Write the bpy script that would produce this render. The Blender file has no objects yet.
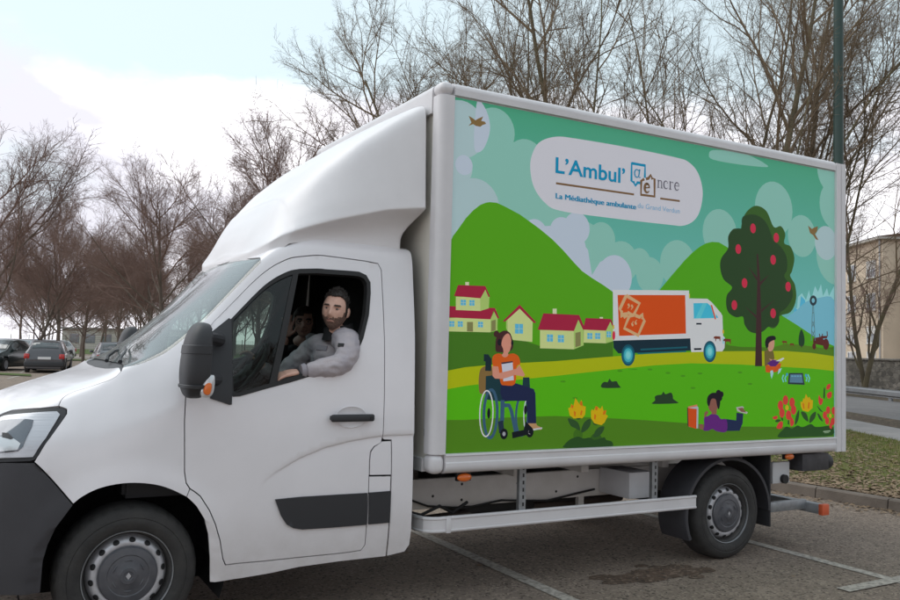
import bpy, bmesh, math, random
import numpy as np
from mathutils import Vector, Matrix, noise as mnoise
from mathutils.bvhtree import BVHTree
from mathutils.geometry import delaunay_2d_cdt, barycentric_transform

random.seed(7); np.random.seed(7)
scene = bpy.context.scene
COL = scene.collection
PI = math.pi
rad = math.radians

# ------------------------------------------------------------------ camera (solved from the van's known sizes)
CP = np.array([-0.72497, -5.55159, 1.54555])
YAW, PITCH, ROLL, FPX = 0.51222, 0.05844, 0.02705, 834.01
_f = np.array([math.sin(YAW)*math.cos(PITCH), math.cos(YAW)*math.cos(PITCH), math.sin(PITCH)])
_r0 = np.array([math.cos(YAW), -math.sin(YAW), 0.0]); _u0 = np.cross(_r0, _f)
_r = math.cos(ROLL)*_r0 + math.sin(ROLL)*_u0
_u = -math.sin(ROLL)*_r0 + math.cos(ROLL)*_u0

def ray(q):
    d = _f*FPX + _r*(q[0]-450) + _u*(300-q[1])
    return CP, d/np.linalg.norm(d)
def un(q, y=None, z=None, x=None, dist=None):
    o, d = ray(q)
    if y is not None: t = (y-o[1])/d[1]
    elif z is not None: t = (z-o[2])/d[2]
    elif x is not None: t = (x-o[0])/d[0]
    else: t = dist/float(d @ _f)
    return Vector(o+t*d)

cam_d = bpy.data.cameras.new('camera'); cam = bpy.data.objects.new('camera', cam_d); COL.objects.link(cam)
cam_d.sensor_width = 36.0; cam_d.lens = FPX/900*36.0; cam_d.clip_start = 0.05; cam_d.clip_end = 3000
M = Matrix(((_r[0], _u[0], -_f[0], CP[0]), (_r[1], _u[1], -_f[1], CP[1]), (_r[2], _u[2], -_f[2], CP[2]), (0, 0, 0, 1)))
cam.matrix_world = M
scene.camera = cam

# ------------------------------------------------------------------ materials
def s2l(c):
    c = c/255.0
    return c/12.92 if c <= 0.04045 else ((c+0.055)/1.055)**2.4
def lin(r, g, b, k=1.0): return (min(s2l(r)*k, .95), min(s2l(g)*k, .95), min(s2l(b)*k, .95))

MATS = {}
def mat(name, col=(.8, .8, .8), rough=.5, metal=0.0, var=0.0, vscale=8.0, bump=0.0, bscale=60.0, coat=0.0, spec=.5, col2=None, detail=6, vrot=None, rvar=0.0, stretch=None):
    if name in MATS: return MATS[name]
    m = bpy.data.materials.new(name); m.use_nodes = True
    nt = m.node_tree; n = nt.nodes; L = nt.links
    b = n['Principled BSDF']
    b.inputs['Base Color'].default_value = (*col, 1); b.inputs['Roughness'].default_value = rough
    b.inputs['Metallic'].default_value = metal; b.inputs['Coat Weight'].default_value = coat
    b.inputs['Specular IOR Level'].default_value = spec
    b.inputs['Coat Roughness'].default_value = .06
    if var > 0 or bump > 0 or rvar > 0:
        tc = n.new('ShaderNodeTexCoord'); src = tc.outputs['Object']
        if stretch:
            mp = n.new('ShaderNodeMapping'); mp.inputs['Scale'].default_value = stretch; L.new(src, mp.inputs['Vector']); src = mp.outputs['Vector']
    if var > 0 or rvar > 0:
        nz = n.new('ShaderNodeTexNoise'); nz.inputs['Scale'].default_value = vscale; nz.inputs['Detail'].default_value = detail
        nz.inputs['Roughness'].default_value = .6; L.new(src, nz.inputs['Vector'])
        rp = n.new('ShaderNodeMapRange'); rp.inputs['From Min'].default_value = .3; rp.inputs['From Max'].default_value = .7
        L.new(nz.outputs['Fac'], rp.inputs['Value'])
    if var > 0:
        mx = n.new('ShaderNodeMix'); mx.data_type = 'RGBA'
        c2 = col2 if col2 else tuple(c*(1-var) for c in col)
        mx.inputs['A'].default_value = (*col, 1); mx.inputs['B'].default_value = (*c2, 1)
        L.new(rp.outputs['Result'], mx.inputs['Factor']); L.new(mx.outputs['Result'], b.inputs['Base Color'])
    if rvar > 0:
        r2 = n.new('ShaderNodeMapRange'); r2.inputs['To Min'].default_value = max(.02, rough-rvar); r2.inputs['To Max'].default_value = rough+rvar
        L.new(nz.outputs['Fac'], r2.inputs['Value']); L.new(r2.outputs['Result'], b.inputs['Roughness'])
    if bump > 0:
        n2 = n.new('ShaderNodeTexNoise'); n2.inputs['Scale'].default_value = bscale; n2.inputs['Detail'].default_value = 4
        L.new(src, n2.inputs['Vector'])
        bp = n.new('ShaderNodeBump'); bp.inputs['Strength'].default_value = bump; bp.inputs['Distance'].default_value = .01
        L.new(n2.outputs['Fac'], bp.inputs['Height']); L.new(bp.outputs['Normal'], b.inputs['Normal'])
    MATS[name] = m
    return m

def glass(name, tint=(.75, .85, .82), ior=1.5, sky_sheen=0.0):
    m = bpy.data.materials.new(name); m.use_nodes = True
    nt = m.node_tree; n = nt.nodes; L = nt.links; n.remove(n['Principled BSDF'])
    out = n['Material Output']
    fr = n.new('ShaderNodeFresnel'); fr.inputs['IOR'].default_value = ior
    tr = n.new('ShaderNodeBsdfTransparent'); tr.inputs['Color'].default_value = (*tint, 1)
    gl = n.new('ShaderNodeBsdfGlossy'); gl.inputs['Roughness'].default_value = .01; gl.inputs['Color'].default_value = (1, 1, 1, 1)
    mx = n.new('ShaderNodeMixShader'); L.new(fr.outputs['Fac'], mx.inputs[0]); L.new(tr.outputs[0], mx.inputs[1]); L.new(gl.outputs[0], mx.inputs[2])
    if sky_sheen > 0:  # pale diffuse layer paints in the sky's reflection on the glass
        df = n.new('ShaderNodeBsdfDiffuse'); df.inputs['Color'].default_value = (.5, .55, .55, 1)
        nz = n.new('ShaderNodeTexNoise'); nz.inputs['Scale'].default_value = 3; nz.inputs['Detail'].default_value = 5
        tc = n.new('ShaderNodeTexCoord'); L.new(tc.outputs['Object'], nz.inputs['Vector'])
        mr = n.new('ShaderNodeMapRange'); mr.inputs['To Min'].default_value = sky_sheen*.4; mr.inputs['To Max'].default_value = sky_sheen*1.6
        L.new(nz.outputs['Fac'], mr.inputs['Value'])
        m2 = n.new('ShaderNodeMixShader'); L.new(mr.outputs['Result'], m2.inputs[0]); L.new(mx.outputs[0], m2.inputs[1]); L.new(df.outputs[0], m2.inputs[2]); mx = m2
    L.new(mx.outputs[0], out.inputs['Surface'])
    MATS[name] = m
    return m

WHITE = mat('white_paint', (.82, .80, .825), .24, var=.05, vscale=3.0, coat=.35, rvar=.06, bump=.03, bscale=2.2)
def add_grime(m, zlo, zhi, amt, col=(.30, .25, .20)):
    """dried road spray: blotchy brown film on the lowest part of the bodywork"""
    nt = m.node_tree; n = nt.nodes; L = nt.links; b = n['Principled BSDF']; old = b.inputs['Base Color'].links[0].from_socket
    tc = n.new('ShaderNodeTexCoord'); sx = n.new('ShaderNodeSeparateXYZ'); L.new(tc.outputs['Object'], sx.inputs[0])
    mr = n.new('ShaderNodeMapRange'); mr.interpolation_type = 'SMOOTHSTEP'; mr.inputs['From Min'].default_value = zhi; mr.inputs['From Max'].default_value = zlo; L.new(sx.outputs['Z'], mr.inputs['Value'])
    nz = n.new('ShaderNodeTexNoise'); nz.inputs['Scale'].default_value = 5; nz.inputs['Detail'].default_value = 9; nz.inputs['Roughness'].default_value = .7; L.new(tc.outputs['Object'], nz.inputs['Vector'])
    ml = n.new('ShaderNodeMath'); ml.operation = 'MULTIPLY'; L.new(mr.outputs['Result'], ml.inputs[0]); L.new(nz.outputs['Fac'], ml.inputs[1])
    m2 = n.new('ShaderNodeMath'); m2.operation = 'MULTIPLY'; m2.inputs[1].default_value = amt; L.new(ml.outputs['Value'], m2.inputs[0])
    mx = n.new('ShaderNodeMix'); mx.data_type = 'RGBA'; L.new(m2.outputs['Value'], mx.inputs['Factor']); L.new(old, mx.inputs['A']); mx.inputs['B'].default_value = (*col, 1); L.new(mx.outputs['Result'], b.inputs['Base Color'])
add_grime(WHITE, .28, .75, .55)
WHITE2 = mat('white_gelcoat', (.78, .765, .78), .42, var=.05, vscale=4.0, coat=.1)
ALU = mat('white_aluminium', (.70, .685, .70), .42, var=.08, vscale=5.0, coat=.05)
CREAM = mat('cream_panel', (.78, .75, .67), .5, var=.06, vscale=3)
PLAST = mat('black_plastic', (.028, .029, .033), .55, bump=.12, bscale=500)
GPLAST = mat('grey_plastic', (.045, .045, .052), .6, bump=.12, bscale=400, var=.15, vscale=6)
RUBBER = mat('rubber', (.012, .012, .013), .6)
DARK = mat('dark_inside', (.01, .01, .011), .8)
TYRE = mat('tyre_rubber', (.022, .0215, .022), .75, var=.5, vscale=9, col2=(.042, .04, .038), bump=.3, bscale=60)
STEEL = mat('wheel_steel', (.56, .56, .59), .40, metal=.35, var=.3, vscale=14)
CAPM = mat('hub_cap_plastic', (.06, .063, .075), .42, var=.35, vscale=14, col2=(.1, .1, .11))
GALV = mat('galvanised_steel', (.40, .42, .44), .45, metal=.7, var=.3, vscale=18)
CHASSIS = mat('chassis_white', (.74, .72, .70), .5, var=.25, vscale=5, col2=(.62, .60, .57))
BLACKMET = mat('black_metal', (.016, .016, .017), .6)
ORANGE = mat('orange_lens', (.75, .16, .02), .2, coat=.5)
REDL = mat('red_lens', (.55, .03, .03), .2, coat=.5)
CLEAR = mat('clear_lens', (.62, .64, .66), .12, coat=.8, metal=.3)
CHROME = mat('chrome', (.7, .7, .72), .12, metal=1)
GLASS = glass('window_glass', (.42, .50, .46), 1.5)
WGLASS = glass('windscreen_glass', (.50, .64, .62), 1.8, sky_sheen=.17)
SEATM = mat('seat_cloth', (.02, .021, .026), .9, bump=.3, bscale=300)

# ------------------------------------------------------------------ mesh helpers
def link(name, me, parent=None, mats=None):
    o = bpy.data.objects.new(name, me); COL.objects.link(o)
    if parent: o.parent = parent
    if mats is not None:
        for m in (mats if isinstance(mats, (list, tuple)) else [mats]): me.materials.append(m)
    return o
def smooth_mesh(me, ang=35):
    me.polygons.foreach_set('use_smooth', [True]*len(me.polygons))
    if ang is not None: me.set_sharp_from_angle(angle=rad(ang))
    me.update()
def mk(name, V, F, mats, parent=None, smooth=35, mi=None):
    me = bpy.data.meshes.new(name)
    me.from_pydata([tuple(v) for v in V], [], [tuple(f) for f in F]); me.validate(); 
    o = link(name, me, parent, mats)
    if mi is not None and len(mi) == len(me.polygons): me.polygons.foreach_set('material_index', mi)
    if smooth is not None: smooth_mesh(me, smooth)
    return o
def from_bm(name, bm, mats, parent=None, smooth=35, recalc=True):
    if recalc: bmesh.ops.recalc_face_normals(bm, faces=bm.faces)
    me = bpy.data.meshes.new(name); bm.to_mesh(me); bm.free()
    o = link(name, me, parent, mats)
    if smooth is not None: smooth_mesh(me, smooth)
    return o
def tagthing(o, label, cat, group=None):
    o['label'] = label; o['category'] = cat
    if group: o['group'] = group
    return o
def thing(name, label, cat, loc=(0, 0, 0), rz=0, group=None):
    o = bpy.data.objects.new(name, None); COL.objects.link(o); o.location = loc; o.rotation_euler = (0, 0, rz)
    o.empty_display_size = .2
    return tagthing(o, label, cat, group)
def structure(o): o['kind'] = 'structure'; return o
def copy_tree(o, parent=None):
    c = o.copy(); COL.objects.link(c)
    if parent: c.parent = parent
    for ch in list(o.children): copy_tree(ch, c)
    return c

def add_box(bm, lo, hi, bevel=0.0, seg=2, M=None):
    g = bmesh.ops.create_cube(bm, size=1.0)
    vs = g['verts']
    for v in vs:
        v.co = Vector(((lo[0]+hi[0])/2+v.co.x*(hi[0]-lo[0]), (lo[1]+hi[1])/2+v.co.y*(hi[1]-lo[1]), (lo[2]+hi[2])/2+v.co.z*(hi[2]-lo[2])))
    if bevel > 0:
        es = list({e for v in vs for e in v.link_edges})
        r = bmesh.ops.bevel(bm, geom=es, offset=bevel, segments=seg, affect='EDGES', profile=.5)
        vs = list({v for f in r['faces'] for v in f.verts} | {v for v in vs if v.is_valid})
    if M is not None: bmesh.ops.transform(bm, matrix=M, verts=[v for v in vs if v.is_valid])
def box(name, lo, hi, m, parent=None, bevel=0.0, seg=2, M=None):
    bm = bmesh.new(); add_box(bm, lo, hi, bevel, seg, M)
    return from_bm(name, bm, m, parent)
def add_tube(bm, pts, rads, sides=8, cap=True):
    pts = [Vector(p) for p in pts]
    if not isinstance(rads, (list, tuple)): rads = [rads]*len(pts)
    rings = []; prev = None
    for i, p in enumerate(pts):
        t = (pts[min(i+1, len(pts)-1)]-pts[max(i-1, 0)]).normalized()
        if prev is None:
            a = Vector((0, 0, 1)) if abs(t.z) < .9 else Vector((1, 0, 0)); n = t.cross(a).normalized()
        else:
            n = (prev-t*prev.dot(t)).normalized()
        prev = n; b = t.cross(n)
        rings.append([bm.verts.new(p+(n*math.cos(2*PI*k/sides)+b*math.sin(2*PI*k/sides))*rads[i]) for k in range(sides)])
    for a, b in zip(rings[:-1], rings[1:]):
        for k in range(sides):
            bm.faces.new((a[k], a[(k+1) % sides], b[(k+1) % sides], b[k]))
    if cap and sides > 2:
        bm.faces.new(rings[0][::-1]); bm.faces.new(rings[-1])
def tube(name, pts, rads, m, parent=None, sides=8):
    bm = bmesh.new(); add_tube(bm, pts, rads, sides); return from_bm(name, bm, m, parent)
def add_lathe(bm, prof, c, axis='y', seg=48, close=False):
    """prof: list of (radius, axial)."""
    c = Vector(c); rings = []
    for r, a in prof:
        ring = []
        for k in range(seg):
            t = 2*PI*k/seg; s, q = math.sin(t)*r, math.cos(t)*r
            p = {'y': (q, a, s), 'x': (a, q, s), 'z': (q, s, a)}[axis]
            ring.append(bm.verts.new(c+Vector(p)))
        rings.append(ring)
    if close: rings.append(rings[0])
    for a, b in zip(rings[:-1], rings[1:]):
        for k in range(seg): bm.faces.new((a[k], a[(k+1) % seg], b[(k+1) % seg], b[k]))
    return rings
def lathe(name, prof, c, m, parent=None, axis='y', seg=48, close=False, cap=False, smooth=35):
    bm = bmesh.new(); rg = add_lathe(bm, prof, c, axis, seg, close)
    if cap: bm.faces.new(rg[0]); bm.faces.new(rg[-1])
    return from_bm(name, bm, m, parent, smooth)
def add_extrude(bm, prof, a, b, axis='x'):
    """closed profile extruded along axis; prof in the two other axes (order x,y,z without axis)"""
    def P(p, t): return {'x': (t, p[0], p[1]), 'y': (p[0], t, p[1]), 'z': (p[0], p[1], t)}[axis]
    A = [bm.verts.new(P(p, a)) for p in prof]; B = [bm.verts.new(P(p, b)) for p in prof]; n = len(prof)
    for k in range(n): bm.faces.new((A[k], A[(k+1) % n], B[(k+1) % n], B[k]))
    bm.faces.new(A); bm.faces.new(B)
def extrude(name, prof, a, b, m, parent=None, axis='x', smooth=30, bevel=0):
    bm = bmesh.new(); add_extrude(bm, prof, a, b, axis)
    if bevel: bmesh.ops.bevel(bm, geom=list(bm.edges), offset=bevel, segments=2, affect='EDGES')
    return from_bm(name, bm, m, parent, smooth)
def cat_rom(P, n=6, closed=False):
    P = [Vector(p) for p in P]; out = []; N = len(P)
    rng = range(N) if closed else range(N-1)
    for i in rng:
        p0 = P[(i-1) % N] if closed or i > 0 else P[0]; p1 = P[i]; p2 = P[(i+1) % N]; p3 = P[(i+2) % N] if closed or i+2 < N else P[-1]
        for k in range(n):
            t = k/n
            out.append(.5*((2*p1)+(-p0+p2)*t+(2*p0-5*p1+4*p2-p3)*t*t+(-p0+3*p1-3*p2+p3)*t**3))
    if not closed: out.append(P[-1])
    return out
def pip(x, y, P):
    c = False; j = len(P)-1
    for i in range(len(P)):
        xi, yi = P[i]; xj, yj = P[j]
        if (yi > y) != (yj > y) and x < (xj-xi)*(y-yi)/(yj-yi)+xi: c = not c
        j = i
    return c
def densify(P, h):
    out = []
    for a, b in zip(P, P[1:]+P[:1]):
        d = math.hypot(b[0]-a[0], b[1]-a[1]); n = max(1, int(math.ceil(d/h)))
        for k in range(n): out.append((a[0]+(b[0]-a[0])*k/n, a[1]+(b[1]-a[1])*k/n))
    return out
def shrink(P, g):
    """offset a closed 2-D polygon inwards by g"""
    n = len(P); A = sum(P[i][0]*P[(i+1) % n][1]-P[(i+1) % n][0]*P[i][1] for i in range(n)); s = 1 if A > 0 else -1
    out = []
    for i in range(n):
        p0, p1, p2 = P[i-1], P[i], P[(i+1) % n]
        e1 = (p1[0]-p0[0], p1[1]-p0[1]); e2 = (p2[0]-p1[0], p2[1]-p1[1])
        l1 = math.hypot(*e1) or 1e-9; l2 = math.hypot(*e2) or 1e-9
        n1 = (-e1[1]/l1*s, e1[0]/l1*s); n2 = (-e2[1]/l2*s, e2[0]/l2*s)
        m = (n1[0]+n2[0], n1[1]+n2[1]); l = math.hypot(*m)
        if l < .3: m, l = n1, 1.0
        k = 1/max(.5, (m[0]*n1[0]+m[1]*n1[1])/l)
        out.append((p1[0]+m[0]/l*g*k, p1[1]+m[1]/l*g*k))
    return out
def cdt_fill(outer, holes, h, extra=()):
    """triangulate polygon with holes, with interior points on a grid of step h"""
    pts = []; edges = []
    for P in [outer]+holes:
        s = len(pts); pts += P; n = len(P); edges += [(s+i, s+(i+1) % n) for i in range(n)]
    bpts = np.array(pts)
    x0, y0 = bpts.min(0); x1, y1 = bpts.max(0)
    ex = [e for e in extra if pip(e[0], e[1], outer) and not any(pip(e[0], e[1], H) for H in holes) and ((bpts[:, 0]-e[0])**2+(bpts[:, 1]-e[1])**2).min() > .003**2]
    bpts = np.array(pts+ex); pts += ex
    j = 0; yy = y0+h*.5
    while yy < y1:
        xx = x0+h*.5+(h*.5 if j % 2 else 0)
        while xx < x1:
            if pip(xx, yy, outer) and not any(pip(xx, yy, H) for H in holes):
                if ((bpts[:, 0]-xx)**2+(bpts[:, 1]-yy)**2).min() > (h*.55)**2: pts.append((xx, yy))
            xx += h
        yy += h*.866; j += 1
    vo, eo, fo, *_ = delaunay_2d_cdt([Vector(p) for p in pts], edges, [], 0, 1e-6)
    tris = []
    for f in fo:
        cx = sum(vo[i].x for i in f)/3; cy = sum(vo[i].y for i in f)/3
        if pip(cx, cy, outer) and not any(pip(cx, cy, H) for H in holes): tris.append(tuple(f))
    return vo, tris
# ================================================================== THE VAN
van = thing('box_van', 'large white box van with a green illustrated side panel and black cab trim', 'van')
def tab(xs, x): return float(np.interp(x, [a for a, b in xs], [b for a, b in xs]))
T_ze = [(-.86, .93), (-.75, 1.06), (-.6, 1.165), (-.45, 1.225), (-.3, 1.285), (-.2, 1.325), (-.1, 1.375), (-.06, 1.41), (.06, 1.45), (.15, 1.495), (.245, 1.575), (.36, 1.68), (.67, 2.045), (.74, 2.105), (.82, 2.15), (1.0, 2.182), (1.4, 2.172), (1.62, 2.162)]
T_zt = [(-.86, 1.0), (-.75, 1.12), (-.6, 1.225), (-.45, 1.28), (-.29, 1.33), (-.12, 1.362), (-.06, 1.39), (0, 1.445), (.101, 1.545), (.394, 1.81), (.653, 2.07), (.75, 2.15), (.9, 2.2), (1.1, 2.235), (1.62, 2.235)]
T_we = [(-.86, .82), (-.3, .87), (.0, .86), (.1, .855), (.7, .85), (.9, .88), (1.62, .885)]
T_zb = [(-.86, 1.0), (-.2, 1.03), (.1, 1.15), (.3, 1.25), (1.62, 1.25)]
T_sg = [(-.86, 5.0), (-.25, 4.5), (-.05, 2.5), (.1, 1.5), (.7, 1.5), (.9, 2.2), (1.62, 2.4)]
def plan(x):
    if x > -.2: return 1.0
    t = (-.2-x)/.69
    return (1-t**3.0)**(1/3.0)
NA, NB, NC = 30, 34, 44
XS = np.linspace(-.86, 1.62, 156)
def section(x):
    p = plan(x); zbelt = tab(T_zb, x); ze = tab(T_ze, x); zt = tab(T_zt, x); we = tab(T_we, x)
    P = []
    for t in np.linspace(0, 1, NA, endpoint=False):
        w = 1.0*(2*(t-.5)*(t-1))+1.033*(-4*t*(t-1))+1.02*(2*t*(t-.5)); P.append((w*p, .26+(zbelt-.26)*t))
    for t in np.linspace(0, 1, NB, endpoint=False):
        P.append(((1.02+(we-1.02)*t+.014*math.sin(PI*t))*p, zbelt+(ze-zbelt)*t))
    for t in np.linspace(0, 1, NC):
        y = we*(1-t); P.append((y*p, ze+(zt-ze)*(1-(y/we)**2)))
    P = np.array(P); n = len(P)
    sg = tab(T_sg, x); R = 16
    k = np.exp(-.5*(np.arange(-R, R+1)/sg)**2); k /= k.sum()
    lo = 2*P[0]-P[1:R+1][::-1]; hi = P[-R-1:-1][::-1]*np.array([-1, 1])
    E = np.vstack([lo, P, hi])
    return np.stack([np.convolve(E[:, 0], k, 'valid'), np.convolve(E[:, 1], k, 'valid')], 1)
SEC = np.array([section(x) for x in XS])            # [i, j, (w, z)]
_k = np.array([1, 4, 6, 4, 1])/16.0
_E = np.concatenate([SEC[:1]]*2+[SEC]+[SEC[-1:]]*2); SEC = sum(_k[a]*_E[a:a+len(SEC)] for a in range(5))
NV = SEC.shape[1]
VS = np.concatenate([np.linspace(0, .95, NA, endpoint=False), np.linspace(.95, 1.75, NB, endpoint=False), np.linspace(1.75, 2.65, NC)])
def S(u, v):
    fi = min(max((u-XS[0])/(XS[1]-XS[0]), 0), len(XS)-1.001); i = int(fi); a = fi-i
    j = int(np.searchsorted(VS, v, 'right')-1); j = min(max(j, 0), NV-2); b = (v-VS[j])/(VS[j+1]-VS[j]); b = min(max(b, 0), 1)
    s = (SEC[i, j]*(1-b)+SEC[i, j+1]*b)*(1-a)+(SEC[i+1, j]*(1-b)+SEC[i+1, j+1]*b)*a
    return np.array([u, -s[0], s[1]])
def SN(u, v):
    e = .012
    a = S(min(u+e, 1.62), v)-S(max(u-e, -.86), v); b = S(u, min(v+e, 2.65))-S(u, max(v-e, 0))
    n = np.cross(a, b); l = np.linalg.norm(n)
    n = n/l if l > 1e-12 else np.array([0, -1, 0])
    return n if n @ np.array([-.2, -1, .6]) > -.2 else -n
_vv = []; _ff = []; _uv = []
for i, x in enumerate(XS):
    for j in range(NV): _vv.append(Vector((x, -SEC[i, j, 0], SEC[i, j, 1]))); _uv.append((x, VS[j]))
for i in range(len(XS)-1):
    for j in range(NV-1):
        a = i*NV+j; _ff.append((a, a+1, a+NV)); _ff.append((a+1, a+NV+1, a+NV))
BVH = BVHTree.FromPolygons(_vv, _ff)
def px2uv(q):
    if len(q) == 3: return (q[1], q[2])            # ('uv', u, v)
    o, d = ray(q)
    loc, nr, idx, dist = BVH.ray_cast(Vector(o), Vector(d))
    if loc is None:                                 # silhouette miss: nearest point to the ray
        best = None
        for t in np.linspace(3.8, 7, 120):
            l2, n2, i2, d2 = BVH.find_nearest(Vector(o+t*d))
            if best is None or d2 < best[0]: best = (d2, l2, i2)
        loc, idx = best[1], best[2]
    f = _ff[idx]
    w = barycentric_transform(loc, *[_vv[k] for k in f], *[Vector((*_uv[k], 0)) for k in f])
    return (w.x, w.y)
def surf(q):
    u, v = px2uv(q); return Vector(S(u, v))

# crease line of the body side (lower body steps in below it)
CREASE = [(258, 489), (263, 482), (275, 472), (300, 457.5), (325, 447), (350, 440.5), (370, 437), (385, 435), (413, 434)]
_cr = sorted([(surf(q).x, surf(q).z) for q in CREASE])
_crx = [a for a, b in _cr]; _crz = [b for a, b in _cr]
def disp(p):
    x, y, z = p
    if x < _crx[0] or z > 1.3 or y > -.7: d = 0.0
    else:
        t = float(np.interp(x, _crx, _crz))-z
        fade = min(1, (x-_crx[0])/.25)
        d = 0.0 if t < 0 else -.0115*fade*min(1, t/.010)*math.exp(-max(0, t-.02)/.22)
    # wheel arch: soft flare round the front opening
    r = math.hypot(x-.0, z-.36)
    if y < -.7 and z < 1.0 and r > .44: d += .012*math.exp(-((r-.46)/.07)**2)
    return d
CR_EXTRA = []
for _q in np.linspace(0, 1, 90):
    _x = _crx[0]+(_crx[-1]-_crx[0])*_q; _z = float(np.interp(_x, _crx, _crz))
    for _d in (.003, -.003, -.010, -.017, -.026):
        l2, n2, i2, d2 = BVH.find_nearest(Vector((_x, -1.02, _z+_d))); f_ = _ff[i2]
        w_ = barycentric_transform(l2, *[_vv[k] for k in f_], *[Vector((*_uv[k], 0)) for k in f_]); CR_EXTRA.append((w_.x, w_.y))
def panel_mesh(outer, holes=(), off=0.0, depth=.014, h=.028, gap=.0028, side=1, use_disp=True, both=False, crown=0.0):
    O = densify(shrink(outer, gap), h*.8); H = [densify(shrink(x, -gap*0), h*.8) for x in holes]
    vo, tris = cdt_fill(O, H, h, CR_EXTRA if use_disp and off == 0 else ())
    V = []; N = []
    for p in vo:
        s = S(p.x, p.y); n = SN(p.x, p.y)
        d = off+(disp(s) if use_disp else 0)
        V.append(s+n*d); N.append(n)
    V = np.array(V); N = np.array(N)
    F = []
    for t in tris:
        a, b, c = (V[k] for k in t)
        F.append(t if np.cross(b-a, c-a) @ N[t[0]] > 0 else t[::-1])
    cnt = {}
    for t in F:
        for a, b in zip(t, t[1:]+t[:1]): cnt[(a, b)] = cnt.get((a, b), 0)+1
    bd = [(a, b) for (a, b) in cnt if (b, a) not in cnt]
    V = [Vector(v) for v in V]
    if both: bd = [(a, b) for a, b in bd if not (abs(V[a].y) < .004 and abs(V[b].y) < .004)]
    if depth > 0:
        m = {}; mt = {}
        for k in {x for e in bd for x in e}:
            mt[k] = len(V); V.append(V[k]-Vector(N[k])*.0004); m[k] = len(V); V.append(V[k]-Vector(N[k])*depth)
        for a, b in bd: F.append((mt[b], mt[a], m[a], m[b]))
    if both:
        n = len(V); V2 = [Vector((v.x, -v.y, v.z)) for v in V]; F2 = [tuple(n+k for k in f[::-1]) for f in F]
        bm = bmesh.new(); me = bpy.data.meshes.new('t'); me.from_pydata(V+V2, [], F+F2); bm.from_mesh(me); bpy.data.meshes.remove(me)
        bmesh.ops.remove_doubles(bm, verts=[v for v in bm.verts if abs(v.co.y) < .004], dist=.006)
        V = [v.co.copy() for v in bm.verts]; bm.verts.index_update(); F = [tuple(v.index for v in f.verts) for f in bm.faces]; bm.free()
    elif side < 0:
        V = [Vector((v.x, -v.y, v.z)) for v in V]; F = [f[::-1] for f in F]
    return V, F
def panel(name, outer, m, parent, holes=(), sides=(1, -1), both=False, smooth=40, **k):
    res = []
    if both:
        V, F = panel_mesh(outer, holes, both=True, **k); return [mk(name, V, F, m, parent, smooth)]
    for s in sides:
        V, F = panel_mesh(outer, holes, side=s, **k); res.append(mk(name, V, F, m, parent[s] if isinstance(parent, dict) else parent, smooth))
    return res

def U(P): return [px2uv(q) for q in P]
def sm(P, n=4): return [(v.x, v.y) for v in cat_rom([(p[0], p[1], 0) for p in P], n)]
def smc(P, n=4): return [(v.x, v.y) for v in cat_rom([(p[0], p[1], 0) for p in P], n, True)]

ARCH = sm([(73, 504), (82, 496.8), (97, 489.2), (115, 484.6), (134, 483), (154, 484.7), (170, 489.3), (186, 497)], 4)
ARCH2 = [(186, 497), (196, 506.5), (204, 519.5), (208, 535), (209.5, 558), (209.5, 582.5)]
DOOR_LOW = [(184.5, 472), (186, 483), (189.5, 488.5), (200, 496), (209, 510), (215, 524), (219.5, 540), (222.3, 558)]
DOOR_BOT = [(225, 564.5), (262, 561.5), (300, 557.5), (345, 553), (361, 550.5)]
DOOR_REAR = [(365, 545), (367, 520), (368.5, 495), (369.3, 476.5)]
FLAP_L = [(369.5, 475.5), (370, 460), (371, 452), (374.5, 447), (382.5, 442.5)]
DOOR_UP = [(383, 438), (384.3, 400), (384.5, 340), (382.6, 295), (381.3, 270)]
DOOR_TOP = [(378, 263.6), (365, 261), (340, 257.6), (310, 255.6), (296, 257), (281, 262), (265, 271.8), (250, 285), (230, 305.5), (213, 322.5), (200, 338)]
HOODCUT = [(58.5, 406), (60.5, 401), (64, 397), (69, 393.8), (76, 391), (95, 385), (110, 380), (117, 376), (121, 371.5)]
WINDLOW = [(122.5, 367.8), (134, 365.5), (145, 362.3), (155, 358), (164, 353.5), (174, 346.5), (184, 338.5)]
APIL = [(189, 334), (197, 327.5), (204, 320.5), (230, 294), (250, 273.5), (260, 263)]
_ne = px2uv((121, 371.5)); _hb = px2uv((122.5, 367.8)); _hd = px2uv((262, 259))
HEADER = U([(260, 258.2), (254, 258.2), (246, 258.9), (238, 260), (230, 261.2)])
HEADER += [(HEADER[-1][0]-.004, min(2.5, HEADER[-1][1]+.12)), (HEADER[-1][0]-.008, 2.65)]
print('HEADER', HEADER)
door_outline = U(DOOR_LOW)+U(DOOR_BOT)+U(DOOR_REAR)+U(FLAP_L[:-1])+[px2uv((382, 443))]+U(DOOR_UP)+U(DOOR_TOP)+U([(193, 350), (186, 372), (184.5, 420)])
fender_outline = U(ARCH)+U([(186.5, 496), (189.5, 488.5)])+U(DOOR_LOW[:2][::-1])+U([(184.5, 420), (186, 372), (193, 350), (200, 338)])+U([(189, 334)])+U(WINDLOW[::-1])+U(HOODCUT[::-1])+U([(63, 407.5), (66.5, 409), (66.5, 414), (50, 437.5), (34, 462)])
sill_outline = U(ARCH2)+U([(242, 578.5), (269, 574), (299, 567.5), (338, 562), (386, 556.6), (388.7, 530), (390.6, 490), (391.3, 476)])+U(DOOR_REAR[::-1])+U(DOOR_BOT[::-1])+U(DOOR_LOW[2:][::-1])
rear_edge = [(410.5, 252), (413.5, 285), (415.3, 335), (414.8, 400), (413.5, 475), (411.5, 530), (409.5, 545), (404.5, 552)]
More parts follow.
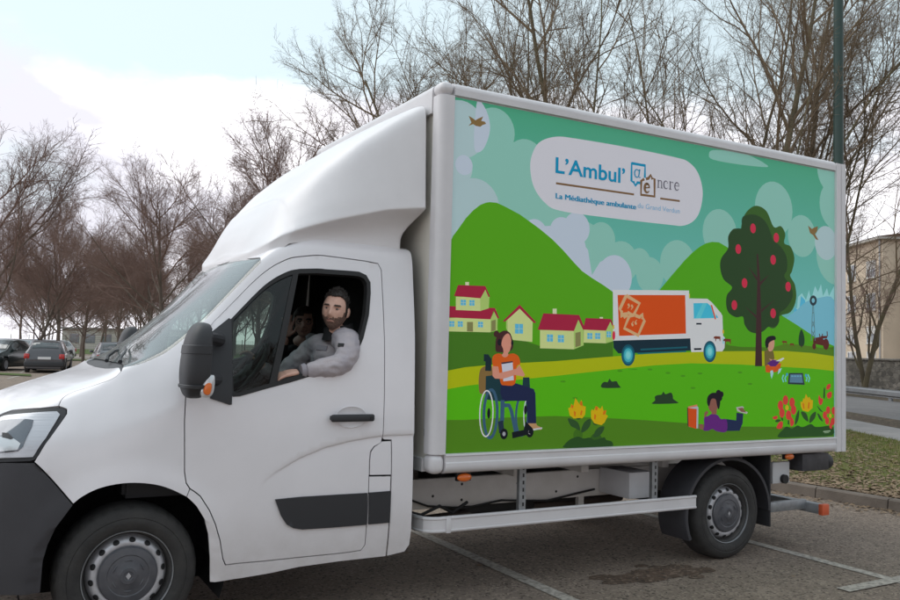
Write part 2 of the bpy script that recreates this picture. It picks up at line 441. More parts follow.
body_outline = U(APIL)+HEADER+[(1.58, 2.65), (1.58, 1.95)]+U(rear_edge)+U([(386.8, 556.4), (389.2, 530), (391.1, 490), (391.8, 476), (392.3, 440.2)])+[px2uv((384.6, 440.0))]+U(DOOR_UP)+U(DOOR_TOP)
hood_outline = U(HOODCUT)+[(_hb[0]-.01, _hb[1]+.05), (-.075, 1.95), (-.085, 2.2), (-.09, 2.65), (-.80, 2.65), (-.80, 2.2), (-.74, 1.85)]+[(px2uv((12, 410))[0]-.1, px2uv((12, 410))[1])]+U([(12, 410), (40, 408)])
shell_outline = [(-.80, .1), (1.57, .1), (1.57, 2.65), (-.80, 2.65)]
wind_outline = U([(122.8, 367.5)])+U(WINDLOW[1:])+U(APIL)+HEADER+[(-.03, 2.65), (-.028, 2.3), (-.03, 2.0)]
WIN = [(229.5, 393), (228.5, 370), (228.2, 345), (229.5, 321), (240, 310), (252, 297.5), (266, 284.5), (281, 275), (291, 270.8), (300, 269.3), (325, 269.6), (350, 271.3), (359, 272.2), (366, 275.5), (370, 282.5), (370.3, 293), (368.5, 315), (363, 338), (357, 352.5), (349, 362), (335, 369), (314, 374.8), (290, 382.2), (262, 389.7), (240, 396), (233, 396.5)]
win_outline = U(WIN)

cab = panel('cab_body', body_outline, WHITE, van, both=True)[0]
panel('sill_panel', sill_outline, WHITE, van)
panel('front_wing', fender_outline, WHITE, van)
panel('hood', hood_outline, WHITE, van, both=True)
doors = panel('door', door_outline, WHITE, van, holes=[win_outline], depth=.035)
D = {1: doors[0], -1: doors[1]}
# rubber seal ring inside the opening, glass, divider bar
ring_o = shrink(win_outline, -.002); ring_i = shrink(win_outline, .022)
panel('window_seal', ring_o, RUBBER, D, holes=[ring_i], off=.003, gap=0, use_disp=False, depth=.05)
div_t, div_b = px2uv((296.5, 270.5)), px2uv((272.5, 386.5))
bar = [(div_t[0]-.016, div_t[1]+.005), (div_t[0]+.016, div_t[1]+.005), (div_b[0]+.018, div_b[1]), (div_b[0]-.022, div_b[1])]
panel('window_divider', bar, RUBBER, D, off=.002, gap=0, use_disp=False, depth=.03)
def clip_line(P, a, b, keep):
    def sd(p): return ((b[0]-a[0])*(p[1]-a[1])-(b[1]-a[1])*(p[0]-a[0]))*keep
    out = []
    for p, q in zip(P, P[1:]+P[:1]):
        sp, sq = sd(p), sd(q)
        if sp >= 0: out.append(p)
        if sp*sq < 0: t = sp/(sp-sq); out.append((p[0]+(q[0]-p[0])*t, p[1]+(q[1]-p[1])*t))
    return out
panel('quarter_glass', clip_line(shrink(win_outline, .012), div_b, div_t, 1), GLASS, D, off=-.012, gap=0, use_disp=False, depth=0)
panel('window_glass', clip_line(shrink(win_outline, .012), div_b, div_t, -1), GLASS, {-1: D[-1]}, sides=(-1,), off=-.014, gap=0, use_disp=False, depth=0)
# mirror sail (black triangle in front of the glass)
SAIL = [(211, 333), (229, 318.5), (231.5, 320), (231.5, 404.5), (229.5, 405), (210, 398.5)]
panel('mirror_sail', U(SAIL), PLAST, D, off=.008, gap=0, use_disp=False, depth=.03)
# black rubbing strip, in two pieces
TRIM = [(275, 499.5), (300, 497), (340, 494.5), (367, 493), (366.3, 524.5), (330, 527.5), (302, 529.3), (293, 528), (286.5, 524.5), (281, 516)]
panel('rubbing_strip', U(TRIM), PLAST, D, off=.011, gap=0, depth=.03, smooth=50)
panel('rubbing_strip', U([(369, 492.7), (390.2, 491), (388.8, 522.4), (368.2, 524.2)]), PLAST, van, off=.011, gap=0, depth=.03, smooth=50)
panel('fuel_flap', U([(369.8, 475.6), (370.3, 460), (371.4, 452.3), (374.8, 447.2), (383.1, 441.4), (392.0, 440.8), (391.6, 475.2)]), WHITE, van, sides=(1,))
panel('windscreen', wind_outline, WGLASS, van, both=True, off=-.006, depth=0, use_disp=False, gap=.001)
# black frit border + cowl under the windscreen
panel('scuttle', U([(122.5, 367.8)])+[(_hb[0]-.01, _hb[1]+.05), (-.075, 1.95), (-.085, 2.2), (-.09, 2.65), (-.005, 2.65), (.0, 2.3), (.0, 2.0), (.02, 1.84)], PLAST, van, both=True, off=-.016, depth=.02, use_disp=False, gap=0)
# dark liner under the skin (closes the gaps between panels)
bwin = shrink(win_outline, -.004)
LINER = mat('liner', (.012, .012, .013), .9)
low = [(-.80, .12), (-.60, .12)]+[(-.56*math.cos(t), max(.12, .10+.60*math.sin(t))) for t in np.linspace(.05, PI-.05, 20)]+[(.58, .12), (1.57, .12), (1.57, 2.65), (HEADER[-1][0]+.02, 2.65)]
liner_outline = low+[(p[0], p[1]) for p in HEADER[::-1][1:]]+U(APIL[::-1])+U(WINDLOW[::-1])+[(-.06, 1.9), (-.07, 2.2), (-.07, 2.65), (-.80, 2.65)]
panel('inner_shell', liner_outline, LINER, van, holes=[bwin], both=True, off=-.03, depth=0, use_disp=False, gap=0, h=.05)
# bumper, headlights
BUMP = [(34.5, 463), (73, 504.5), (66, 514), (57, 526), (48, 545), (43, 562), (40.5, 592)]
_b0 = px2uv((34.5, 463)); _bl = px2uv((40.5, 592))
bump_outline = U(BUMP)+[(_bl[0]-.01, .06), (-.82, .06), (-.82, .8), (-.75, _b0[1]-.01)]+U([(4, 462.6)])
panel('front_bumper', bump_outline, GPLAST, van, off=.006, depth=.04)
HEAD = [(2, 411.5), (30, 408.5), (50, 407), (62, 407.5), (66.3, 409.5), (66, 414.5), (50, 438), (35.5, 459.5), (30, 461.3), (3, 462.3)]
_hh = U(HEAD); head_outline = [(-.72, _hh[0][1]+.02)]+_hh+[(-.72, _hh[-1][1])]
hl = panel('headlight', head_outline, PLAST, van, off=-.004, depth=.04, use_disp=False, gap=.002, smooth=40)
H = {1: hl[0], -1: hl[1]}
INN = [(4, 416), (32, 413), (57, 411.5), (60, 414.5), (46, 438), (33, 457), (5, 458)]
RIB = mat('lamp_reflector', (.50, .51, .55), .25, metal=.2, coat=.8, bump=.25, bscale=30, stretch=(0.1, .1, 4.0))
panel('lamp_reflector', [(-.70, U(INN)[0][1])]+U(INN)+[(-.70, U(INN)[-1][1])], RIB, H, off=.002, depth=.01, use_disp=False, gap=0)
LENS = [(3, 421), (25, 419.5), (33.5, 420.5), (32, 427), (23, 447), (18, 451.5), (3, 453)]
LENSM = mat('lamp_lens', (.09, .10, .12), .06, metal=.6, coat=1, var=.5, vscale=5, col2=(.16, .17, .19))
panel('lamp_lens', [(-.68, U(LENS)[0][1])]+U(LENS)+[(-.68, U(LENS)[-1][1])], LENSM, H, off=.006, depth=.006, use_disp=False, gap=0)
panel('reflector_bowl', [(-.66, U([(3, 437)])[0][1])]+U([(3, 437), (12, 438), (21, 444), (18, 450), (3, 451.5)])+[(-.66, U([(3, 451.5)])[0][1])], CLEAR, H, off=.0075, depth=.004, use_disp=False, gap=0)
panel('lamp_shutter', U([(3, 433.5), (9, 434), (14, 439), (11, 440), (3, 438)]), PLAST, H, off=.0095, depth=.004, use_disp=False, gap=0)
# front face (closes the nose): grille with bars
capv = [Vector((XS[0]+.07, -SEC[4, j, 0], SEC[4, j, 1])) for j in range(NV)]
capv += [Vector((v.x, -v.y, v.z)) for v in capv[::-1]]
gr = mk('grille', capv, [tuple(range(len(capv)))], PLAST, van, None)
for k in range(4): box('grille_bar', (-.845, -.55, .62+k*.09), (-.79, .55, .65+k*.09), PLAST if k < 3 else CHROME, gr, .008)
box('number_plate', (-.86, -.26, .46), (-.835, .26, .57), mat('plate_white', (.75, .75, .75), .4), van, .003)

# ------------------------------------------------------------------ door handle, mirror, wiper
for s in (1, -1):
    a = surf((329, 418)); b = surf((372, 418)); 
    hb = bmesh.new(); y0 = a.y-.012
    add_box(hb, (a.x, y0-.035, a.z-.021), (b.x, y0-.008, a.z+.021), .012, 3)
    add_box(hb, (a.x+.005, y0-.012, a.z-.012), (a.x+.04, y0+.03, a.z+.012), .004)
    add_box(hb, (b.x-.05, y0-.012, a.z-.012), (b.x-.01, y0+.03, a.z+.012), .004)
    if s < 0:
        for v in hb.verts: v.co.y = -v.co.y
    from_bm('door_handle', hb, PLAST, D[s])
    # dished cup behind the handle
    cm = (a+b)/2; db = bmesh.new()
    rg = add_lathe(db, [(.105, -.003), (.098, -.0045), (.085, .0005), (.04, .002), (.001, .0025)], (0, 0, 0), 'y', 36)
    for v in db.verts: v.co = Vector((cm.x+v.co.x*.98, (cm.y-.004+v.co.y), cm.z+.006+v.co.z*.62))
    if s < 0:
        for v in db.verts: v.co.y = -v.co.y
    from_bm('handle_cup', db, WHITE, D[s])
    # lock barrel
    lb = bmesh.new(); add_lathe(lb, [(.011, 0), (.011, -.003), (.001, -.003)], (b.x-.022, y0-.035, a.z), 'y', 14)
    if s < 0:
        for v in lb.verts: v.co.y = -v.co.y
    from_bm('door_lock', lb, BLACKMET, D[s])

def mirror(s):
    c = Vector((.262, -1.165, 1.452)); bm = bmesh.new()
    bmesh.ops.create_uvsphere(bm, u_segments=40, v_segments=32, radius=1)
    for v in bm.verts:
        p = v.co; q = Vector([math.copysign(abs(t)**.62, t) for t in p]); 
        tz = q.z
        w = 1.0-.22*max(0, -tz)**1.5-.10*max(0, tz)**2
        x = q.x*.078*w+.018*tz*(1 if q.x < 0 else .4)+.004*tz; y = q.y*.125*(1-.12*max(0, -tz)**2); z = tz*.195
        if q.x > .55: x = .55*.078*w+(x-.55*.078*w)*.25
        v.co = c+Vector((x, y, z+.02*q.y*(tz > 0)*.4))
    o = from_bm('side_mirror', bm, PLAST, van, 60)
    def fl(o):
        if s < 0:
            for v in o.data.vertices: v.co.y = -v.co.y
            o.data.flip_normals()
        return o
    # raised strap and lower seam
    for z0, dz, g in ((.055, .024, 1.03), (-.132, .010, 1.035)):
        sb = bmesh.new(); prof = []
        for k in range(40):
            t = 2*PI*k/40; cx, sy = math.cos(t), math.sin(t)
            prof.append((math.copysign(abs(cx)**.62, cx), math.copysign(abs(sy)**.62, sy)))
        rings = []
        for zz, gg in ((z0-dz, .97), (z0-dz+.004, g), (z0+dz-.004, g), (z0+dz, .97)):
            tz = zz/.195; w = 1.0-.22*max(0, -tz)**1.5-.10*max(0, tz)**2
            ring = []
            for qx, qy in prof:
                x = qx*.078*w*gg+.018*tz*(1 if qx < 0 else .4)
                if qx > .5: x = .5*.078*w+(x-.5*.078*w)*.2
                ring.append(sb.verts.new(c+Vector((x, qy*.125*gg*(1-.12*max(0, -tz)**2), zz))))
            rings.append(ring)
        for a, b in zip(rings[:-1], rings[1:]):
            for k in range(40): sb.faces.new((a[k], a[(k+1) % 40], b[(k+1) % 40], b[k]))
        fl(from_bm('mirror_strap', sb, PLAST, o))
    # indicator lens: teardrop set in the outer lower corner of the shell
    lens = [(186, 396), (200, 393), (214, 378), (215.5, 388), (213.5, 395), (207, 400), (200, 399)]
    TE = [(201.5, 390), (205.5, 380.5), (210.5, 376), (214.3, 375.5), (215.2, 381), (214, 391), (211, 396.3), (205.5, 397.8), (201.8, 396)]
    OR = [(204, 388.5), (206.5, 384.2), (210.8, 383), (212.3, 386), (211, 393), (208.5, 395.3), (205.5, 394.8), (203.8, 392.5)]
    for nm, P, yy, m in (('turn_signal', TE, -1.282, CLEAR), ('signal_bulb', OR, -1.292, ORANGE)):
        pts = smc([tuple(un(p, y=yy)[i] for i in (0, 2)) for p in P], 4)
        vb = bmesh.new(); cx = sum(p[0] for p in pts)/len(pts); cz = sum(p[1] for p in pts)/len(pts)
        r0 = [vb.verts.new((p[0], yy+.05, p[1])) for p in pts]; r1 = [vb.verts.new((p[0], yy+.006, p[1])) for p in pts]
        r2 = [vb.verts.new((cx+(p[0]-cx)*.85, yy, cz+(p[1]-cz)*.85)) for p in pts]; cc = vb.verts.new((cx, yy-.003, cz)); n = len(pts)
        for k in range(n):
            vb.faces.new((r0[k], r0[(k+1) % n], r1[(k+1) % n], r1[k])); vb.faces.new((r1[k], r1[(k+1) % n], r2[(k+1) % n], r2[k])); vb.faces.new((r2[k], r2[(k+1) % n], cc))
        fl(from_bm(nm, vb, m, o))
    # two arms to the sail, and the glass facing the rear
    for P in ([(.30, -1.10, 1.57), (.36, -1.03, 1.57), (.42, -.955, 1.56)], [(.30, -1.10, 1.35), (.36, -1.04, 1.345), (.42, -.97, 1.34)]):
        ab = bmesh.new(); add_tube(ab, P, [.034, .03, .036], 10); fl(from_bm('mirror_arm', ab, PLAST, o))
    fl(mk('mirror_glass', [(.305, -1.255, 1.31), (.305, -1.085, 1.31), (.309, -1.085, 1.60), (.309, -1.25, 1.60)], [(0, 1, 2, 3)], CHROME, o, None))
    fl(o)
mirror(1); mirror(-1)
def tz_pt(u, v, off): return Vector(S(u, v))+Vector(SN(u, v))*off
for sgn in (1, -1):
    base = [(-.035, 1.98, .01), (-.02, 2.05, .022), (.015, 2.15, .022), (.04, 2.28, .016), (.055, 2.45, .010)]
    if sgn < 0: base = [(-.04, 2.50, .012), (-.02, 2.56, .022), (.02, 2.60, .016)]
    pv = [tz_pt(*b) for b in base]
    if sgn < 0: pv += [Vector((p.x+.03, -p.y+.02, p.z)) for p in [tz_pt(.03, 2.55, .012), tz_pt(.05, 2.40, .010)]]
    w = tube('wiper', pv, [.013, .010, .008, .007, .006][:len(pv)], PLAST, van, 6)
# ------------------------------------------------------------------ wind deflector above the cab
F_z = [(.66, 2.10), (.67, 2.135), (.685, 2.18), (.70, 2.225), (.75, 2.325), (.826, 2.44), (1.027, 2.665), (1.238, 2.85), (1.479, 3.015), (1.64, 3.105)]
F_w = [(.66, .50), (.67, .64), (.69, .75), (.72, .815), (.78, .855), (.85, .89), (1.0, .935), (1.2, .975), (1.64, 1.0)]
F_l = [(.66, 2.085), (.70, 2.125), (.78, 2.185), (.9, 2.235), (1.1, 2.30), (1.4, 2.385), (1.64, 2.42)]      # ledge height
F_c = [(.66, 3.0), (.72, 6.0), (.85, 9.0), (1.1, 6.5), (1.5, 3.8), (1.64, 2.6)]                                          # corner softness
def fsec(x):
    zt = tab(F_z, x); wl = tab(F_w, x); zl = min(tab(F_l, x), zt-.02); sg = tab(F_c, x)
    gy = min(wl, tab(T_we, x)); gut = tab(T_zt, x)-(tab(T_zt, x)-tab(T_ze, x))*(gy/tab(T_we, x))**2-(.03 if x < .8 else .016)
    gut = min(gut, zl-.01)
    tuck = min(1, max(0, (x-.75)/.25))
    wb = min(wl-.004, .875-.03*tuck) if x > .7 else wl-.01
    wt = wl*float(np.interp(x, [.66, .70, .8, .95, 1.15, 1.64], [.35, .52, .70, .83, .91, .97])); zc = max(zl+.006, zt-.02)
    P = []
    for t in np.linspace(0, 1, 14, endpoint=False):       # tuck: from the gutter out to the ledge (concave)
        P.append((wb+(wl-wb)*t**(1.8+1.6*tuck), gut+(zl-.012-gut)*t**(.85-.1*tuck)))
    for t in np.linspace(0, 1, 6, endpoint=False): P.append((wl+.004*math.sin(PI*t), zl-.012+.02*t))
    for t in np.linspace(0, 1, 36, endpoint=False): P.append((wl+(wt-wl)*t, zl+.008+(zc-zl-.008)*t))
    for t in np.linspace(0, 1, 40): y = wt*(1-t); P.append((y, zc+(zt-zc)*(1-(y/wt)**2)))
    P = np.array(P); R = 18
    def conv(P, sg):
        k = np.exp(-.5*(np.arange(-R, R+1)/sg)**2); k /= k.sum()
        E = np.vstack([2*P[0]-P[1:R+1][::-1], P, P[-R-1:-1][::-1]*np.array([-1, 1])])
        return np.stack([np.convolve(E[:, 0], k, 'valid'), np.convolve(E[:, 1], k, 'valid')], 1)
    Q = conv(P, sg); T = conv(P, float(np.interp(x, [.6, .9, 1.2, 1.64], [1.2, 4.0, 2.4, 1.5])))
    T[:6] += (P[:6]-T[:6])*np.linspace(1, 0, 6)[:, None]
    m = np.clip((np.arange(len(P))-16)/10, 0, 1)[:, None]
    return T*(1-m)+Q*m
fx = np.concatenate([np.linspace(.66, .85, 26, endpoint=False), np.linspace(.85, 1.64, 44)])
FS = np.array([fsec(x) for x in fx])
for _ in range(3):
    E_ = np.concatenate([FS[:1], FS, FS[-1:]]); FS = .25*E_[:-2]+.5*E_[1:-1]+.25*E_[2:]
V = []; F = []
m_ = FS.shape[1]; full = 2*m_-1
def rear_x(x, z):
    if x < 1.2: return x
    zl = tab(F_l, x); f = min(1, max(0, (zl-.005-z)/.20)); xm = 1.64-.095*(f*f*(3-2*f))
    return 1.2+(x-1.2)*(xm-1.2)/.44
for i, x in enumerate(fx):
    for j in range(m_): V.append((rear_x(x, FS[i, j, 1]), -FS[i, j, 0], FS[i, j, 1]))
    for j in range(m_-2, -1, -1): V.append((rear_x(x, FS[i, j, 1]), FS[i, j, 0], FS[i, j, 1]))
for i in range(len(fx)-1):
    for j in range(full-1): a = i*full+j; F.append((a, a+full, a+full+1, a+1))
F.append(tuple(range(full))[::-1])
# returned rear edge
n0 = len(V); i = len(fx)-1
for j in range(full): p = V[i*full+j]; V.append((p[0]+.012, p[1]*.985, p[2]-.012*(p[2] > 2.6)))
for j in range(full): p = V[i*full+j]; V.append((p[0]-.04, p[1]*.965, p[2]-.03*(p[2] > 2.6)))
for j in range(full-1):
    a = i*full+j; F.append((a, n0+j, n0+j+1, a+1)); F.append((n0+j, n0+full+j, n0+full+j+1, n0+j+1))
fair = mk('wind_deflector', V, F, WHITE2, van, 50)
bm = bmesh.new(); bm.from_mesh(fair.data); bmesh.ops.recalc_face_normals(bm, faces=bm.faces); bm.to_mesh(fair.data); bm.free(); smooth_mesh(fair.data, 50)

# ------------------------------------------------------------------ cargo box
YB = 1.105
PX0, PX1, PZ0, PZ1 = 1.775, 5.445, .909, 3.113
bx = box('cargo_box', (1.70, -1.07, .83), (5.50, 1.07, 3.165), CREAM, van, .01)
def arc(c, r, a0, a1, n=7): return [(c[0]+r*math.cos(a0+(a1-a0)*k/(n-1)), c[1]+r*math.sin(a0+(a1-a0)*k/(n-1))) for k in range(n)]
for s in (-1, 1):
    Y = lambda y: s*y
    # top rail: rounded outer edge, small drip lip above the panel
    pr = [(1.0, PZ1), (YB-.018, PZ1), (YB-.018, PZ1+.006), (YB, PZ1+.010), (YB+.001, PZ1+.05)]+arc((YB-.045, PZ1+.045), .046, 0, PI/2, 8)+[(.95, PZ1+.095), (.95, PZ1+.06)]
    extrude('top_rail', [(Y(a), b) for a, b in pr], PX0-.002, PX1+.002, ALU, bx)
    # bottom rail: white lip, flat face, groove, rounded under-edge
    pr = [(1.0, PZ0), (YB-.016, PZ0), (YB+.004, PZ0-.004), (YB+.006, PZ0-.014), (YB-.001, PZ0-.02), (YB-.001, PZ0-.052), (YB+.005, PZ0-.058), (YB+.006, PZ0-.072)]+arc((YB-.04, PZ0-.078), .046, 0, -PI/2, 8)+[(1.0, PZ0-.124)]
    extrude('bottom_rail', [(Y(a), b) for a, b in pr], PX0-.002, PX1+.002, ALU, bx)
    # front post, rounded in plan
    pr = [(PX0, YB-.016), (PX0-.002, YB), (PX0-.03, YB+.003)]+arc((PX0-.05, YB-.048), .05, PI/2, PI, 9)+[(PX0-.10, YB-.10), (PX0-.06, 1.0), (PX0, 1.0)]
    extrude('corner_post', [(a, Y(b)) for a, b in pr], PZ0-.004, PZ1+.004, ALU, bx, 'z')
    # rounded corner castings
    for z0, z1 in ((PZ0-.124, PZ0-.004), (PZ1+.004, PZ1+.091)):
        cb = bmesh.new(); add_box(cb, (PX0-.1015, min(Y(YB+.005), Y(.98)), z0), (PX0-.002, max(Y(YB+.005), Y(.98)), z1), .042, 5)
        from_bm('corner_cap', cb, ALU, bx, 50)
    # rear post: two ribs and a bright groove
    pr = [(PX1, YB-.012), (PX1+.004, YB+.006), (PX1+.056, YB+.006), (PX1+.060, YB-.002), (PX1+.068, YB-.002), (PX1+.072, YB+.008), (PX1+.118, YB+.008), (PX1+.124, YB), (PX1+.124, .95), (PX1, .95)]
    extrude('rear_post', [(a, Y(b)) for a, b in pr], .787, 3.185, ALU, bx, 'z', 20)
# front frame across the bulkhead, roof
extrude('front_rail', [(PX0-.10, 3.02)]+[(PX0-.10, 3.16)]+arc((PX0-.06, 3.163), .04, PI, PI/2, 5)+[(PX0+.03, 3.203), (PX0+.03, 3.02)], -.985, .985, ALU, bx, 'y')
extrude('front_rail', [(PX0-.10, .79), (PX0-.10, .87), (PX0, .87), (PX0, .79)], -.985, .985, ALU, bx, 'y')
box('roof_sheet', (PX0-.02, -.955, 3.168), (PX1, .955, 3.20), WHITE2, bx)
box('rear_frame', (PX1+.02, -1.06, 3.08), (PX1+.12, 1.06, 3.187), ALU, bx, .008)
for s in (-1, 1): box('rear_door', (PX1+.055, min(0.003*s, .94*s), .87), (PX1+.085, max(.003*s, .94*s), 3.07), ALU, bx, .006)
# maker's plate on the bulkhead edge
st = box('data_plate', (1.693, -1.0, .99), (1.699, -.965, 1.10), mat('plate_grey', (.55, .56, .57), .4), bx)
st2 = box('data_plate', (1.6915, -1.0, 1.005), (1.6965, -.97, 1.05), BLACKMET, bx)

# ------------------------------------------------------------------ chassis and equipment below the box
for s in (-1, 1):
    box('frame_rail', (1.55, s*.45-.04 if s > 0 else -.45, .445), (5.38, s*.45 if s > 0 else -.41, .65), CHASSIS, van, .006)
extrude('front_crossmember', [(.45, .47), (.45, .66), (-.45, .66), (-.45, .47)][::-1], 1.60, 1.68, BLACKMET, van)
for x in (2.6, 3.2, 4.0, 4.9): box('floor_bearer', (x, -.62, .66), (x+.07, .62, .785), CHASSIS, van, .004)
box('floor_plate', (1.78, -1.0, .786), (5.44, 1.0, .80), mat('plywood_floor', (.05, .045, .04), .8, var=.3, vscale=5), van)
# tool box between the rails and the side guard
tb = bmesh.new(); add_box(tb, (3.505, -.80, .475), (3.73, -.46, .668), .006); from_bm('battery_box', tb, mat('painted_box', (.70, .71, .74), .45, var=.1, vscale=6), van)
box('air_tank', (3.05, -.40, .40), (3.5, .1, .62), BLACKMET, van, .05, 3)
box('fuel_tank', (2.35, -.36, .33), (3.0, .40, .63), BLACKMET, van, .06, 3)
box('exhaust_hanger', (3.33, -.43, .36), (3.38, -.39, .455), CHASSIS, van)
tube('propshaft', [(.6, 0, .42), (2.8, .05, .42), (4.25, 0, .36)], .045, BLACKMET, van, 12)
tube('exhaust_pipe', [(1.2, -.25, .33), (1.9, -.30, .33), (2.3, -.36, .36), (2.5, -.30, .36), (3.9, -.25, .38)], .035, mat('exhaust', (.09, .07, .06), .6, metal=.6), van, 10)
tube('rear_axle', [(4.332, -.8, .345), (4.332, .8, .345)], .06, BLACKMET, van, 12)
tube('front_axle', [(0, -.8, .345), (0, .8, .345)], .05, BLACKMET, van, 12)
box('engine_block', (-.55, -.32, .3), (.45, .32, .78), BLACKMET, van, .05)
box('cab_floor', (.45, -.95, .36), (1.55, .95, .58), BLACKMET, van, .02)
for s in (-1, 1):
    lf = bmesh.new(); add_tube(lf, [(3.72, s*.55, .50), (4.0, s*.55, .42), (4.332, s*.55, .40), (4.7, s*.55, .43), (4.95, s*.55, .52)], .028, 6); from_bm('leaf_spring', lf, BLACKMET, van)
for s in (-1, 1):
    for bx_, bz in ((2.05, .53), (2.28, .60), (2.28, .49), (2.75, .58), (3.1, .50), (3.3, .60), (4.85, .52)):
        lathe('rail_bolt', [(.001, 0), (.009, 0), (.011, .004)], (bx_, s*.452, bz), BLACKMET, van, 'y', 10)
tube('brake_hose', [(1.65, -.47, .60), (2.0, -.475, .47), (2.3, -.465, .435), (2.6, -.47, .47), (3.0, -.465, .44), (3.45, -.47, .50)], .008, BLACKMET, van, 6)
tube('cable_loop', [(1.70, -.62, .50), (1.85, -.66, .455), (2.0, -.64, .50), (2.12, -.60, .44), (2.25, -.58, .50)], .011, BLACKMET, van, 6)
tube('axle_hose', [(3.75, -.5, .60), (3.95, -.62, .48), (4.1, -.7, .40), (4.25, -.72, .36)], .010, BLACKMET, van, 6)
# marker lamps under the rail
def marker(x, z, name='marker_lamp'):
    for s in (-1, 1):
        b = bmesh.new(); bmesh.ops.create_uvsphere(b, u_segments=20, v_segments=10, radius=1)
        for v in b.verts: v.co = Vector((x+v.co.x*.052, s*1.05+v.co.y*.02, z+v.co.z*.026))
        o = from_bm(name, b, ORANGE, van); 
        box('lamp_bracket', (x-.05, min(s*1.045, s*1.02), z-.022), (x+.05, max(s*1.045, s*1.02), .80), BLACKMET, o)
mk_x = un((466, 478), y=-1.07); marker(mk_x.x, mk_x.z)
mk_x = un((791.5, 457), y=-1.07); marker(mk_x.x, mk_x.z)
# side guards: aluminium rail with a curved front end, slotted posts
for s in (-1, 1):
    prof = [(0, -.048), (.006, -.048), (.010, -.041), (.010, -.036), (.003, -.032), (.003, .028), (.010, .034), (.010, .042), (.006, .048), (-.012, .048), (-.012, .040), (-.003, .036), (-.003, -.040), (-.012, -.042), (-.012, -.048)]
    path = [(1.70, .70), (1.69, .82), (1.695, .90), (1.715, .955), (1.755, .987), (1.80, 1.0), (1.86, 1.0), (3.975, 1.0)]
    gb = bmesh.new(); rings = []
    for k, p in enumerate(path):
        a = path[max(k-1, 0)]; b = path[min(k+1, len(path)-1)]; t = Vector((b[0]-a[0], b[1]-a[1])).normalized(); nn = Vector((-t.y, t.x))
        if nn.y < 0: nn = -nn
        if k < 3: nn = Vector((-1, 0))*.5+nn*.5; nn.normalize()
        rings.append([gb.verts.new((p[0]+nn.x*q[0], s*(p[1]+nn.y*q[0]), .461+q[1])) for q in prof])
    for a, b in zip(rings[:-1], rings[1:]):
        for k in range(len(prof)): gb.faces.new((a[k], a[(k+1) % len(prof)], b[(k+1) % len(prof)], b[k]))
    gb.faces.new(rings[0]); gb.faces.new(rings[-1])
    g = from_bm('side_guard', gb, ALU, van, 25)
    box('guard_joint', (1.845, min(s*1.0, s*1.0135), .409), (1.878, max(s*1.0, s*1.0135), .5125), ALU, g, .002)
    for x in (2.40, 3.555):
        pb = bmesh.new()
        add_box(pb, (x, min(s*.955, s*.985), .50), (x+.012, max(s*.955, s*.985), .785)); add_box(pb, (x+.012, min(s*.975, s*.985), .50), (x+.052, max(s*.975, s*.985), .785))
        post = from_bm('guard_post', pb, GALV, van)
        for z in np.arange(.53, .78, .047): box('post_slot', (x+.026, min(s*.974, s*.9865), z), (x+.038, max(s*.974, s*.9865), z+.024), BLACKMET, post)
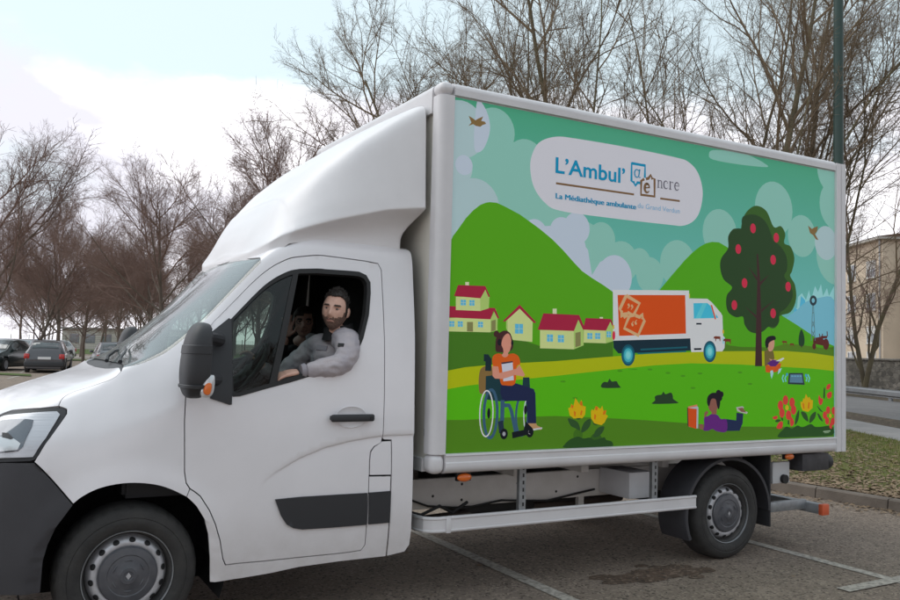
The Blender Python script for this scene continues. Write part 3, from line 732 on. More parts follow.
# wheels
RIMD = mat('rim_dark', (.045, .045, .048), .5, var=.5, vscale=12, col2=(.10, .095, .09))
def wheel(x, s, R=.352, inset=0.0, steer=0.0):
    y = s*(.985-inset)
    c = Vector((x, y, .347))
    rimp = [(.219, .002), (.222, -.007), (.226, -.004), (.2255, .002), (.219, .004), (.212, .018), (.206, .045), (.199, .064), (.190, .066)]
    dsk = [(.1985, .060), (.192, .046), (.186, .028), (.180, .017), (.170, .010), (.155, .008), (.144, .013), (.136, .020), (.06, .03), (.0005, .02)]
    prof = [(r, (a if s < 0 else -a)) for r, a in rimp]
    rim = lathe('wheel', prof, c, RIMD, van, 'y', 64)
    disc = lathe('wheel_disc', [(r, (a if s < 0 else -a)) for r, a in dsk], c, STEEL, rim, 'y', 64)
    lathe('rim_lip', [(r, (a if s < 0 else -a)) for r, a in ((.2185, .001), (.2205, -.0085), (.2235, -.0095), (.2255, -.0055))], c, GALV, rim, 'y', 64)
    # ventilation holes: near-black caps just proud of the disc, painting in their shade
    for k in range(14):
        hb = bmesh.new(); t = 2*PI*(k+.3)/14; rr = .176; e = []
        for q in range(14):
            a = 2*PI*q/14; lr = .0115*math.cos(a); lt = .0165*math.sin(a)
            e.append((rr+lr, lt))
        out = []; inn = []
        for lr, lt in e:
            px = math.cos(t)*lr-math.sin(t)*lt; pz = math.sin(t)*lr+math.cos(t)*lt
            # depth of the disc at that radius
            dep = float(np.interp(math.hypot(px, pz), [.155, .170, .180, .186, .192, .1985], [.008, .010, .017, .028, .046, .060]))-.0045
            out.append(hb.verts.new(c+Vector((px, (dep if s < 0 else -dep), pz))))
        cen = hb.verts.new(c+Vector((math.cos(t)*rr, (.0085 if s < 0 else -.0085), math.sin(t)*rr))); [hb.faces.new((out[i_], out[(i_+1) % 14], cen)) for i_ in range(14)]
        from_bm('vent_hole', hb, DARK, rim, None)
    tp = [(.215, .008), (.222, -.002), (.235, -.012), (.262, -.019), (.285, -.020), (.289, -.017), (.292, -.020), (.315, -.014), (.333, -.002), (.343, .014), (R-.004, .030), (R, .055), (R+.001, .11), (R, .165), (R-.006, .19), (.335, .212), (.29, .226), (.235, .21), (.215, .19)]
    ty = bmesh.new(); rg = add_lathe(ty, [(r, (a if s < 0 else -a)) for r, a in tp], c, 'y', 96)
    # tread: shoulder blocks cut by displacing alternate rings
    for ri in (9, 10):
        for k, v in enumerate(rg[ri]):
            if k % 3 == 0:
                d = (v.co-c); d.y = 0; v.co -= d.normalized()*.006
    for v in ty.verts:
        if v.co.z < .0005: v.co.z = .0005
    tyo = from_bm('tyre', ty, TYRE, rim, 40)
    cp = [(.142, .013), (.145, .004), (.138, -.006), (.105, -.013), (.10, -.010), (.09, -.012), (.045, -.016), (.04, -.020), (.024, -.021), (.020, -.018), (.0005, -.018)]
    cap = lathe('hub_cap', [(r, (a if s < 0 else -a)) for r, a in cp], c, CAPM, rim, 'y', 48)
    rb = bmesh.new()
    for k in range(6):
        t = 2*PI*(k+.5)/6; pts = []
        for q in range(7):
            a = t+(q-3)*.085; pts.append(c+Vector((math.cos(a)*.078, (-.0135 if s < 0 else .0135), math.sin(a)*.078)))
        add_tube(rb, pts, [.001, .004, .0045, .0045, .0045, .004, .001], 6)
    r_ = from_bm('cap_ribs', rb, CAPM, rim)
    # five-sided emblem plate left plain
    eb = bmesh.new(); d = [eb.verts.new(c+Vector((.013*math.cos(2*PI*k/4), (-.0215 if s < 0 else .0215), .018*math.sin(2*PI*k/4)))) for k in range(4)]; eb.faces.new(d)
    from_bm('cap_badge', eb, STEEL, rim, None)
    return rim
for x in (0.0, 4.332):
    for s in (-1, 1): wheel(x, s, inset=0 if x < 1 else .01)
# front wheel-arch liner
for s in (-1, 1):
    ab = bmesh.new(); ra = []
    for yy in (.50, .985):
        ra.append([ab.verts.new((.50*math.cos(t), s*yy, .345+.50*math.sin(t))) for t in np.linspace(-.35, PI+.35, 30)])
    for k in range(29): ab.faces.new((ra[0][k], ra[0][k+1], ra[1][k+1], ra[1][k]))
    ab.faces.new(ra[0])
    from_bm('arch_liner', ab, mat('arch_felt', (.0035, .0035, .004), .9, bump=.4, bscale=120), van)
# rear mudguard + flap
for s in (-1, 1):
    mb = bmesh.new(); prof = []
    for yy, r in ((.70, .43), (.72, .455), (.985, .455), (1.0, .448), (1.0, .425), (.985, .432), (.72, .432)):
        prof.append((yy, r))
    ang = np.linspace(rad(-2), rad(205), 34); rings = []
    for t in ang:
        ring = []
        for yy, r in prof:
            xx, zz = r*math.cos(t)*1.02, r*math.sin(t)*.93
            ring.append(mb.verts.new((4.332+xx, s*yy, .355+zz)))
        rings.append(ring)
    for a, b in zip(rings[:-1], rings[1:]):
        for k in range(len(prof)): mb.faces.new((a[k], a[(k+1) % len(prof)], b[(k+1) % len(prof)], b[k]))
    mb.faces.new(rings[0]); mb.faces.new(rings[-1])
    mg = from_bm('mudguard', mb, GPLAST, van, 30)
    fb = bmesh.new(); add_box(fb, (4.785, min(s*.72, s*.995), .21), (4.80, max(s*.72, s*.995), .80), .003); from_bm('mud_flap', fb, PLAST, mg)
# rear step / underrun bar and lights
for s in (-1, 1):
    box('underrun_arm', (4.84, min(s*.38, s*.44), .30), (5.36, max(s*.38, s*.44), .372), GALV, van, .004)
    arm = box('side_bracket', (4.84, min(s*.86, s*.90), .295), (5.35, max(s*.86, s*.90), .375), GALV, van, .004)
ub = box('underrun_bar', (5.345, -1.02, .272), (5.42, 1.02, .352), GALV, van, .006)
for s in (-1, 1): box('bar_end_cap', (5.34, min(s*1.02, s*1.06), .268), (5.425, max(s*1.02, s*1.06), .356), mat('orange_plastic', (.62, .11, .04), .5), ub, .004)
box('tail_panel', (4.90, -.93, .53), (5.10, -.90, .70), mat('painted_box2', (.66, .67, .69), .45, var=.1, vscale=6), van, .004)
tube('tow_socket', [(5.02, -.932, .565), (5.02, -.96, .565)], .036, BLACKMET, van, 16)
for s in (-1, 1):
    hs = box('rear_lamp_box', (5.17, min(s*1.0, s*.86), .625), (5.50, max(s*1.0, s*.86), .765), mat('dull_grey_metal', (.10, .10, .11), .5, metal=.4, var=.4, vscale=10), van, .004)
    lp = lathe('rear_lamp', [(.055, 0), (.066, .01), (.068, .05), (.060, .075)], (5.50, s*.93, .685), PLAST, hs, 'x', 24)
    lathe('lamp_lens', [(.0005, .092), (.04, .089), (.058, .078), (.060, .06)], (5.50, s*.93, .685), REDL, hs, 'x', 24)

# ------------------------------------------------------------------ cab interior
for s in (-1, 1):
    sb = bmesh.new()
    add_box(sb, (1.0, s*.48-.24, .86), (1.48, s*.48+.24, 1.04), .05, 3)
    seat = from_bm('seat', sb, SEATM, van)
    Mt = Matrix.Translation((1.50, s*.48, 1.0)) @ Matrix.Rotation(rad(14), 4, 'Y')
    b2 = bmesh.new(); add_box(b2, (-.06, -.22, 0), (.06, .22, .62), .05, 3, Mt); from_bm('seat_back', b2, SEATM, seat)
    b3 = bmesh.new(); add_box(b3, (-.045, -.13, .66), (.045, .13, .86), .04, 3, Mt); from_bm('headrest', b3, SEATM, seat)
    box('seat_base', (1.05, s*.48-.2, .58), (1.45, s*.48+.2, .862), BLACKMET, seat, .02)
DASH = mat('dashboard_plastic', (.035, .036, .04), .6, bump=.15, bscale=300)
extrude('dashboard', [(-.02, 1.36), (.30, 1.40), (.42, 1.37), (.50, 1.30), (.50, 1.12), (.42, 1.0), (.42, .7), (-.02, .7)], -.80, .80, DASH, van, 'y', 40, .02)
cl = bmesh.new(); add_box(cl, (.30, -.65, 1.375), (.48, -.33, 1.45), .04, 3); from_bm('instrument_binnacle', cl, DASH, van)
wb_ = bmesh.new(); Mw = Matrix.Translation((.70, -.49, 1.37)) @ Matrix.Rotation(rad(-55), 4, 'Y')
pts = [Mw @ Vector((.205*math.cos(t), .205*math.sin(t), 0)) for t in np.linspace(0, 2*PI, 41)]
add_tube(wb_, pts, .017, 10, False)
swh = from_bm('steering_wheel', wb_, PLAST, van)
sp = bmesh.new()
for t in (0, PI, 1.5*PI): add_tube(sp, [Mw @ Vector((0, 0, -.02)), Mw @ Vector((.2*math.cos(t+PI/2), .2*math.sin(t+PI/2), 0))], [.03, .015], 8)
add_lathe(sp, [(.07, -.03), (.07, 0), (.05, .015), (.001, .018)], (0, 0, 0), 'z', 20)
for v in list(sp.verts)[-80:]: v.co = Mw @ v.co
from_bm('wheel_spoke', sp, PLAST, swh)
tube('steering_column', [Mw @ Vector((0, 0, -.02)), (.40, -.49, 1.15)], .04, PLAST, van, 10)
box('cab_bulkhead', (1.575, -.86, .6), (1.59, .86, 2.13), mat('dark_trim', (.02, .02, .022), .8), van)
box('headliner', (.85, -.8, 2.12), (1.56, .8, 2.15), mat('dark_trim', (.02, .02, .022), .8), van)
# ================================================================== printed side panel (one flat sheet, its picture cut into its faces)
YP = -1.0925
def P2(q): p = un(q, y=YP); return (p.x, p.z)
def Z(ox, oy, s): return lambda *P: [P2((ox+a/s, oy+b/s)) for a, b in P]
def PX(*P): return [P2(p) for p in P]
def circ(q, rpx, n=28, sx=1.0, sy=1.0):
    c = P2(q); r = abs(P2((q[0], q[1]+rpx))[1]-c[1])
    return [(c[0]+r*sx*math.cos(2*PI*k/n), c[1]+r*sy*math.sin(2*PI*k/n)) for k in range(n)]
def curve(P, n=5): return smc(P, n)
def stroke(P, w):
    """polyline of (x,z) thickened to a closed polygon; w = width or list"""
    n = len(P); w = w if isinstance(w, (list, tuple)) else [w]*n
    Lf = []; Rt = []
    for i in range(n):
        a = P[max(i-1, 0)]; b = P[min(i+1, n-1)]; dx, dz = b[0]-a[0], b[1]-a[1]; l = math.hypot(dx, dz) or 1e-9
        Lf.append((P[i][0]-dz/l*w[i]/2, P[i][1]+dx/l*w[i]/2)); Rt.append((P[i][0]+dz/l*w[i]/2, P[i][1]-dx/l*w[i]/2))
    return Lf+Rt[::-1]
def ringp(c, r0, sx=1.0, n=36, a0=0, a1=2*PI): return [(c[0]+r0*sx*math.cos(a0+(a1-a0)*k/n), c[1]+r0*math.sin(a0+(a1-a0)*k/n)) for k in range(n+1)]
ART = []      # (polygon, rgb)
def A(P, *rgb): ART.append((P, rgb))
K_ART = 1.72
GREY = (190, 188, 198)
# sky: printed gradient handled by the base material; clouds
mid = (128, 178, 164); pale = (160, 182, 184); pale2 = (174, 184, 196)
def M_(q, r): A(circ(q, r), *mid)
A(PX((452, 160), (470, 120), (497, 120), (520, 150), (548, 160), (560, 205), (610, 235), (625, 300), (448, 300)), *mid)
for q, r in (((495, 131), 23.5), ((526, 163), 24), ((548, 198), 20), ((602, 239), 17), ((622, 262), 21), ((720, 233), 24), ((774, 209), 27.5), ((678, 264), 24), ((650, 275), 18), ((833, 170), 24), ((836, 205), 25), ((802, 236), 21), ((836, 255), 30), ((640, 262), 14)): M_(q, r)
A(curve(PX((709, 154), (713, 150), (730, 151), (746, 154), (757, 159), (764, 163), (767, 167), (740, 164.5), (713, 159.5)), 4), *mid)
A(PX((452, 97), (449, 300), (520, 300), (510, 230), (482, 196), (466, 176), (466, 155), (452, 150)), *pale)
for q, r in (((461, 129), 29), ((457, 167), 18), ((475, 207), 29)): A(circ(q, r), *pale)
A(curve(PX((478, 100), (487, 112), (490, 130), (484, 148), (476, 152), (474, 140), (475, 120)), 5), *pale2)
A(circ((464, 165), 10), *pale2)
A(PX((520, 232), (545, 226), (570, 225), (588, 250), (592, 275), (600, 262), (612, 256), (620, 258), (620, 300), (560, 300)), *pale2)
for q, r in (((535, 234), 15), ((562, 232), 15), ((577, 228), 16), ((574, 248), 15), ((615, 277), 22)): A(circ(q, r), *pale2)
A(circ((826, 243), 17), *pale)
# skyline and blue hills on the right
A(PX((792, 330), (795, 308), (797, 308), (798, 297), (802, 293), (806, 300), (809, 290), (811, 300), (815, 286), (818, 292), (821, 284), (823, 296), (827, 288), (829, 296), (834, 286), (834, 360), (790, 350)), 142, 196, 204)
A(PX((792, 318), (795, 307), (799, 312), (801, 296), (805, 300), (806, 308), (800, 316), (797, 322)), 78, 168, 196)
A(curve(PX((786, 322), (797, 310), (806, 302), (818, 298), (834, 300), (834, 340), (834, 362), (800, 350)), 4), 110, 172, 188)
# hills
hill1 = PX((448.6, 246), (453, 236), (459, 228), (466, 218), (473, 210.5), (480, 205), (486, 202.6), (490, 202), (497, 202.8), (505, 206.5), (520, 214.5), (540, 229), (552, 239), (563, 250), (574, 262.5), (582, 271), (592, 278), (604, 285.5), (613, 292), (640, 310), (640, 360), (446, 372))
A(hill1, 78, 150, 18)
hill2 = PX((640, 312), (652, 297), (660, 289.5), (672, 275), (685, 260), (693, 252), (700, 246.5), (706, 243.3), (712, 241.8), (719, 242.3), (727, 247), (740, 258), (752, 272), (765, 294), (773, 307), (781, 315), (797, 325), (815, 337), (834, 346), (834, 372), (620, 372), (613, 340))
A(hill2, 74, 152, 16)
# hedgerow bands
A(PX((446.4, 331), (470, 329), (500, 333), (540, 346), (560, 331), (613, 330), (613, 362), (446, 374)), 62, 108, 26)
A(PX((718, 352), (719, 341), (730, 345.5), (742, 347), (790, 347.5), (812, 349), (834, 347), (834, 362), (718, 360)), 70, 112, 22)
A(PX((770, 348), (785, 344), (800, 344.5), (834, 350), (834, 358), (770, 353)), 78, 118, 26)
# path, meadow, foreground
A(PX((446, 371), (465, 367.3), (500, 364), (555, 361.2), (600, 357.5), (660, 353), (723, 351.3), (785, 351), (812, 353), (834, 356.3), (834, 460), (444, 460)), 160, 168, 8)
A(PX((445.8, 389.5), (465, 386), (510, 380.5), (555, 376), (600, 371), (655, 365.3), (691, 363.3), (740, 364.5), (785, 367), (812, 368.6), (834, 371), (834, 460), (444, 460)), 78, 164, 12)
fg = PX((445, 420), (465, 420), (500, 417.8), (555, 416), (605, 418), (645, 420.2), (690, 423.4), (742, 426.6), (790, 427), (834, 426.8), (834, 462), (444, 462))
A(fg, 72, 118, 22)
for q in ((563, 381.5), (620, 371), (650, 369.5), (683, 376), (700, 373.5), (718, 393), (750, 384), (740, 372.5), (668, 373), (693, 388), (575, 398)): A(circ(q, 1.0, 12, 3.4), 66, 138, 18)
# ---- houses
h = Z(440, 250, 6.0)
roof = (152, 30, 58); wall = (186, 206, 128); wall2 = (158, 184, 100); win = (84, 166, 204); doorc = (122, 120, 74); tr = (196, 214, 160)
def window(x0, y0, x1, y1, hh, k=2):
    A(hh((x0, y0), (x1, y0+1), (x1, y1), (x0, y1)), *win)
    xm = (x0+x1)/2; ym = (y0+y1)/2; t = .9
    A(hh((xm-t, y0), (xm+t, y0), (xm+t, y1), (xm-t, y1)), *tr); A(hh((x0, ym-t), (x1, ym-t), (x1, ym+t), (x0, ym+t)), *tr)
A(h((152, 192), (174, 192), (174, 214), (152, 214)), *tr)
A(h((44, 408), (342, 400), (345, 480), (300, 494), (44, 488)), *wall); A(h((303, 412), (335, 352), (346, 410), (344, 478), (303, 493)), *wall2)
A(h((40, 335), (95, 338), (330, 348), (356, 408), (346, 412), (322, 365), (303, 416), (40, 404)), *roof)
A(h((308, 425), (334, 418), (334, 482), (308, 490)), *doorc); A(h((162, 432), (198, 432), (198, 490), (162, 488)), *doorc)
for a in ((56, 426, 86, 460), (107, 427, 137, 461), (228, 430, 258, 464)): window(*a, h)
A(h((95, 280), (242, 284), (242, 366), (95, 360)), *wall); A(h((242, 286), (272, 236), (297, 280), (293, 350), (242, 366)), *wall2)
A(h((108, 210), (272, 216), (301, 280), (291, 282), (272, 238), (243, 290), (84, 276)), *roof)
window(124, 298, 156, 332, h); window(176, 300, 207, 334, h)
A(h((397, 425), (478, 352), (556, 432), (554, 552), (438, 540), (397, 470)), *wall); A(h((397, 425), (406, 416), (406, 480), (397, 470)), *wall2)
A(h((478, 328), (577, 434), (566, 440), (478, 352), (390, 430), (376, 428)), *roof); window(450, 443, 498, 502, h)
h = Z(530, 250, 6.0)
A(h((136, 352), (160, 352), (160, 384), (136, 384)), *tr)
A(h((60, 480), (262, 484), (264, 596), (60, 590)), *wall); A(h((262, 486), (291, 418), (320, 470), (322, 572), (264, 596)), *wall2)
A(h((80, 380), (295, 390), (332, 474), (318, 478), (290, 418), (264, 486), (46, 478)), *roof); A(h((272, 498), (304, 490), (304, 574), (272, 584)), *doorc)
window(102, 506, 138, 550, h); window(167, 510, 204, 554, h)
A(h((418, 402), (438, 402), (438, 430), (418, 430)), *tr)
A(h((322, 478), (455, 482), (455, 560), (322, 556)), *wall); A(h((455, 484), (482, 428), (500, 470), (498, 548), (455, 560)), *wall2)
A(h((334, 408), (486, 414), (500, 448), (496, 462), (482, 430), (456, 484), (318, 478)), *roof)
window(344, 498, 374, 534, h); window(391, 498, 421, 534, h); window(460, 488, 486, 524, h)
# ---- the little lorry
t = Z(600, 270, 5.457)
W_ = (200, 198, 212)
A(t((70, 108), (486, 112), (489, 375), (72, 388)), *W_); A(t((486, 155), (585, 157), (610, 176), (660, 235), (668, 250), (672, 360), (682, 370), (680, 425), (668, 444), (498, 448), (488, 376)), *W_)
A(t((96, 136), (465, 137), (469, 347), (104, 360)), 196, 70, 14)
A(t((72, 386), (493, 373), (496, 440), (210, 452), (100, 455), (74, 425)), 14, 40, 52)
A(t((220, 430), (476, 417), (478, 426), (222, 440)), 18, 84, 96); A(t((200, 452), (470, 440), (470, 448), (210, 460)), 16, 100, 100)
A(t((510, 181), (585, 180), (604, 196), (632, 262), (512, 265)), 62, 172, 204); A(t((632, 240), (646, 260), (632, 262)), 62, 172, 204)
A(t((560, 181), (585, 180), (548, 264), (520, 265)), 86, 184, 210)
A(t((603, 190), (612, 192), (634, 268), (627, 270)), 200, 80, 40)
A(t((525, 289), (554, 289), (554, 298), (525, 298)), 20, 24, 40); A(t((512, 427), (553, 426), (553, 436), (514, 437)), 14, 18, 28)
A(t((668, 326), (677, 328), (677, 346), (668, 346)), 220, 160, 40); A(t((667, 372), (681, 366), (680, 404), (668, 402)), 150, 190, 200)
A(t((485, 130), (491, 130), (491, 152), (485, 152)), 200, 180, 60); A(circ((613.8, 335.5), 4.6, 14, .42), 196, 44, 70); A(t((70, 300), (78, 300), (78, 322), (70, 322)), 220, 170, 60)
for c in ((628.2, 355.2), (709.8, 351.6)):
    for r, co in ((10.8, (14, 76, 92)), (8.7, (20, 104, 122)), (7.0, (60, 160, 172)), (4.6, (96, 186, 190)), (3.0, (120, 200, 200))): A(circ(c, r, 26, .82), *co)
A(t((150, 545), (180, 540), (205, 540), (200, 545)), 66, 138, 18)
# speech-mark tiles on its side (open outlines drawn as strokes)
tile = (226, 156, 112)
lw = .026
def TS(*P, w=lw): A(stroke(t(*P), w), *tile)
TS((143, 139), (216, 183), (183, 247), (150, 232)); TS((150, 240), (128, 243), (118, 256), (118, 226), (108, 214), (143, 139))
TS((128, 258), (150, 243)); TS((160, 250), (133, 318), (208, 357), (243, 276), (231, 262), (233, 242), (216, 257), (192, 247)); TS((186, 245), (160, 250))
for x, y, d in ((156, 190, 1), (174, 196, 1), (178, 300, -1), (196, 292, -1)):
    A(circ((600+x/5.457, 270+y/5.457), 1.45, 12, .9), *tile)
    A(t((x+6*d, y-2*d), (x+8*d, y+8*d), (x-4*d, y+22*d), (x-6*d, y+17*d), (x+1*d, y+9*d)), *tile)
# ---- apple tree
g = Z(710, 200, 3.53)
back = (50, 86, 30); front = (36, 62, 30); trunk = (58, 34, 34)
A(curve(g((165, 20), (200, 40), (225, 95), (250, 92), (266, 120), (262, 152), (285, 165), (298, 205), (290, 250), (283, 268), (300, 300), (304, 350), (285, 395), (246, 410), (240, 440), (215, 452), (170, 400), (130, 250), (110, 130), (115, 70), (135, 35)), 4), *back)
A(curve(g((112, 98), (112, 70), (122, 55), (160, 52), (195, 75), (216, 120), (222, 140), (250, 165), (270, 200), (272, 245), (262, 270), (284, 300), (292, 340), (270, 380), (246, 400), (244, 430), (228, 448), (206, 448), (190, 462), (168, 471), (140, 464), (122, 440), (116, 412), (92, 414), (66, 398), (57, 370), (60, 335), (78, 308), (48, 280), (36, 240), (40, 205), (64, 170), (64, 130), (80, 104), (98, 100)), 4), *front)
A(g((165, 190), (170, 190), (176, 270), (180, 380), (184, 587), (159, 587), (164, 400), (167, 280)), *trunk)
A(g((135, 235), (166, 272), (168, 285), (162, 280)), *trunk); A(g((210, 262), (178, 302), (176, 290)), *trunk); A(g((122, 374), (164, 408), (164, 418), (158, 412)), *trunk); A(g((232, 350), (182, 386), (182, 398), (190, 388)), *trunk)
for q in ((152, 100), (234, 133), (100, 173), (223, 211), (122, 293), (276, 306), (86, 371), (223, 400)): A(circ((710+q[0]/3.53, 200+q[1]/3.53), 4.9, 20, .82), 186, 40, 66)
# ---- cows, cypress, windmill, tractor
b = Z(750, 290, 5.71)
cow = (110, 46, 28)
def cowp(x, y, s): A(b((x, y), (x+8*s, y-2*s), (x+30*s, y), (x+30*s, y+22*s), (x+27*s, y+22*s), (x+25*s, y+11*s), (x+10*s, y+11*s), (x+9*s, y+22*s), (x+6*s, y+22*s), (x+5*s, y+9*s), (x-3*s, y+9*s)), *cow)
cowp(-205, 266, 1.2); cowp(-150, 280, 1.35); cowp(184, 292, .9); cowp(228, 306, .75)
A(curve(b((293, 225), (306, 250), (312, 290), (305, 318), (283, 318), (277, 292), (282, 250)), 4), 26, 60, 34); A(b((291, 315), (297, 315), (297, 328), (291, 328)), *trunk)
trc = (86, 34, 30)
A(circ((814.2, 346.2), 3.4, 18, .85), *trc); A(circ((826, 344.2), 5.6, 22, .85), *trc)
A(b((362, 275), (400, 268), (412, 268), (424, 290), (420, 318), (380, 310), (360, 300)), *trc); A(b((404, 262), (442, 262), (440, 275), (410, 278)), *trc)
for P in (((400, 270), (396, 250)), ((442, 265), (440, 236)), ((412, 268), (414, 250))): A(stroke(b(*P), .011), *trc)
mill = (86, 120, 126)
for P in (((358, 80), (350, 290)), ((362, 80), (372, 290)), ((357, 130), (366, 130)), ((354, 175), (368, 215)), ((367, 175), (353, 215)), ((352, 230), (370, 270)), ((370, 230), (351, 270))): A(stroke(b(*P), .008), *mill)
for k in range(12):
    a = 2*PI*k/12; c = (361, 60)
    A(stroke(b((c[0]+9*math.cos(a), c[1]+13*math.sin(a)), (c[0]+20*math.cos(a), c[1]+29*math.sin(a))), .020), 38, 52, 60)
# ---- boy under the tree, tablet
A(b((86, 418), (110, 432), (150, 424), (178, 418), (172, 452), (150, 468), (120, 472), (90, 470)), 206, 80, 24)
A(b((82, 350), (104, 338), (134, 352), (140, 390), (120, 418), (84, 436)), 106, 92, 46)
A(b((108, 392), (132, 398), (150, 394), (150, 406), (124, 410)), 190, 138, 112)
A(b((97, 420), (128, 398), (176, 404), (146, 436), (118, 436)), 84, 32, 110); A(b((146, 406), (190, 386), (196, 392), (176, 408)), 196, 196, 204)
A(curve(b((100, 300), (130, 282), (140, 296), (136, 330), (124, 348), (106, 346)), 4), 190, 140, 116)
A(curve(b((92, 330), (86, 300), (96, 272), (120, 262), (142, 264), (147, 282), (126, 290), (108, 304), (104, 326)), 4), 24, 20, 26)
A(b((116, 462), (130, 458), (134, 475), (124, 508), (118, 490)), 150, 206, 220); A(b((164, 452), (182, 446), (172, 470), (158, 482)), 150, 206, 220)
A(b((222, 474), (302, 474), (312, 542), (216, 538)), 40, 52, 60); A(b((230, 482), (296, 482), (303, 530), (226, 528)), 84, 120, 142)
for k in range(4): A(b((236+k*16, 488), (246+k*16, 488), (248+k*16, 496), (235+k*16, 496)), 104, 156, 176)
for P in (((206, 490), (200, 505), (206, 524)), ((192, 484), (184, 505), (192, 526)), ((318, 488), (326, 504), (320, 522)), ((330, 482), (340, 504), (334, 526))): A(stroke(b(*P), .014), 110, 190, 190)
A(circ((787, 374.5), 1.5, 12), 60, 150, 190); A(circ((806, 375.5), 1.6, 12), 60, 150, 190)
# ---- woman in the wheelchair
c_ = Z(465, 325, 5.0)
skin = (196, 132, 112); navy = (26, 34, 66); steel = (52, 84, 108); dk = (20, 40, 46)
A(curve(c_((72, 335), (68, 280), (76, 225), (100, 205), (126, 205), (136, 220), (140, 330), (90, 345)), 3), 122, 96, 54)
A(stroke(c_((94, 164), (112, 164), (118, 172), (116, 230)), .045), *dk)
A(stroke(ringp(P2((522, 415.5)), .128, .36), .016), *steel); A(stroke(ringp(P2((529, 415)), .122, .33), .008), 188, 200, 206)
A(c_((104, 256), (150, 250), (180, 262), (190, 310), (288, 300), (290, 262), (322, 262), (326, 330), (300, 372), (190, 384), (102, 372)), 22, 52, 58)
A(c_((180, 300), (250, 290), (320, 312), (346, 322), (350, 345), (340, 380), (190, 380), (176, 340)), *navy)
A(c_((300, 310), (340, 318), (352, 340), (356, 492), (314, 492), (308, 400)), *navy)
A(c_((316, 492), (356, 492), (360, 502), (384, 514), (382, 524), (314, 526)), 172, 132, 92); A(c_((320, 522), (386, 512), (386, 520), (322, 532)), 180, 180, 178)
A(curve(c_((138, 160), (165, 142), (200, 150), (240, 142), (268, 158), (276, 195), (258, 210), (250, 295), (200, 302), (178, 290), (165, 215), (140, 205)), 3), 214, 84, 22)
A(c_((182, 188), (238, 184), (244, 276), (192, 282)), 186, 186, 200); A(c_((180, 188), (238, 180), (240, 187), (184, 196)), 60, 44, 52)
A(c_((136, 205), (166, 208), (172, 240), (255, 220), (272, 198), (300, 250), (292, 258), (250, 250), (190, 270), (150, 268), (138, 255)), *skin)
A(curve(c_((155, 132), (152, 100), (158, 60), (180, 34), (205, 28), (228, 45), (240, 90), (238, 120), (220, 130), (200, 115), (196, 135), (175, 136)), 3), 64, 34, 36)
A(curve(c_((190, 118), (182, 95), (192, 60), (214, 42), (228, 60), (232, 95), (224, 128), (215, 140), (216, 152), (200, 162), (184, 152), (192, 138)), 3), *skin)
A(circ((496.5, 334), 3.4, 16), 64, 34, 36); A(circ((499.5, 342.3), 3.4, 16, .75), 24, 22, 28); A(circ((512.3, 343), 2.5, 14, .6), 24, 22, 28)
A(stroke(ringp(P2((490.6, 413.8)), .150, .33), .020), *steel); A(stroke(ringp(P2((486.4, 413.6)), .143, .34), .009), 200, 204, 212)
A(circ((488.8, 413.4), 5.4, 18, .36), 18, 20, 30); A(circ((525.5, 410), 4.6, 18, .4), 18, 20, 30)
A(stroke(c_((188, 376), (186, 470), (176, 520)), .03), *steel); A(stroke(c_((190, 402), (220, 402), (232, 430), (256, 546)), .026), *steel); A(stroke(c_((178, 480), (184, 540)), .04), 30, 44, 60)
for q in ((504, 434), (529.8, 432.2)): A(circ(q, 5.4, 20, .85), 16, 18, 24); A(circ(q, 2.2, 14, .9), 150, 150, 156)
A(stroke(c_((236, 552), (300, 538), (310, 495), (322, 520)), .04), 14, 20, 26); A(stroke(c_((320, 528), (340, 540)), .03), 14, 20, 26)
# ---- girl lying with a book
e = Z(680, 370, 5.625)
A(e((44, 212), (98, 204), (104, 212), (102, 330), (50, 320)), 168, 168, 176); A(e((44, 206), (96, 194), (98, 204), (48, 214)), 204, 120, 80); A(e((40, 210), (48, 214), (50, 322), (42, 310)), 60, 44, 50); A(e((45, 214), (94, 220), (92, 332), (48, 318)), 206, 72, 22)
dsk = (132, 84, 72)
A(e((318, 240), (356, 246), (352, 300), (335, 342), (262, 344), (260, 276), (316, 284)), 28, 40, 72)
A(e((316, 210), (350, 204), (360, 210), (352, 226), (382, 238), (376, 248), (344, 240), (322, 232)), 170, 164, 160); A(e((324, 216), (352, 212), (372, 238), (346, 236)), 124, 84, 70)
A(curve(e((136, 316), (136, 270), (160, 258), (182, 246), (212, 254), (230, 276), (262, 280), (262, 346), (210, 346), (182, 332), (160, 342), (132, 340)), 3), 92, 34, 112)
A(e((108, 304), (132, 306), (132, 338), (108, 330)), *dsk); A(e((138, 240), (152, 228), (160, 240), (146, 262), (134, 270)), *dsk)
A(curve(e((158, 190), (166, 160), (190, 150), (212, 170), (216, 200), (206, 230), (206, 246), (182, 250), (176, 236), (162, 220)), 3), *dsk)
A(curve(e((152, 185), (156, 150), (178, 130), (206, 130), (224, 150), (226, 190), (218, 222), (208, 200), (200, 165), (176, 165), (164, 205)), 3), 26, 20, 30)
A(circ((718.5, 393.6), 3.8, 16), 26, 20, 30); A(circ((721.5, 394.4), 3.0, 16), 26, 20, 30); A(circ((720, 398), 3.2, 16), 26, 20, 30)
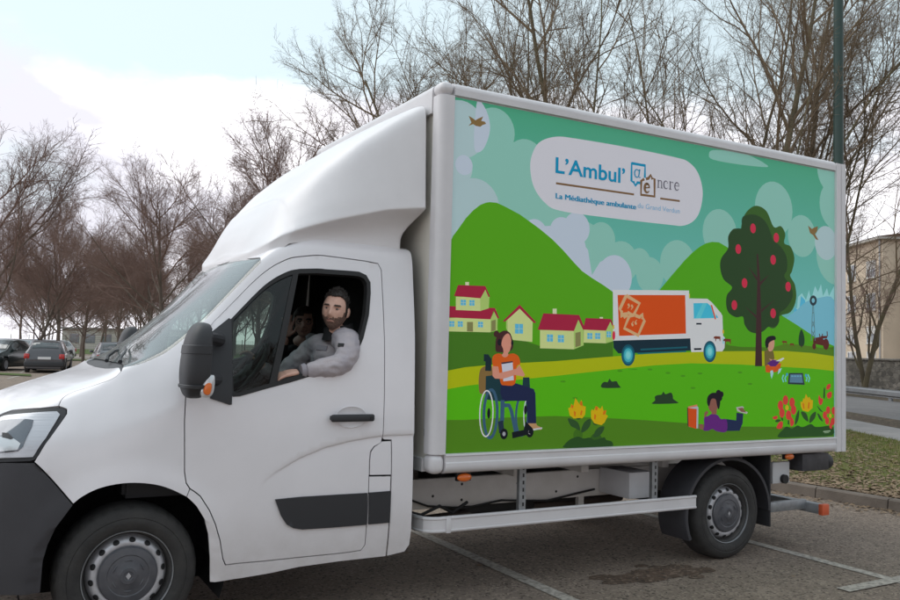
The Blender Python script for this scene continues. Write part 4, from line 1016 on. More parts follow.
# ---- bushes and flowers
f = Z(550, 360, 6.316)
bush = (34, 58, 34)
A(curve(f((330, 176), (328, 150), (345, 138), (364, 140), (376, 118), (390, 136), (420, 134), (430, 152), (442, 168), (440, 176)), 3), *bush)
A(curve(f((652, 278), (655, 264), (664, 254), (662, 232), (680, 222), (705, 218), (716, 200), (730, 216), (764, 206), (776, 228), (778, 246), (800, 262), (802, 274)), 3), *bush)
A(circ((596, 441), 8, 20), 48, 88, 26); A(circ((578, 435), 6, 20), 58, 100, 24)
A(curve(f((96, 556), (92, 535), (110, 515), (130, 500), (150, 492), (180, 484), (215, 496), (250, 490), (280, 505), (320, 495), (345, 488), (355, 505), (385, 512), (398, 530), (390, 546), (300, 552)), 3), 36, 70, 28)
leaf = (42, 74, 36)
A(curve(f((112, 370), (150, 378), (180, 400), (190, 445), (160, 432), (130, 415)), 3), *leaf); A(curve(f((256, 372), (255, 410), (235, 440), (200, 460), (200, 430), (220, 390)), 3), *leaf); A(curve(f((342, 420), (336, 450), (310, 480), (275, 488), (285, 450), (310, 425)), 3), *leaf)
yel = (226, 160, 8); org = (222, 104, 16)
def tulip(P, ang, org_):
    A(P, *yel)
A(f((115, 305), (128, 300), (134, 275), (148, 290), (160, 240), (175, 262), (186, 280), (198, 250), (208, 290), (226, 295), (222, 345), (205, 368), (150, 370), (125, 350)), *yel)
for P in (((136, 282), (150, 290), (144, 306), (132, 300)), ((188, 262), (204, 262), (206, 292), (190, 285)), ((150, 320), (164, 330), (160, 360), (152, 350)), ((196, 318), (206, 322), (198, 352), (190, 345))): A(f(*P), *org)
A(f((258, 325), (266, 310), (275, 320), (290, 290), (305, 300), (318, 310), (330, 288), (338, 320), (356, 316), (352, 345), (366, 352), (345, 395), (325, 412), (280, 400), (260, 370)), *yel)
for P in (((286, 292), (304, 296), (298, 320), (286, 314)), ((338, 320), (356, 316), (348, 345), (334, 345)), ((280, 340), (292, 350), (286, 380), (278, 370))): A(f(*P), *org)
A(f((165, 368), (195, 366), (185, 378), (170, 376)), *leaf); A(f((270, 396), (300, 410), (296, 414), (276, 408)), *leaf)
# right-hand flower bed
A(curve(e((560, 380), (556, 360), (575, 340), (600, 318), (630, 330), (660, 312), (690, 322), (735, 304), (760, 320), (790, 320), (852, 316), (856, 368), (700, 376)), 3), 38, 74, 30)
for P in (((646, 310), (652, 260), (670, 224), (666, 280)), ((680, 235), (710, 244), (722, 290), (695, 272)), ((764, 234), (758, 272), (728, 300), (734, 258)), ((770, 200), (786, 216), (804, 238), (786, 228)), ((772, 244), (788, 256), (804, 290), (784, 276)), ((810, 100), (816, 110), (814, 160), (806, 150)), ((534, 290), (548, 278), (568, 282), (552, 294)), ((608, 280), (614, 285), (614, 306), (606, 304)), ((566, 258), (576, 262), (580, 285), (572, 282))): A(curve(e(*P), 3), *leaf)
rdf = (206, 58, 52)
def flower(cx, cy, r, n=6, a0=.3):
    for k in range(n):
        a = a0+2*PI*k/n
        A(circ((680+(cx+r*.62*math.cos(a))/5.625, 370+(cy+r*.70*math.sin(a))/5.625), r*.44/5.625, 16, .85), *rdf)
    A(circ((680+cx/5.625, 370+cy/5.625), r*.24/5.625, 14), 222, 160, 30)
flower(602, 212, 62); flower(846, 258, 50, 6, .1)
A(e((678, 178), (688, 180), (694, 158), (700, 166), (708, 134), (720, 158), (728, 150), (736, 168), (748, 170), (746, 214), (720, 236), (690, 228), (680, 205)), *yel)
for P in (((690, 185), (698, 190), (700, 220), (692, 215)), ((722, 180), (730, 184), (726, 220), (718, 214))): A(e(*P), *org)
for P in (((828, 84), (846, 78), (846, 100), (830, 112), (822, 104)), ((826, 134), (852, 122), (852, 152), (832, 162)), ((782, 140), (792, 160), (804, 162), (800, 190), (786, 198), (778, 170)), ((522, 264), (548, 258), (546, 276), (526, 278)), ((544, 316), (560, 292), (578, 292), (574, 328), (546, 330)), ((618, 280), (626, 262), (642, 290), (636, 312), (622, 316)), ((840, 300), (854, 300), (854, 330), (842, 326))): A(curve(e(*P), 2), *rdf)
A(e((806, 344), (846, 340), (846, 346), (806, 350)), 150, 170, 140); A(e((812, 352), (838, 350), (838, 354), (812, 356)), 130, 156, 120)
# ---- birds
d = Z(400, 70, 8.96)
bird = (122, 96, 56)
A(d((615, 410), (650, 430), (676, 450), (700, 435), (746, 415), (728, 455), (760, 462), (772, 482), (740, 492), (720, 508), (680, 500), (655, 484), (614, 500), (640, 470)), *bird)
d = Z(640, 140, 4.0)
A(d((672, 342), (688, 356), (696, 350), (712, 345), (708, 366), (700, 376), (714, 400), (704, 398), (692, 380), (680, 372)), *bird)
# ---- white lozenge with the name
k = Z(520, 120, 4.5)
A(curve(k((46, 215), (56, 150), (90, 98), (160, 75), (250, 83), (480, 122), (700, 168), (760, 190), (802, 240), (822, 320), (812, 400), (785, 450), (735, 475), (660, 470), (400, 440), (180, 408), (110, 370), (62, 300)), 6), 192, 190, 201)
brown = (112, 84, 56)
A(stroke(PX((556, 183.2), (634, 194.4)), .014), *brown); A(stroke(PX((660.2, 198.4), (679.8, 201)), .014), *brown)
TEAL = (0, 128, 166)
q_ = Z(620, 155, 8.567)
lw2 = .020
A(stroke(q_((100, 70), (215, 90), (213, 195)), lw2), *TEAL); A(stroke(q_((215, 90), (100, 72), (98, 222), (118, 232), (132, 262), (150, 236), (180, 240)), lw2), *TEAL)
A(stroke(q_((208, 205), (182, 222), (180, 340), (296, 355), (296, 205), (274, 202), (264, 172), (244, 200), (222, 204)), lw2*1.05), *brown)

# ---- assemble: one planar mesh, top-most polygon of every face gives its colour
base = [P2(q) for q in ((451.2, 96.2), (836, 172), (833.5, 437), (444.2, 455))]
x0, x1, z0, z1 = PX0, PX1, PZ0, PZ1
base = [(x0, z0), (x1, z0), (x1, z1), (x0, z1)]
def clipbox(P):
    for ax, lim, sg in ((0, x0, 1), (0, x1, -1), (1, z0, 1), (1, z1, -1)):
        out = []
        for p, q in zip(P, P[1:]+P[:1]):
            a = (p[ax]-lim)*sg; c = (q[ax]-lim)*sg
            if a >= 0: out.append(p)
            if a*c < 0: tt = a/(a-c); out.append((p[0]+(q[0]-p[0])*tt, p[1]+(q[1]-p[1])*tt))
        P = out
        if len(P) < 3: return []
    return P
polys = []; cols = []
for P, rgb in ART:
    P = clipbox(P)
    if len(P) >= 3: polys.append(P); cols.append(rgb)
pts = []; edges = []
for P in [base]+polys:
    s = len(pts); pts += [Vector(p) for p in P]; nn = len(P); edges += [(s+i, s+(i+1) % nn) for i in range(nn)]
vo, eo, fo, *_ = delaunay_2d_cdt(pts, edges, [], 0, 2e-5)
PN = [np.array(P) for P in polys]
def pip_many(X, Y, P):
    c = np.zeros(len(X), bool); a = P; b = np.roll(P, 1, 0)
    for (xi, yi), (xj, yj) in zip(a, b):
        cond = ((yi > Y) != (yj > Y))
        with np.errstate(divide='ignore', invalid='ignore'): c ^= cond & (X < (xj-xi)*(Y-yi)/(yj-yi)+xi)
    return c
def pip_wind(X, Y, P):       # non-zero winding, so self-overlapping strokes stay filled
    wn = np.zeros(len(X), int); a = P; b = np.roll(P, -1, 0)
    for (xi, yi), (xj, yj) in zip(a, b):
        isl = (xj-xi)*(Y-yi)-(X-xi)*(yj-yi)
        wn += ((yi <= Y) & (yj > Y) & (isl > 0)).astype(int)-((yi > Y) & (yj <= Y) & (isl < 0)).astype(int)
    return wn != 0
fo = [f for f in fo]
cx = np.array([sum(vo[i].x for i in f)/len(f) for f in fo]); cz = np.array([sum(vo[i].y for i in f)/len(f) for f in fo])
top = np.zeros(len(fo), int)
for i, P in enumerate(PN): top[pip_wind(cx, cz, P)] = i+1
inside = (cx > x0) & (cx < x1) & (cz > z0) & (cz < z1)
keep = [i for i in range(len(fo)) if inside[i]]
def art_mat(rgb):
    return mat('print_%d_%d_%d' % rgb, lin(*rgb, K_ART), .55, spec=.18)
SKYM = mat('print_sky', (.2, .5, .4), .55, spec=.18)
_n = SKYM.node_tree.nodes; _l = SKYM.node_tree.links
_tc = _n.new('ShaderNodeTexCoord'); _sx = _n.new('ShaderNodeSeparateXYZ'); _l.new(_tc.outputs['Object'], _sx.inputs[0])
_mr = _n.new('ShaderNodeMapRange'); _mr.inputs['From Min'].default_value = 1.6; _mr.inputs['From Max'].default_value = 3.1; _l.new(_sx.outputs['Z'], _mr.inputs['Value'])
_mx = _n.new('ShaderNodeMix'); _mx.data_type = 'RGBA'; _mx.inputs['A'].default_value = (*lin(108, 176, 176, K_ART), 1); _mx.inputs['B'].default_value = (*lin(70, 152, 118, K_ART), 1)
_l.new(_mr.outputs['Result'], _mx.inputs['Factor']); _l.new(_mx.outputs['Result'], _n['Principled BSDF'].inputs['Base Color'])
mlist = [SKYM]; mid_of = {None: 0}; mi = []
for i in keep:
    rgb = None if top[i] == 0 else cols[top[i]-1]
    if rgb not in mid_of: mid_of[rgb] = len(mlist); mlist.append(art_mat(rgb))
    mi.append(mid_of[rgb])
Vp = [(v.x, YP, v.y) for v in vo]; Fp = []
for i in keep:
    a, b_, c = (vo[j] for j in fo[i][:3])
    cr_ = (b_.x-a.x)*(c.y-a.y)-(b_.y-a.y)*(c.x-a.x)
    Fp.append(tuple(fo[i]) if cr_ > 0 else tuple(fo[i])[::-1])
me = bpy.data.meshes.new('side_panel'); me.from_pydata(Vp, [], Fp)
side = link('side_panel', me, van, mlist); me.polygons.foreach_set('material_index', mi); me.update()
# thickness of the sandwich panel behind the print, and its plain twin on the far side
box('panel_core', (x0, YP+.002, z0), (x1, -1.0705, z1), ALU, side)
box('side_panel', (x0, 1.0705, z0), (x1, 1.0925, z1), mat('print_far_side', (.16, .42, .2), .4), van)
# ---- lettering
def text(body, q0, q1, cap_px, rgb, off=0.0, name='lettering', shear=0.0):
    a = un(q0, y=YP-.0015); b = un(q1, y=YP-.0015)
    cu = bpy.data.curves.new('t', 'FONT'); cu.body = body; cu.size = 1.0; cu.offset = off if off != .004 else 0; cu.resolution_u = 4; cu.shear = shear; cu.fill_mode = 'FRONT'
    o = bpy.data.objects.new('t', cu); COL.objects.link(o)
    dg = bpy.context.evaluated_depsgraph_get(); me = bpy.data.meshes.new_from_object(o.evaluated_get(dg)); bpy.data.objects.remove(o)
    xs = [v.co.x for v in me.vertices]; ys = [v.co.y for v in me.vertices]
    wx = (b.x-a.x)/(max(xs)-min(xs)); hz = (a.z-un((q0[0], q0[1]-cap_px), y=YP).z)*-1
    ref = .73
    for v in me.vertices: v.co = Vector((a.x+(v.co.x-min(xs))*wx, YP-.0015, a.z+(b.z-a.z)*0+v.co.y*hz/ref))
    if off == .004:
        bm = bmesh.new(); bm.from_mesh(me); g = bmesh.ops.duplicate(bm, geom=bm.verts[:]+bm.edges[:]+bm.faces[:])
        for v in g['geom']:
            if isinstance(v, bmesh.types.BMVert): v.co.x += .0045; v.co.y -= .0006
        bm.to_mesh(me); bm.free()
    me.materials.clear()
    return link(name, me, side, art_mat(rgb))
text("L’Ambul’", (555.5, 172.3), (625, 180.7), 16.0, TEAL, .018)
text("La Médiathèque ambulante", (555.6, 198.2), (635.8, 207.3), 5.6, TEAL, .004)
text("du Grand Verdun", (637.8, 207.6), (679.7, 213.2), 5.2, (116, 162, 190), -.004)
# serif letters, drawn as strokes:  a, e  in their tiles and  n c r e
def glyphs(name, strokes, rgb):
    V = []; F = []
    for P, wdt in strokes:
        poly = stroke(P, wdt); nn = len(P); s = len(V); V += [(p[0], YP-.0018, p[1]) for p in poly]
        for i in range(nn-1): F.append((s+i, s+i+1, s+2*nn-2-i, s+2*nn-1-i))
    return mk(name, V, F, art_mat(rgb), side, None)
def GL(q0, hpx):      # local glyph frame: x in x-heights, z in x-heights
    o = P2(q0); hh = P2((q0[0], q0[1]-hpx))[1]-o[1]
    return lambda P, w, sx=1.0: ([(o[0]+a*hh*sx, o[1]+c*hh) for a, c in P], [x*hh for x in w] if isinstance(w, (list, tuple)) else w*hh)
def arcp(cx, cz, rx, rz, a0, a1, n=14): return [(cx+rx*math.cos(rad(a0+(a1-a0)*k/n)), cz+rz*math.sin(rad(a0+(a1-a0)*k/n))) for k in range(n+1)]
def taper(n, a, b): return [a+(b-a)*math.sin(PI*k/n) for k in range(n+1)]
gk = (88, 84, 96)
G = GL((657.2, 187.6), 8.0)
glyphs('letter_n', [G([(.16, .98), (.16, .02)], .15), G([(0, .93), (.22, .99)], .06), G([(0, .03), (.36, .03)], .06), G(arcp(.45, .68, .26, .28, 170, 0)+[(.71, .02)], [.07]*8+[.12]*7+[.15]), G([(.55, .03), (.90, .03)], .06)], gk)
G = GL((663.4, 188.4), 8.0)
glyphs('letter_c', [G(arcp(.40, .5, .36, .48, 48, 318), taper(14, .05, .17)), G([(.62, .80), (.66, .72)], .14)], gk)
G = GL((669.0, 189.2), 8.0)
glyphs('letter_r', [G([(.18, .98), (.18, .02)], .15), G([(.0, .93), (.24, .99)], .06), G([(.0, .03), (.42, .03)], .06), G(arcp(.48, .66, .28, .28, 165, 50), [.06]*10+[.10]*4+[.16])], gk)
G = GL((674.4, 190.0), 8.0)
glyphs('letter_e', [G(arcp(.40, .5, .36, .48, 8, 325), taper(14, .06, .16)), G([(.08, .55), (.76, .55)], .06)], gk)
G = GL((633.9, 177.0), 8.6)
glyphs('letter_a', [G(arcp(.42, .48, .34, .46, 40, 330), taper(14, .06, .17)), G([(.86, 1.0), (.72, .18)], .17), G(arcp(.86, .18, .14, .14, 180, 330, 6), .09), G([(.66, .86), (.86, .96)], .08)], TEAL)
G = GL((644.0, 192.4), 9.6)
glyphs('letter_e', [G(arcp(.40, .5, .34, .46, 5, 325), taper(14, .10, .30)), G([(.14, .52), (.74, .60)], .13), G([(.30, .98), (.52, .90)], .12)], brown)
# ================================================================== people
SKIN = mat('skin', (.68, .43, .335), .5, var=.18, vscale=22, col2=(.60, .34, .26), bump=.05, bscale=300)
SKIN2 = mat('skin_passenger', (.56, .34, .27), .5, var=.15, vscale=22)
HAIRM = mat('black_hair', (.020, .015, .012), .5, bump=.6, bscale=180, stretch=(1, 1, .15))
HAIRB = mat('brown_hair', (.035, .022, .015), .6, bump=.6, bscale=180, stretch=(1, 1, .15))
BEARD = mat('beard', (.12, .074, .058), .85, bump=.8, bscale=420, var=.6, vscale=110, col2=(.28, .17, .13))
BROW = mat('eyebrow_hair', (.055, .036, .028), .8)
EYEW = mat('eye_white', (.30, .265, .25), .3); EYED = mat('eye_iris', (.03, .018, .012), .15, coat=1)
LIP = mat('lips', (.34, .17, .14), .5)
JACK = mat('grey_jacket', (.49, .44, .45), .75, var=.2, vscale=9, bump=1.0, bscale=16, col2=(.37, .345, .385))
JACKD = mat('jacket_seam', (.30, .28, .31), .8)
KNIT = mat('dark_knit', (.016, .016, .018), .9, bump=.4, bscale=250)
TROUS = mat('dark_trousers', (.02, .022, .03), .85)
PANTS = mat('green_trousers', (.05, .085, .08), .85)
SCARF = mat('pale_scarf', (.46, .48, .50), .85, bump=.4, bscale=40, var=.2, vscale=14)

def skin_parts(chains, sub=2):
    """chains: list of joint lists [(pos, radius), ...]; returns (V, F) of the skinned, subdivided limbs (each chain its own closed tube)"""
    V = []; F = []
    for ch in chains:
        bm = bmesh.new(); sl = bm.verts.layers.skin.verify(); prev = None
        for i, (p, r) in enumerate(ch):
            v = bm.verts.new(p); rr = r if isinstance(r, tuple) else (r, r); v[sl].radius = rr; v[sl].use_root = (i == 0)
            if prev: bm.edges.new((prev, v))
            prev = v
        me = bpy.data.meshes.new('t'); bm.to_mesh(me); bm.free(); o = bpy.data.objects.new('t', me); COL.objects.link(o)
        o.modifiers.new('s', 'SKIN').use_smooth_shade = True
        sb = o.modifiers.new('u', 'SUBSURF'); sb.levels = sub; sb.render_levels = sub
        m2 = bpy.data.meshes.new_from_object(o.evaluated_get(bpy.context.evaluated_depsgraph_get()))
        s = len(V); V += [v.co.copy() for v in m2.vertices]; F += [tuple(s+k for k in f.vertices) for f in m2.polygons]
        bpy.data.objects.remove(o); bpy.data.meshes.remove(me); bpy.data.meshes.remove(m2)
    return V, F
def voxel(V, F, size, smooth=2, fac=.5):
    me = bpy.data.meshes.new('t'); me.from_pydata(V, [], F); o = bpy.data.objects.new('t', me); COL.objects.link(o)
    r = o.modifiers.new('r', 'REMESH'); r.mode = 'VOXEL'; r.voxel_size = size
    if smooth: s = o.modifiers.new('m', 'SMOOTH'); s.iterations = smooth; s.factor = fac
    m2 = bpy.data.meshes.new_from_object(o.evaluated_get(bpy.context.evaluated_depsgraph_get()))
    bpy.data.objects.remove(o); bpy.data.meshes.remove(me)
    return m2
def head_shape(female=False):
    """unit-sphere based head, origin at its centre, +y forward, z up; returns verts and quads (about .235 m tall)"""
    nu, nv = 108, 86; V = []; F = []
    for j in range(nv+1):
        th = PI*j/nv
        for i in range(nu):
            ph = 2*PI*i/nu
            x, y, z = math.sin(th)*math.sin(ph), math.sin(th)*math.cos(ph), math.cos(th)
            X, Yy, Zz = x*.077, y*.095, z*.117
            if Zz < -.02:                                    # jaw
                t = (-Zz-.02)/.097
                X *= 1-.34*t**1.3; Yy += .012*t if y > 0 else 0
                if y < 0: Yy *= 1-.45*t
            if y > 0:
                Yy *= 1-.10*max(0, 1-abs(x)*1.2)*(.6+.4*abs(z)) if abs(z) < .95 else 1
                k = y
                Yy += k*.027*math.exp(-(X/.0125)**2)*(math.exp(-((Zz+.024)/.015)**2)+.55*math.exp(-((Zz+.004)/.016)**2)+.22*math.exp(-((Zz-.02)/.014)**2))
                Yy += k*.007*math.exp(-((abs(X)-.014)/.006)**2-((Zz+.032)/.007)**2)     # nostrils' wings
                Yy -= k*.0105*math.exp(-((abs(X)-.032)/.015)**2-((Zz-.010)/.011)**2)     # eye sockets
                Yy += k*.0055*math.exp(-((abs(X)-.030)/.022)**2-((Zz-.028)/.007)**2)     # brow ridge
                Yy += k*.004*math.exp(-((abs(X)-.043)/.014)**2-((Zz+.018)/.016)**2)      # cheekbones
                Yy += k*.0075*math.exp(-(X/.021)**2)*(math.exp(-((Zz+.055)/.005)**2)+math.exp(-((Zz+.0665)/.006)**2))
                zm = Zz+.0605-6.5*max(0, abs(X)-.004)**2*1.0; Yy -= k*.0055*math.exp(-(X/.028)**2-(zm/.0028)**2)
                Yy += k*.0035*math.exp(-((abs(X)-.034)/.009)**2-((Zz+.044)/.012)**2)
                Yy += k*.010*math.exp(-(X/.02)**2-((Zz+.097)/.013)**2)                   # chin
            V.append(Vector((X, Yy, Zz)))
    for j in range(nv):
        for i in range(nu):
            a = j*nu+i; b = j*nu+(i+1) % nu; F.append((a, a+nu, b+nu, b))
    return V, F
def patch(V, F, pred, off, thick=True):
    """faces of the head chosen by pred(point), lifted by off(point) along the normal"""
    me = bpy.data.meshes.new('t'); me.from_pydata(V, [], F); me.update(); N = [v.normal.copy() for v in me.vertices]; bpy.data.meshes.remove(me)
    idx = {}; PV = []; PF = []
    for f in F:
        c = sum((V[k] for k in f), Vector())/4
        if pred(c):
            g = []
            for k in f:
                if k not in idx: idx[k] = len(PV); PV.append((V[k], N[k]))
                g.append(idx[k])
            if len(set(g)) == 4: PF.append(tuple(g))
    sgn = 1 if sum(n.dot(p) for p, n in PV) > 0 else -1
    out = [p+n*sgn*off(p) for p, n in PV]; n0 = len(out); out += [p-n*sgn*.004 for p, n in PV]
    cnt = {}
    for f in PF:
        for a, b in zip(f, f[1:]+f[:1]): cnt[(a, b)] = 1
    rim = [(b, a, n0+a, n0+b) for a, b in cnt if (b, a) not in cnt]
    return out, PF+rim
def hand_chains(wrist, dirv, palm_n, curl=.6, spread=.12, s=1.0, left=False, fingers=None):
    """palm slab + five fingers. dirv: towards the finger tips; palm_n: out of the palm (fingers curl that way)"""
    d = Vector(dirv).normalized(); n = Vector(palm_n); n = (n-d*n.dot(d)).normalized(); sd = d.cross(n)*(-1 if left else 1)
    w = Vector(wrist); ch = []
    pl = .088*s
    for k, off in enumerate((-.027, -.009, .009, .027)):
        a = w+sd*off*.55*s; b = w+d*pl+sd*off*s
        ch.append([(a, .013*s), ((a+b)/2+n*-.002, (.0125*s, .014*s)), (b, .0115*s)])
        L = (.058, .072, .078, .068)[k]*s; fd = (d+sd*off*spread/.027*.8).normalized(); p = b; c = curl*(1.0+.15*(1.5-k)) if fingers is None else fingers[k]
        P = [(b-d*.008*s, .0105*s)]
        seg = (.45, .31, .24); ang = 0
        for q in range(3):
            ang += c*(.55 if q == 0 else .75)
            dd = fd*math.cos(ang)+n*math.sin(ang); p = p+dd*L*seg[q]; P.append((p, (.0095-.0009*q)*s))
        ch.append(P)
    t0 = w+d*.022*s+sd*.022*s; t1 = t0+(d*.55+sd*.75+n*.25).normalized()*.036*s; t2 = t1+(d*.8+sd*.35+n*.4).normalized()*.030*s; t3 = t2+(d*.9+n*.5).normalized()*.022*s
    ch.append([(w+d*.012*s+sd*.006*s, .013*s), (t0, .0135*s), (t1, .0115*s), (t2, .010*s), (t3, .0085*s)])
    return ch
def build_person(label, head_c, face_dir, up, neck, torso, arms, hands, legs, skin, cloth, hair, female=False, group=None):
    root = thing('person', label, 'person', (head_c[0], head_c[1], torso[0][0][2]-.1), 0, group)
    inv = Matrix.Translation(-root.location)
    fd = Vector(face_dir).normalized(); upv = Vector(up); upv = (upv-fd*upv.dot(fd)).normalized(); rt = fd.cross(upv)
    HM = Matrix(((rt.x, fd.x, upv.x, head_c[0]), (rt.y, fd.y, upv.y, head_c[1]), (rt.z, fd.z, upv.z, head_c[2]), (0, 0, 0, 1)))
    hs = .94 if female else 1.0
    HM = HM @ Matrix.Scale(hs, 4)
    HV, HF = head_shape(female)
    ears = []
    V, F = skin_parts([[(HM @ Vector((0, -.02, -.075)), .052), (neck[0], .054), (neck[1], .066)]]+[[(p, r) for p, r in torso]]+[[(p, r) for p, r in a] for a in arms]+[[(p, r) for p, r in l] for l in legs]+hands)
    s = len(V); V = V+[HM @ v for v in HV]; F = F+[tuple(s+k for k in f) for f in HF if True]
    for sx in (-1, 1):                                             # ears
        b = bmesh.new(); bmesh.ops.create_uvsphere(b, u_segments=14, v_segments=10, radius=1)
        for v in b.verts:
            q = v.co.copy(); v.co = HM @ Vector((sx*(.0765+.010*q.x+.006*max(0, -q.y)), -.010+q.y*.017-.004*q.z, -.006+q.z*.031))
        s = len(V); V += [v.co.copy() for v in b.verts]; b.verts.index_update(); F += [tuple(s+v.index for v in f.verts) for f in b.faces]; b.free()
    # triangulate degenerate pole quads away
    F = [tuple(dict.fromkeys(f)) for f in F]
    me = voxel(V, F, .0050, 2, .4); me.transform(inv); me.name = 'body'
    body = link('body', me, root, skin); smooth_mesh(me, None)
    toW = inv @ HM
    def add(name, V, F, m, parent=body, sm=60): return mk(name, [toW @ Vector(v) for v in V], F, m, parent, sm)
    for sx in (-1, 1):
        b = bmesh.new(); bmesh.ops.create_uvsphere(b, u_segments=18, v_segments=12, radius=.0122)
        for v in b.verts: v.co = toW @ (Vector((sx*.0315, .0712, .0095))+Vector((v.co.x*1.05, v.co.y, v.co.z*.40)))
        eye = from_bm('eye', b, EYEW, body, 60)
        b = bmesh.new(); bmesh.ops.create_uvsphere(b, u_segments=14, v_segments=8, radius=.0062)
        for v in b.verts: v.co = toW @ (Vector((sx*.0315, .0795, .0095))+Vector((v.co.x*1.1, v.co.y*.65, v.co.z*.85)))
        from_bm('iris', b, EYED, body, 60)
        PV, PF = patch(HV, HF, lambda c, sx=sx: c.y > .05 and .014 < c.x*sx < .052 and abs(c.z-(.0275+.003*math.sin((c.x*sx-.014)/.038*PI))) < .0030, lambda p: .0032)
        if PF: add('eyebrow', PV, PF, BROW)
        PV, PF = patch(HV, HF, lambda c, sx=sx: c.y > .05 and .016 < c.x*sx < .048 and .0155 < c.z < .0195, lambda p: .0022)
        if PF: add('eyelid', PV, PF, skin)
    PV, PF = patch(HV, HF, lambda c: c.y > .06 and abs(c.x) < .023*(1-((c.z+.0605)/.011)**2) and abs(c.z+.0605) < .0095, lambda p: .0012)
    if PF: add('lips', PV, PF, LIP)
    return root, body, HM, HV, HF, inv, add
def garment(name, chains, m, root, inv, size=.009, smooth=4, wrinkle=.006, wscale=9, mats2=None):
    V, F = skin_parts(chains); me = voxel(V, F, size, smooth, .5)
    for v in me.vertices:
        p = v.co; f = mnoise.noise(Vector((p.x*wscale, p.y*wscale, p.z*wscale*1.6)))+.5*mnoise.noise(p*wscale*2.3); q = p*wscale*1.9+Vector((4, 1, 7)); f += .9*(1-2*abs(mnoise.noise(Vector((q.x, q.y, q.z*1.3)))))-.5
        v.co = p+v.normal*f*wrinkle
    me.transform(inv); me.name = name
    o = link(name, me, root, m); smooth_mesh(me, None); return o

# ---- the driver, turned to the camera, forearm along the window sill
H = un((335.5, 310.5), y=-.85)
look = (Vector((CP[0], CP[1], CP[2]+.1))-H).normalized(); look = Matrix.Rotation(rad(-17), 3, 'Z') @ look
sh = un((347, 338), y=-.90); elb = un((343, 366), y=-1.0); wri = un((301, 371), y=-.985)
sill_z = elb.z
pel = Vector((1.24, -.48, 1.06)); chest = un((340, 353), y=-.72); base = H+Vector((.035, .06, -.155))
sh2 = un((318, 345), y=-.60)
tors = [(pel, (.15, .12)), (Vector((1.24, -.58, 1.25)), (.15, .12)), (chest, (.175, .135)), (base+Vector((0, .0, -.02)), (.10, .085))]
armN = [(base+Vector((.03, -.02, -.045)), .08), (sh, .068), ((sh+elb)/2+Vector((.012, -.025, 0)), .061), (elb, .052), ((elb+wri)/2, .045), (wri, .029)]
elb2 = Vector((.95, -.36, 1.33)); wri2 = Vector((.80, -.42, 1.42))
armF = [(base+Vector((-.03, .05, -.06)), .08), (sh2, .062), (elb2, .046), (wri2, .029)]
hd = (Vector((-.87, .10, -.16)))
handN = hand_chains(wri+Vector((-.012, .0, -.004)), hd, Vector((-.25, .35, -.95)), .42, .10, 1.0, left=True)
handF = hand_chains(wri2, Vector((-.55, -.15, .55)), Vector((-.6, -.2, -.6)), .75, .08, 1.0)
legs = [[(pel+Vector((0, s*.09, 0)), .09), (Vector((.85, -.48+s*.13, 1.04)), .068), (Vector((.62, -.48+s*.12, .72)), .05), (Vector((.55, -.48+s*.12, .62)), .04)] for s in (-1, 1)]
drv, dbody, HM, HV, HF, inv, add = build_person('dark-haired bearded driver in a grey jacket leaning an arm on the open window', H, look, Vector((.06, -.10, 1)), (H+Vector((.02, .02, -.12)), base), tors, [armN, armF], handN+handF, legs, SKIN, None, None)
def scalp(c0):
    c = c0+Vector((mnoise.noise(c0*200), 0, mnoise.noise(c0*200+Vector((9, 3, 1)))))*.004
    if c.z > .086-.004*math.cos(c.x*90)-.012*(abs(c.x)/.05)**2: return True
    if c.y < -.004 and c.z > -.055+.5*max(0, -c.y-.06)*0: return c.y < .012-.02*(c.z < 0) and (c.z > -.02 or c.y < -.035)
    return (c.y < .030 and c.z > .02 and abs(c.x) > .045) or (abs(c.x) > .060 and c.y < .030 and c.y > .010 and c.z > -.03)
PV, PF = patch(HV, HF, scalp, lambda p: .0022+.0115*max(0, min(1, (p.z-.045)/.06))*(1+.5*mnoise.noise(p*70)))
rs = random.Random(3)
for _ in range(520):                                   # short tufts break up the outline
    q = PV[rs.randrange(len(PV)//2)]
    if q.z < .045 and rs.random() < .8: continue
    nrm = Vector((q.x, q.y, q.z)).normalized(); d_ = (nrm+Vector((rs.uniform(-.5, .5), rs.uniform(-.6, .3), .35))).normalized(); L_ = rs.uniform(.010, .022); sd_ = d_.orthogonal().normalized()*.0028; s2 = d_.cross(sd_)
    k0 = len(PV); PV += [q-nrm*.003+sd_, q-nrm*.003-sd_*.5+s2*.9, q-nrm*.003-sd_*.5-s2*.9, q+d_*L_]; PF += [(k0, k0+1, k0+3), (k0+1, k0+2, k0+3), (k0+2, k0, k0+3)]
add('hair', PV, PF, HAIRM)
def jaw(c0):
    c = c0+Vector((mnoise.noise(c0*260), 0, mnoise.noise(c0*260+Vector((9, 3, 1)))))*.0075
    if c.z > -.034 and not (abs(c.x) > .056 and c.z < .0 and c.y < .045 and c.y > .008): return False
    if c.y < .006: return False
    if abs(c.x) < .022 and -.069 < c.z < -.053 and c.y > .06: return False
    if c.z > -.047 and abs(c.x) < .012: return False
    if c.z > -.042 and abs(c.x) < .05 and c.y > .05: return c.z < -.044+.0 or abs(c.x) > .045
    return c.z > -.118
PV, PF = patch(HV, HF, jaw, lambda p: .0012+.0012*(p.z < -.07)+.0006*mnoise.noise(p*150))
add('beard', PV, PF, BEARD)
def fat(ch, k, a=.0): return [(p, tuple(x*k+a for x in r) if isinstance(r, tuple) else r*k+a) for p, r in ch]
